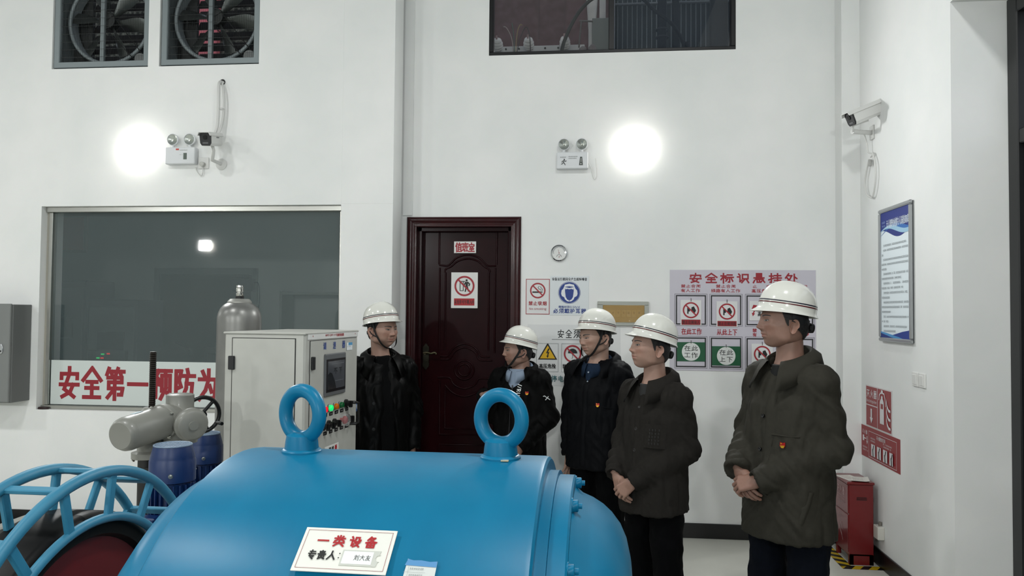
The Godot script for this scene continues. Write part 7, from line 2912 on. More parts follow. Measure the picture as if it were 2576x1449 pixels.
	for i in 2:
		var a: Array = arms[i]
		var r: Array = q.sleeve
		f.cap(a[0], a[1], r[0], r[1], 0.045)
		f.cap(a[1], a[2], r[1], r[2], 0.030)
		var sg := 1.0 if i == 0 else -1.0
		f.cap(Vector3(sg * 0.055, sh_y + 0.038, a[0].z + 0.006), a[0] + Vector3(sg * -0.01, 0.0, 0), 0.048, r[0] * 0.94, 0.05)
	f.cap(Vector3(0, sh_y + 0.052, lean * 0.8 - 0.004), Vector3(0, sh_y + 0.17, lean * 0.8 - 0.004), 0.074, 0.082, 0.006, true)   # neck hole
	for cst in q.get("cuts", []):
		f.cap(cst[0], cst[1], cst[2], cst[3], 0.006, true)
	f.keep(Vector3(0, q.hem, 0), Vector3(0, 1, q.get("hem_slope", 0.0)))
	for i in 2:                                                # sleeves end square above the hand
		var a: Array = arms[i]
		var dv: Vector3 = (a[2] - a[1]).normalized()
		f.cap(a[2] + dv * 0.060, a[2] + dv * 0.085, 0.056, 0.056, 0.004, true)
	var jm := f.net()
	crease(jm, q.get("folds", 0.012), q.get("fold_scale", Vector3(8, 5, 8)))
	solid(jm, "jacket", q.jacket, t)
	return {"node": t, "field": f, "head": ht, "neck": neck_b, "arms": arms}

# cross-sections of a jacket from the hem to the neck
func torso(hem: float, sh: float, w: float, d: float) -> Array:
	return [[hem - 0.06, 0, 0.012, w * 1.04, d * 1.12], [lerpf(hem, sh, 0.35), 0, 0.010, w * 1.01, d * 1.06], [sh - 0.30, 0, 0.008, w * 0.99, d], [sh - 0.12, 0, 0.006, w * 0.95, d * 0.90], [sh - 0.015, 0, -0.002, w * 0.76, d * 0.70], [sh + 0.048, 0, -0.002, 0.090, 0.083], [sh + 0.078, 0, 0.0, 0.078, 0.076]]

func build_people() -> void:
	var open_hand := {"curl": [0.35, 0.4, 0.45, 0.5], "thumb": 0.3, "y": Vector3(0, -1, 0.1), "z": Vector3(1, 0, 0.2)}
	var black := mat(Color(0.02, 0.02, 0.022), 0.4)

	# --- man in the olive jacket, nearest on the right
	var olive := cloth(Color(0.200, 0.193, 0.170), 0.72, 0.03, 0.05)
	var p := build_person({
		"label": "man in olive-grey jacket and blue jeans, hands clasped, rightmost", "at": Vector3(0.905, 0, -3.73), "turn": -58.0, "height": 1.777,
		"head": [-24.0, -4.0, 0.0], "hat_tilt": -5.0, "strap": false, "lean": 0.015,
		"face": {"skin": Color(0.265, 0.150, 0.112), "hair": Color(0.03, 0.026, 0.024), "full": 0.2, "nose": 1.05, "stubble": 0.35, "open": 0.75, "gaze": -0.2}, "hair_tone": Color(0.10, 0.10, 0.10),
		"shoulder": 1.405, "shoulder_w": 0.172, "hem": 0.690, "square": 2.5,
		"torso": torso(0.690, 1.405, 0.205, 0.158),
		"sleeve": [0.080, 0.070, 0.059],
		"left": [Vector3(0.208, 1.105, -0.050), Vector3(0.050, 0.965, 0.215)], "right": [Vector3(-0.225, 1.115, 0.020), Vector3(-0.118, 0.995, 0.205)],
		"hands": [{"curl": [0.7, 0.75, 0.8, 0.85], "thumb": 0.8, "y": Vector3(-0.8, -0.25, 0.35), "z": Vector3(0.2, 0.6, 0.75)}, {"curl": [0.42, 0.48, 0.52, 0.55], "thumb": 0.25, "y": Vector3(0.62, -0.74, 0.16), "z": Vector3(-0.15, 0.15, 0.97), "out": 0.02}],
		"cuts": [[Vector3(0.0, 1.54, 0.10), Vector3(0.0, 1.40, 0.140), 0.050, 0.028], [Vector3(-0.04, 0.60, 0.24), Vector3(-0.055, 0.90, 0.185), 0.045, 0.012]],
		"jacket": olive, "trousers": cloth(Color(0.035, 0.050, 0.085), 0.85, 0.02, 0.14), "legs": [0.105, 0.125, 0.13], "folds": 0.012, "fold_scale": Vector3(8, 3, 8),
	})
	var f: Field = p.field
	make_collar(p.node, "collar", Vector3(0, 1.494, 0.0), 0.088, 0.092, 0.062, 0.1, 0.42, 0.062, olive, 0.052)
	var s := mesh()
	lathe(s, [Vector2(0.094, 1.370), Vector2(0.090, 1.430), Vector2(0.080, 1.468), Vector2(0.074, 1.472), Vector2(0.066, 1.462)], 32, Transform3D(Basis(), Vector3(0, 0, -0.004)), 1.05)
	part("sweater", s, mat(Color(0.055, 0.057, 0.055), 0.9), p.node)
	var line := []
	for i in 24:
		line.append(Vector3(0.030 - 0.004 * i / 24.0, lerpf(1.400, 0.890, i / 23.0), 0.46))
	part("placket", strip_on(f, line, 0.026, 0.005, Vector3.ZERO, Vector3(0, 0, -1), Vector3.RIGHT), olive, p.node)
	button(f, p.node, -0.005, 1.240, 0.009, black)
	button(f, p.node, -0.012, 1.090, 0.009, black)
	badge(f, p.node, 0.110, 1.125)
	line = []
	for i in 8:
		line.append(Vector3(0.050 + i * 0.017, 1.165, 0.46))
	part("pocket_seam", strip_on(f, line, 0.0045, 0.0025, Vector3.ZERO, Vector3(0, 0, -1), Vector3.UP), olive, p.node)
	line = []
	for i in 8:
		line.append(Vector3(0.46, lerpf(0.930, 0.770, i / 7.0), 0.075 + 0.008 * i))
	part("pocket_welt", strip_on(f, line, 0.014, 0.004, Vector3.ZERO, Vector3(-1, 0, 0), Vector3.BACK), olive, p.node)

	# --- man in the dark button-up overshirt
	var wool := cloth(Color(0.150, 0.142, 0.132), 0.9, 0.05, 0.06)
	p = build_person({
		"label": "man in charcoal button-up overshirt, hands clasped, beside the blue generator", "at": Vector3(0.345, 0, -4.42), "turn": -50.0, "height": 1.624,
		"head": [-18.0, -8.0, 0.0], "hat_tilt": -8.0, "strap": false, "lean": 0.02,
		"face": {"skin": Color(0.335, 0.203, 0.155), "hair": Color(0.03, 0.026, 0.024), "full": 0.3, "nose": 1.0, "stubble": 0.25, "open": 0.9, "gaze": -0.2}, "hair_tone": Color(0.075, 0.073, 0.072),
		"shoulder": 1.252, "shoulder_w": 0.168, "hem": 0.620, "hem_slope": 0.05, "square": 2.4,
		"torso": torso(0.620, 1.252, 0.196, 0.148),
		"sleeve": [0.077, 0.067, 0.054],
		"left": [Vector3(0.200, 0.965, -0.045), Vector3(0.050, 0.800, 0.200)], "right": [Vector3(-0.215, 0.970, 0.020), Vector3(-0.110, 0.820, 0.195)],
		"hands": [{"curl": [0.55, 0.6, 0.65, 0.7], "thumb": 0.5, "y": Vector3(-0.70, -0.62, 0.25), "z": Vector3(0.2, 0.1, 0.97), "out": 0.02}, {"curl": [0.35, 0.4, 0.45, 0.5], "thumb": 0.3, "y": Vector3(0.48, -0.86, 0.10), "z": Vector3(-0.2, 0.0, 0.97), "out": 0.02}],
		"cuts": [[Vector3(0.0, 1.39, 0.10), Vector3(0.0, 1.245, 0.135), 0.048, 0.030]],
		"jacket": wool, "trousers": cloth(Color(0.012, 0.013, 0.020), 0.85, 0.02, 0.1), "legs": [0.095, 0.105, 0.115], "folds": 0.012, "fold_scale": Vector3(8, 3, 8),
	})
	f = p.field
	make_collar(p.node, "collar", Vector3(0, 1.340, 0.004), 0.085, 0.089, 0.058, 0.096, 0.45, 0.058, wool, 0.052)
	s = mesh()
	lathe(s, [Vector2(0.096, 1.200), Vector2(0.092, 1.265), Vector2(0.082, 1.308), Vector2(0.076, 1.312), Vector2(0.066, 1.302)], 32, Transform3D(Basis(), Vector3(0, 0, 0.0)), 1.05)
	part("tee_shirt", s, mat(Color(0.15, 0.15, 0.15), 0.9), p.node)
	line = []
	for i in 30:
		line.append(Vector3(0.006, lerpf(1.245, 0.680, i / 29.0), 0.46))
	part("placket", strip_on(f, line, 0.020, 0.004, Vector3.ZERO, Vector3(0, 0, -1), Vector3.RIGHT), wool, p.node)
	for i in 5:
		button(f, p.node, 0.006, 1.185 - i * 0.115, 0.010, mat(Color(0.10, 0.09, 0.085), 0.4))
	s = mesh()
	for i in 6:
		for j in 6:
			var c := []
			for e in [[i, j], [i + 1, j], [i + 1, j + 1], [i, j + 1]]:
				var hp := f.hit(Vector3(0.070 + e[0] * 0.0165, 1.105 - e[1] * 0.021, 0.46), Vector3(0, 0, -1))
				c.append(hp + f.normal(hp) * 0.009)
			quad(s, c[0], c[1], c[2], c[3])
	part("chest_pocket", s, wool, p.node)
	s = mesh()
	for i in 4:
		for j in 5:
			var hp := f.hit(Vector3(0.100 + i * 0.014, 1.075 - j * 0.018, 0.46), Vector3(0, 0, -1))
			box(s, hp + f.normal(hp) * 0.0105, Vector3(0.011, 0.013, 0.003), 0.001)
	part("pocket_pattern", s, mat(Color(0.11, 0.104, 0.098), 0.8), p.node).set_meta("kind", "stuff")

	# --- man in the navy padded jacket behind
	var navy := cloth(Color(0.020, 0.024, 0.036), 0.6, 0.02, 0.08)
	p = build_person({
		"label": "man in navy jacket over blue collared shirt, second row between two others", "at": Vector3(0.035, 0, -5.20), "turn": -36.0, "height": 1.653,
		"head": [-16.0, 5.0, 3.0], "hat_tilt": -14.0, "strap": true, "lean": 0.02,
		"face": {"skin": Color(0.345, 0.215, 0.163), "hair": Color(0.025, 0.022, 0.02), "full": 0.15, "nose": 0.95, "stubble": 0.15, "open": 0.6, "gaze": -0.5}, "hair_tone": Color(0.05, 0.05, 0.05),
		"shoulder": 1.312, "shoulder_w": 0.172, "hem": 0.690, "square": 2.5,
		"torso": torso(0.690, 1.312, 0.202, 0.156),
		"sleeve": [0.082, 0.072, 0.058],
		"left": [Vector3(0.245, 1.010, -0.050), Vector3(0.215, 0.772, -0.060)], "right": [Vector3(-0.245, 1.010, -0.035), Vector3(-0.225, 0.762, 0.010)],
		"hands": [open_hand, open_hand],
		"cuts": [[Vector3(0.0, 1.450, 0.11), Vector3(0.0, 1.265, 0.150), 0.054, 0.030]],
		"jacket": navy, "trousers": cloth(Color(0.018, 0.020, 0.026), 0.85, 0.02, 0.1), "folds": 0.012, "fold_scale": Vector3(8, 3, 8),
	})
	f = p.field
	make_collar(p.node, "jacket_collar", Vector3(0, 1.382, 0.0), 0.104, 0.106, 0.066, 0.08, 0.7, 0.05, navy, 0.055)
	var denim := cloth(Color(0.115, 0.165, 0.235), 0.85, 0.02, 0.12)
	make_collar(p.node, "shirt_collar", Vector3(0, 1.375, 0.012), 0.074, 0.08, 0.05, 0.066, 0.22, 0.024, denim, 0.045)
	s = mesh()
	lathe(s, [Vector2(0.100, 1.150), Vector2(0.098, 1.240), Vector2(0.088, 1.320), Vector2(0.074, 1.372)], 32, Transform3D(Basis(), Vector3(0, 0, 0.012)), 1.1)
	part("shirt", s, denim, p.node)
	for i in 2:
		s = mesh()
		rod(s, Vector3(0.0, 1.315 - i * 0.06, 0.106 + i * 0.008), Vector3(0.0, 1.315 - i * 0.06, 0.114 + i * 0.008), 0.0055, 10)
		part("shirt_button", s, mat(Color(0.62, 0.66, 0.70), 0.3), p.node)
	line = []
	for i in 26:
		line.append(Vector3(0.0, lerpf(1.242, 0.720, i / 25.0), 0.46))
	part("placket", strip_on(f, line, 0.022, 0.005, Vector3.ZERO, Vector3(0, 0, -1), Vector3.RIGHT), navy, p.node)
	badge(f, p.node, 0.098, 1.112)
	line = []
	for i in 8:
		line.append(Vector3(0.07 + i * 0.016, 1.117 - 0.004 * i, 0.46))
	part("pocket_seam", strip_on(f, line, 0.004, 0.0025, Vector3.ZERO, Vector3(0, 0, -1), Vector3.UP), navy, p.node)
	# folded hood lying on the back of the collar
	s = mesh()
	for i in 3:
		tube(s, smooth([Vector3(-0.15, 1.302 - i * 0.012, 0.03 - i * 0.03), Vector3(-0.125, 1.317 - i * 0.02, -0.06 - i * 0.014), Vector3(0, 1.337 - i * 0.03, -0.115 - i * 0.012), Vector3(0.125, 1.317 - i * 0.02, -0.06 - i * 0.014), Vector3(0.15, 1.302 - i * 0.012, 0.03 - i * 0.03)], 6), 0.030, 10)
	part("hood", s, navy, p.node)

	# --- man in the black zip jacket by the door
	var soft := cloth(Color(0.016, 0.017, 0.019), 0.65, 0.015, 0.06)
	p = build_person({
		"label": "man in black zip jacket with white print, speaking, in front of the maroon door", "at": Vector3(-0.520, 0, -5.62), "turn": -24.0, "height": 1.539,
		"head": [-40.0, 0.0, 0.0], "hat_tilt": -14.0, "strap": true, "lean": 0.03, "head_size": 1.0,
		"face": {"skin": Color(0.27, 0.157, 0.118), "hair": Color(0.025, 0.022, 0.02), "full": 0.7, "nose": 0.95, "stubble": 0.2, "open": 0.8, "gaze": -0.3}, "hair_tone": Color(0.03, 0.03, 0.03),
		"shoulder": 1.227, "shoulder_w": 0.165, "hem": 0.620, "square": 2.3,
		"torso": torso(0.620, 1.227, 0.190, 0.150),
		"sleeve": [0.075, 0.065, 0.053],
		"left": [Vector3(0.232, 0.950, 0.000), Vector3(0.110, 0.777, 0.190)], "right": [Vector3(-0.225, 0.960, 0.040), Vector3(-0.205, 1.107, 0.185)],
		"hands": [{"curl": [0.5, 0.55, 0.6, 0.6], "thumb": 0.5, "y": Vector3(-0.5, -0.85, 0.2), "z": Vector3(0.2, 0.2, 0.9), "out": 0.02}, {"curl": [0.5, 0.55, 0.6, 0.6], "thumb": 0.4, "y": Vector3(0.85, 0.15, 0.30), "z": Vector3(-0.2, 0.70, 0.6), "out": 0.02}],
		"cuts": [[Vector3(0.0, 1.355, 0.10), Vector3(0.0, 1.200, 0.135), 0.047, 0.024]],
		"jacket": soft, "trousers": cloth(Color(0.02, 0.02, 0.024), 0.85, 0.02, 0.1), "folds": 0.012, "fold_scale": Vector3(8, 3, 8),
	})
	f = p.field
	make_collar(p.node, "jacket_collar", Vector3(0, 1.295, 0.004), 0.09, 0.093, 0.052, 0.06, 0.72, 0.04, soft, 0.05)
	var sky_blue := mat(Color(0.52, 0.58, 0.66), 0.8)
	make_collar(p.node, "shirt_collar", Vector3(0, 1.290, 0.016), 0.074, 0.08, 0.05, 0.060, 0.22, 0.022, sky_blue, 0.045)
	s = mesh()
	lathe(s, [Vector2(0.098, 1.095), Vector2(0.096, 1.165), Vector2(0.087, 1.240), Vector2(0.074, 1.297)], 32, Transform3D(Basis(), Vector3(0, 0, 0.014)), 1.1)
	part("shirt", s, sky_blue, p.node)
	line = []
	for i in 22:
		line.append(Vector3(0.0, lerpf(1.192, 0.700, i / 21.0), 0.46))
	part("zip", strip_on(f, line, 0.005, 0.003, Vector3.ZERO, Vector3(0, 0, -1), Vector3.RIGHT), mat(Color(0.12, 0.12, 0.13), 0.4, 0.5), p.node)
	s = mesh()
	var zp := f.hit(Vector3(0, 1.172, 0.46), Vector3(0, 0, -1))
	box(s, zp + Vector3(0, 0, 0.010), Vector3(0.008, 0.026, 0.004), 0.001)
	part("zip_pull", s, mat(Color(0.55, 0.56, 0.57), 0.3, 0.8), p.node)
	badge(f, p.node, 0.110, 1.130)
	# white lettering running down the chest
	print_on(f, p.node, "chest_print", "//RUN", Vector3(0.056, 1.195, 0.46), Vector3(0, 0, -1), Vector3.DOWN, Vector3.RIGHT, 0.030, 0.110)
	# white crossed mark on the sleeve
	s = mesh()
	var o := f.hit(Vector3(0.46, 1.102, 0.08), Vector3(-1, 0, -0.1).normalized())
	var nn := f.normal(o)
	var ax := nn.cross(Vector3.UP).normalized()
	for e in [[-0.024, -0.012, 0.018, 0.016], [-0.012, 0.012, 0.010, -0.014], [0.012, 0.016, 0.026, 0.012]]:
		var a3: Vector3 = o + nn * 0.011 + ax * e[0] + Vector3.UP * e[1]
		var b3: Vector3 = o + nn * 0.011 + ax * e[2] + Vector3.UP * e[3]
		tube(s, [a3, b3], 0.0035, 4)
	part("sleeve_mark", s, mat(Color(0.86, 0.87, 0.87), 0.5), p.node)

	# --- man in the open black leather jacket at the left
	var leather := cloth(Color(0.020, 0.021, 0.022), 0.42, 0.01, 0.06)
	p = build_person({
		"label": "man in open black leather jacket and dark sweater beside the control cabinet", "at": Vector3(-1.462, 0, -5.28), "turn": 26.0, "height": 1.688,
		"head": [30.0, 2.0, 0.0], "hat_tilt": -12.0, "strap": true, "lean": 0.01,
		"face": {"skin": Color(0.325, 0.195, 0.148), "hair": Color(0.03, 0.026, 0.024), "full": 0.75, "nose": 1.0, "stubble": 0.2, "open": 0.85, "gaze": 0.3}, "hair_tone": Color(0.045, 0.045, 0.045),
		"shoulder": 1.316, "shoulder_w": 0.168, "hem": 0.580, "square": 2.4,
		"torso": torso(0.580, 1.316, 0.194, 0.150),
		"sleeve": [0.076, 0.066, 0.056],
		"left": [Vector3(0.232, 1.020, -0.035), Vector3(0.222, 0.770, 0.025)], "right": [Vector3(-0.232, 1.020, -0.035), Vector3(-0.222, 0.770, 0.025)],
		"hands": [open_hand, open_hand],
		"cuts": [[Vector3(0.02, 1.45, 0.12), Vector3(0.025, 1.13, 0.195), 0.058, 0.060], [Vector3(0.025, 1.13, 0.195), Vector3(0.03, 0.50, 0.195), 0.060, 0.085]],
		"jacket": leather, "trousers": cloth(Color(0.018, 0.020, 0.028), 0.85, 0.02, 0.1), "folds": 0.012, "fold_scale": Vector3(8, 3, 8),
	})
	f = p.field
	make_collar(p.node, "collar", Vector3(0, 1.395, 0.0), 0.092, 0.096, 0.058, 0.105, 0.6, 0.066, leather, 0.055)
	var knit := cloth(Color(0.045, 0.047, 0.050), 0.92, 0.06, 0.08)
	var sw := Field.new(Vector3(-0.25, 0.56, -0.22), Vector3(0.25, 1.451, 0.26), 0.015)
	sw.loft([[0.60, 0, 0.0, 0.170, 0.134], [0.85, 0, 0.006, 0.172, 0.138], [1.02, 0, 0.010, 0.170, 0.139], [1.18, 0, 0.008, 0.165, 0.126], [1.29, 0, 0.0, 0.135, 0.098], [1.355, 0, 0.006, 0.080, 0.080], [1.395, 0, 0.010, 0.067, 0.070]], 0.03)
	var km := sw.net()
	crease(km, 0.007, Vector3(8, 5, 8))
	solid(km, "sweater", knit, p.node)
	for i in 3:
		s = mesh()
		var hp := f.hit(Vector3(-0.075, 1.081 - i * 0.17, 0.46), Vector3(0, 0, -1))
		lathe(s, [Vector2(0.011, -0.003), Vector2(0.011, 0.004), Vector2(0, 0.005)], 14, lie(hp, Vector3.BACK))
		part("button", s, black, p.node)

# flat lettering laid on the surface of a garment: every corner of the glyphs is dropped onto the cloth
func print_on(f: Field, parent: Node3D, called: String, text: String, at: Vector3, dir: Vector3, along: Vector3, across: Vector3, h: float, w: float) -> void:
	var tm := TextMesh.new()
	var fo := SystemFont.new()
	fo.font_names = PackedStringArray(["Droid Sans"])
	fo.font_weight = 700
	tm.font = fo
	tm.text = text
	tm.font_size = 32
	tm.pixel_size = 0.01
	tm.depth = 0.0
	var bb := tm.get_aabb()
	var arr := tm.surface_get_arrays(0)
	var vs: PackedVector3Array = arr[Mesh.ARRAY_VERTEX]
	var ix: PackedInt32Array = arr[Mesh.ARRAY_INDEX]
	var s := mesh()
	for i in ix:
		var v := vs[i]
		var q := at + along * ((v.x - bb.position.x) / bb.size.x * w) + across * ((v.y - bb.get_center().y) / bb.size.y * h)
		s.add_vertex(f.hit(q, dir) - dir * 0.011)
	part(called, s, mat(Color(0.86, 0.87, 0.87), 0.5), parent)

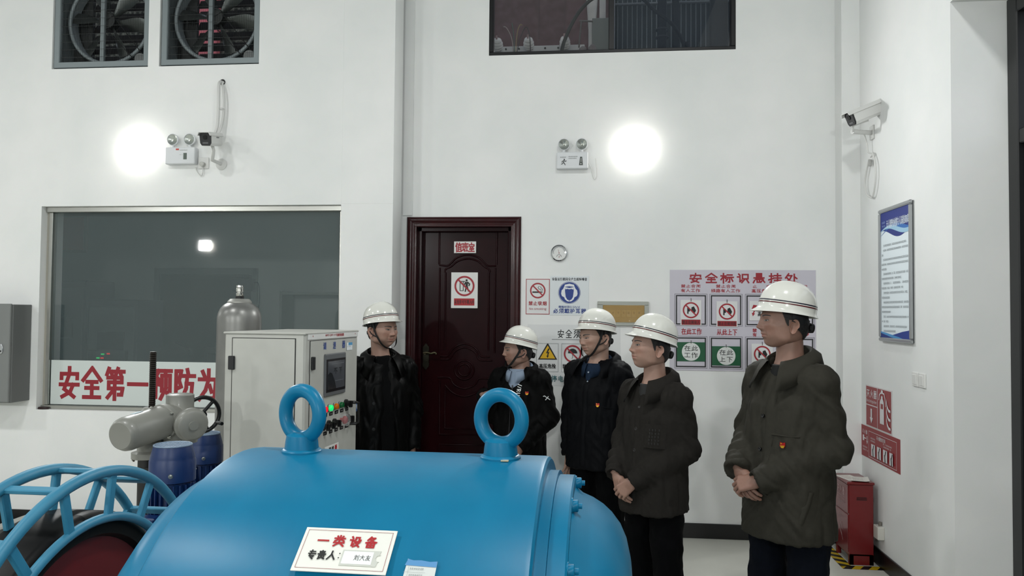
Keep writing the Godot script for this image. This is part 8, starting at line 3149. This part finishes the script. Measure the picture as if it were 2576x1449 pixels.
# strokes of the characters on the signs: points x, y on a grid of 20 by 20, y downwards
const STROKES := {
	"安": [[10,0,10,3],[2,4,2,7],[2,4,18,4,18,7],[1,11,19,11],[9,6,5,14,15,19],[14,11,11,16,3,19]],
	"全": [[10,0,1,8],[10,0,19,8],[5,9,15,9],[4,13,16,13],[10,9,10,19],[2,19,18,19]],
	"第": [[4,0,2,4],[4,2,9,2],[6,2,7,4],[13,0,11,4],[13,2,19,2],[15,2,16,4],[3,6,17,6,17,9],[4,9,17,9],[4,9,4,13,18,13,17,17,14,17],[10,6,10,20],[10,13,3,19]],
	"一": [[1,10,19,10]],
	"预": [[2,1,8,1,5,5],[3,3,7,6],[1,7,9,7,8,10],[5,7,5,18,3,18],[10,1,20,1],[15,1,14,4],[11,4,11,14],[11,4,19,4,19,14],[15,6,15,12,10,19],[16,15,19,19]],
	"防": [[2,1,2,20],[2,1,7,1,5,7,7,11,4,12],[13,0,14,3],[8,4,20,4],[13,4,12,12,8,19],[12,9,18,9,17,18,14,18]],
	"为": [[5,1,7,4],[2,6,18,6,17,18,13,18],[11,0,11,6,8,13,2,19],[12,10,14,14]],
	"主": [[9,0,11,3],[3,5,17,5],[4,11,16,11],[10,5,10,18],[1,18,19,18]],
	"值": [[5,0,1,8],[4,6,4,20],[7,3,20,3],[13,0,13,5],[9,6,18,6],[9,6,9,18],[18,6,18,18],[9,10,18,10],[9,14,18,14],[6,19,20,19]],
	"班": [[1,2,7,2],[1,9,7,9],[4,2,4,16],[0,17,8,15],[9,4,10,8],[11,0,11,10,8,19],[13,2,20,2],[13,9,20,9],[16,2,16,18],[12,18,20,18]],
	"室": [[10,0,10,3],[2,4,2,7],[2,4,18,4,18,7],[4,8,16,8],[9,8,5,12,15,12],[13,10,17,13],[4,15,16,15],[10,12,10,19],[1,19,19,19]],
	"禁": [[1,3,9,3],[5,0,5,9],[5,3,1,8],[5,4,9,7],[11,3,19,3],[15,0,15,9],[15,3,11,8],[15,4,19,8],[4,11,16,11],[1,14,19,14],[10,14,10,19,8,19],[5,16,2,19],[14,16,18,19]],
	"止": [[10,1,10,18],[10,8,17,8],[4,7,4,18],[1,18,19,18]],
	"吸": [[1,3,1,14],[1,3,6,3,6,14],[1,14,6,14],[8,2,17,2,15,7,19,7,9,19],[11,2,11,8,7,19],[11,8,19,19]],
	"烟": [[4,1,4,10,1,19],[1,5,2,9],[7,4,5,8],[4,11,7,16],[9,2,9,19],[9,2,19,2,19,19],[9,18,19,18],[11,8,17,8],[14,4,14,9,11,15],[14,9,17,14]],
	"设": [[3,1,5,4],[1,7,5,7,5,17,8,14],[10,2,10,6,8,8],[10,2,16,2,16,7,19,7],[9,10,18,10,14,16,8,19],[10,11,18,19]],
	"备": [[8,0,3,6],[7,2,15,2,8,9,1,11],[6,4,14,9,19,10],[4,11,4,19],[4,11,16,11,16,19],[4,19,16,19],[4,15,16,15],[10,11,10,19]],
	"运": [[9,3,18,3],[7,8,19,8],[12,8,9,14,17,13],[15,11,18,15],[2,2,4,5],[1,8,4,8,4,16,1,19],[4,16,8,19,19,19]],
	"行": [[6,0,1,5],[6,5,1,11],[4,9,4,20],[9,3,19,3],[8,9,20,9],[15,9,15,19,12,19]],
	"期": [[3,1,3,14],[8,1,8,14],[1,4,10,4],[3,7,8,7],[3,10,8,10],[0,14,10,14],[4,15,2,19],[7,15,9,18],[12,2,12,12,10,19],[12,2,18,2,18,19,16,19],[12,7,18,7],[12,12,18,12]],
	"间": [[3,0,5,3],[2,5,2,20],[7,2,18,2,18,19,15,19],[7,7,7,16],[7,7,13,7,13,16],[7,11,13,11],[7,16,13,16]],
	"会": [[10,0,1,8],[10,0,19,8],[6,8,14,8],[3,12,17,12],[9,12,5,18,15,17],[13,15,17,19]],
	"产": [[10,0,10,3],[2,4,18,4],[6,5,8,9],[14,5,12,9],[4,10,18,10],[4,10,4,14,1,19]],
	"生": [[5,2,2,8],[4,6,17,6],[10,0,10,19],[4,12,16,12],[1,19,19,19]],
	"超": [[1,4,9,4],[5,1,5,8],[0,8,10,8],[5,8,5,17],[5,12,9,12],[2,10,0,19],[1,15,7,18,20,19],[11,2,18,2,18,8,15,8],[13,2,10,8],[11,10,18,10,18,16,11,16,11,10]],
	"标": [[0,5,8,5],[4,0,4,20],[4,6,0,13],[5,7,8,11],[10,3,18,3],[8,8,20,8],[14,8,14,18,12,18],[11,11,8,16],[17,11,19,16]],
	"噪": [[1,3,1,14],[1,3,5,3,5,14],[1,14,5,14],[10,1,16,1,16,5,10,5,10,1],[7,7,12,7,12,11,7,11,7,7],[14,7,19,7,19,11,14,11,14,7],[7,13,20,13],[13,11,13,20],[12,14,7,19],[14,14,19,19]],
	"音": [[10,0,10,3],[3,3,17,3],[6,4,7,7],[14,4,13,7],[1,8,19,8],[5,11,5,20],[5,11,15,11,15,20],[5,15,15,15],[5,19,15,19]],
	"接": [[1,5,7,5],[4,0,4,18,2,18],[0,13,7,10],[13,0,14,2],[8,3,19,3],[10,4,11,7],[16,4,15,7],[8,8,20,8],[8,12,20,12],[13,9,10,15,17,19],[17,12,14,17,8,19]],
	"触": [[4,0,1,5],[3,2,7,2,5,5],[2,5,2,13,0,19],[2,5,8,5,8,19,6,19],[5,5,5,14],[2,9,8,9],[2,13,8,13],[11,5,19,5,19,12,11,12,11,5],[15,0,15,18],[10,18,19,17],[17,15,20,19]],
	"时": [[2,3,2,17],[2,3,8,3,8,17],[2,10,8,10],[2,17,8,17],[10,6,20,6],[17,1,17,18,14,18],[11,10,13,13]],
	"必": [[3,8,1,14],[6,6,6,16,8,18,15,18,16,14],[8,1,12,5],[17,2,10,11,1,19],[16,8,19,13]],
	"须": [[7,0,2,5],[7,5,2,10],[8,11,1,19],[10,1,20,1],[15,1,14,4],[11,4,11,14],[11,4,19,4,19,14],[15,6,15,12,10,19],[16,15,19,19]],
	"戴": [[2,2,11,2],[6,0,6,5],[0,5,20,5],[3,7,10,7,10,12,3,12,3,7],[3,9,10,9],[6,7,6,12],[1,15,12,15],[4,13,4,17],[8,13,8,17],[0,17,13,17],[14,0,15,10,19,19,20,16],[19,8,15,15,11,19],[17,1,19,3]],
	"护": [[1,5,8,5],[4,0,4,18,2,18],[0,13,8,10],[13,0,14,3],[10,5,10,12,8,19],[10,5,18,5,18,11],[10,11,18,11]],
	"耳": [[1,1,19,1],[5,1,5,16],[14,1,14,20],[5,6,14,6],[5,11,14,11],[1,17,19,15]],
	"器": [[2,1,8,1,8,6,2,6,2,1],[12,1,18,1,18,6,12,6,12,1],[1,9,19,9],[10,6,8,10,1,13],[11,9,19,13],[15,7,17,8],[2,14,8,14,8,19,2,19,2,14],[12,14,18,14,18,19,12,19,12,14]],
	"知": [[4,0,1,6],[3,4,10,4],[0,9,11,9],[6,4,6,10,1,19],[6,11,10,16],[12,4,19,4,19,18,12,18,12,4]],
	"高": [[10,0,10,2],[1,3,19,3],[6,5,14,5,14,9,6,9,6,5],[2,11,2,20],[2,11,18,11,18,19,15,19],[6,14,14,14,14,18,6,18,6,14]],
	"压": [[3,1,19,1],[3,1,3,12,1,19],[5,9,18,9],[11,4,11,17],[5,18,19,18],[14,12,16,15]],
	"危": [[8,0,3,6],[7,2,14,2,11,5],[2,6,19,6],[5,6,5,12,1,19],[9,9,16,9,16,13,12,13],[9,9,9,18,18,18,18,15]],
	"险": [[2,1,2,20],[2,1,7,1,5,7,7,11,4,12],[13,0,8,7],[13,0,19,7],[10,8,17,8],[10,11,11,15],[14,10,14,15],[18,10,15,18],[8,18,20,18]],
	"检": [[0,5,7,5],[4,0,4,20],[4,6,0,13],[5,7,7,10],[13,0,8,7],[13,0,19,7],[10,8,17,8],[10,11,11,15],[14,10,14,15],[18,10,15,18],[8,18,20,18]],
	"使": [[5,0,1,8],[4,6,4,20],[7,3,20,3],[9,6,18,6,18,11,9,11,9,6],[13,0,13,11,10,17,6,19],[9,13,13,17,20,19]],
	"用": [[4,2,4,12,1,19],[4,2,17,2,17,19,14,19],[4,7,17,7],[4,12,17,12],[10,2,10,19]],
	"雨": [[2,2,18,2],[2,6,2,20],[2,6,18,6,18,19,16,19],[10,2,10,19],[5,9,7,11],[5,13,7,15],[13,9,15,11],[13,13,15,15]],
	"伞": [[10,0,1,8],[10,0,19,8],[5,8,7,11],[15,8,13,11],[3,13,17,13],[10,6,10,20]],
	"不": [[1,2,19,2],[11,2,1,12],[10,7,10,20],[12,8,19,13]],
	"停": [[5,0,1,8],[4,6,4,20],[13,0,13,2],[7,3,20,3],[10,5,17,5,17,8,10,8,10,5],[7,13,7,10,20,10,20,13],[10,13,18,13],[14,13,14,19,11,19]],
	"电": [[3,4,3,14],[3,4,16,4,16,14],[3,9,16,9],[3,14,16,14],[10,0,10,19,19,19,19,16]],
	"的": [[5,0,4,4],[1,4,1,19],[1,4,8,4,8,19],[1,11,8,11],[1,18,8,18],[13,0,10,8],[12,4,19,4,18,18,15,18],[12,9,15,13]],
	"识": [[3,1,5,4],[1,7,5,7,5,17,8,14],[9,2,18,2,18,11,9,11,9,2],[12,13,8,19],[16,13,19,19]],
	"悬": [[6,0,6,9],[6,0,14,0,14,9],[6,3,14,3],[6,6,14,6],[2,9,18,9],[8,9,5,12,15,12],[13,10,17,13],[3,14,1,19],[7,14,7,18,13,18,14,16],[10,13,11,16],[16,14,19,18]],
	"挂": [[1,5,7,5],[4,0,4,18,2,18],[0,13,7,10],[9,4,19,4],[14,0,14,9],[8,9,20,9],[9,14,19,14],[14,10,14,19],[8,19,20,19]],
	"处": [[6,0,1,9],[5,4,11,4,8,11,1,19],[3,8,8,15,20,19],[15,1,15,15],[15,6,19,10]],
	"合": [[10,0,1,8],[10,0,19,8],[6,8,14,8],[4,12,16,12,16,19,4,19,4,12]],
	"闸": [[3,0,5,3],[2,5,2,20],[7,2,18,2,18,19,15,19],[6,6,14,6,14,13,6,13,6,6],[6,9,14,9],[10,6,10,18]],
	"有": [[1,4,19,4],[8,0,6,7,1,13],[6,9,6,20],[6,8,16,8,16,19,13,19],[6,12,16,12],[6,15,16,15]],
	"人": [[10,0,9,9,1,19],[10,7,19,19]],
	"工": [[2,3,18,3],[10,3,10,17],[1,17,19,17]],
	"作": [[5,0,1,8],[4,6,4,20],[11,0,7,8],[10,5,20,5],[13,5,13,20],[13,10,19,10],[13,15,19,15]],
	"线": [[5,0,2,6,7,6,2,12,8,11],[1,18,8,16],[10,5,19,4],[9,10,20,9],[13,0,14,10,17,18,20,15],[19,11,9,19],[16,1,18,3]],
	"路": [[2,2,8,2,8,7,2,7,2,2],[5,7,5,18],[5,12,9,12],[2,11,2,18],[0,19,9,17],[13,0,9,7],[12,3,18,3,15,9,9,13],[12,5,20,12],[11,13,18,13,18,19,11,19,11,13]],
	"步": [[10,0,10,7],[10,3,16,3],[5,2,5,7],[1,7,19,7],[10,8,10,14],[6,10,2,14],[17,9,12,15,3,19]],
	"在": [[1,4,19,4],[8,0,6,8,1,13],[5,9,5,20],[9,10,19,10],[14,6,14,19],[8,19,20,19]],
	"此": [[7,1,7,17],[3,6,3,18],[7,8,11,8],[0,19,11,16],[14,1,14,18,19,18,19,14],[19,6,14,10]],
	"从": [[5,1,5,9,1,19],[6,9,10,17],[14,1,13,11,9,19],[14,9,19,19]],
	"上": [[9,1,9,18],[9,8,17,8],[1,18,19,18]],
	"下": [[1,2,19,2],[9,2,9,20],[10,7,16,12]],
	"修": [[5,0,1,8],[4,6,4,20],[7,5,7,15],[12,0,8,6],[11,3,18,3,9,10],[12,5,20,10],[17,10,10,13],[18,12,10,16],[19,15,9,20]],
	"类": [[10,0,10,9],[1,5,19,5],[5,1,7,4],[15,1,13,4],[10,5,2,10],[10,5,18,10],[10,10,9,14,2,19],[1,13,19,13],[11,13,19,19]],
	"专": [[4,3,17,3],[2,8,19,8],[9,0,5,13,15,13,12,17],[8,15,14,20]],
	"责": [[4,2,16,2],[10,0,10,8],[5,5,15,5],[1,8,19,8],[4,11,4,16],[4,11,16,11,16,16],[10,12,9,16,3,19],[12,16,18,19]],
	"刘": [[5,0,7,3],[1,4,11,4],[9,4,6,12,1,19],[3,7,10,18],[13,3,13,13],[18,0,18,19,15,19]],
	"大": [[1,6,19,6],[10,0,10,7,2,19],[10,8,19,19]],
	"友": [[1,4,19,4],[9,0,7,9,1,19],[6,9,16,9,12,15,5,19],[8,10,12,16,19,19]],
	"灭": [[2,2,18,2],[10,2,10,9,2,19],[4,8,5,12],[16,8,14,12],[11,10,19,19]],
	"火": [[10,0,10,9,2,19],[4,5,4,10],[17,5,15,10],[11,9,19,19]],
	"方": [[10,0,11,3],[1,4,19,4],[8,4,7,12,2,19],[7,9,16,9,15,18,11,18]],
	"法": [[3,1,5,3],[1,7,4,9],[5,12,1,19],[8,5,19,5],[13,0,13,10],[7,10,20,10],[12,10,8,17,18,16],[16,13,19,18]],
	"调": [[3,1,5,4],[1,7,5,7,5,17,7,15],[9,2,9,12,7,19],[9,2,19,2,19,19,17,19],[11,6,17,6],[14,4,14,10],[11,10,17,10],[11,13,17,13,17,17,11,17,11,13]],
	"速": [[8,3,19,3],[9,6,18,6,18,10,9,10,9,6],[13,0,13,17],[13,10,8,15],[14,11,19,15],[2,2,4,5],[1,8,4,8,4,16,1,19],[4,16,8,19,19,19]],
	"可": [[1,2,19,2],[4,7,11,7,11,13,4,13,4,7],[16,2,16,19,12,19]],
	"编": [[5,0,2,6,7,6,2,12,8,11],[1,18,8,16],[14,0,15,2],[10,3,19,3,19,7,10,7],[10,3,10,12,8,19],[11,10,19,10,19,19],[11,10,11,20],[11,14,19,14],[14,10,14,19],[17,10,17,19]],
	"程": [[8,0,2,3],[0,6,9,6],[5,2,5,20],[5,7,0,14],[6,8,9,11],[11,2,18,2,18,8,11,8,11,2],[10,11,20,11],[11,15,19,15],[15,11,15,19],[9,19,20,19]],
	"无": [[3,2,17,2],[1,8,19,8],[9,2,8,10,1,19],[11,8,11,18,18,18,19,15]],
	"站": [[4,1,5,4],[1,6,9,6],[2,8,3,13],[8,8,6,14],[0,17,9,15],[14,0,14,10],[14,5,20,5],[11,10,19,10,19,19,11,19,11,10]],
	"守": [[10,0,10,3],[2,4,2,7],[2,4,18,4,18,7],[2,11,19,11],[13,7,13,19,10,19],[6,13,8,16]],
	"员": [[5,1,15,1,15,5,5,5,5,1],[4,8,4,16],[4,8,16,8,16,16],[10,10,9,15,2,19],[12,16,18,19]],
	"岗": [[10,0,10,4],[3,1,3,5,17,5,17,1],[3,8,3,20],[3,8,17,8,17,19,14,19],[7,10,13,17],[13,10,6,17]],
	"位": [[5,0,1,8],[4,6,4,20],[13,1,14,4],[8,5,20,5],[10,8,11,14],[17,8,14,18],[7,18,20,18]],
	"职": [[1,2,9,2],[3,2,3,15],[7,2,7,19],[3,7,7,7],[3,11,7,11],[0,16,9,14],[11,3,19,3,19,11,11,11,11,3],[13,13,9,19],[17,13,20,19]],
	"未": [[3,4,17,4],[1,10,19,10],[10,0,10,20],[10,10,2,18],[10,10,18,18]],
	"经": [[5,0,2,6,7,6,2,12,8,11],[1,18,8,16],[10,2,18,2,9,10],[14,6,20,10],[10,12,19,12],[14,12,14,19],[9,19,20,19]],
	"许": [[3,1,5,4],[1,7,5,7,5,17,8,14],[11,0,8,7],[10,4,19,4],[8,10,20,10],[14,4,14,20]],
	"得": [[6,0,1,5],[6,5,1,11],[4,9,4,20],[10,1,18,1,18,7,10,7,10,1],[10,4,18,4],[8,10,19,10],[7,13,20,13],[16,10,16,19,13,19],[10,15,12,17]],
	"入": [[8,1,11,5],[11,5,9,12,1,19],[11,5,19,19]],
	"内": [[2,5,2,20],[2,5,18,5,18,19,15,19],[10,0,9,9,5,14],[10,9,14,13]],
}
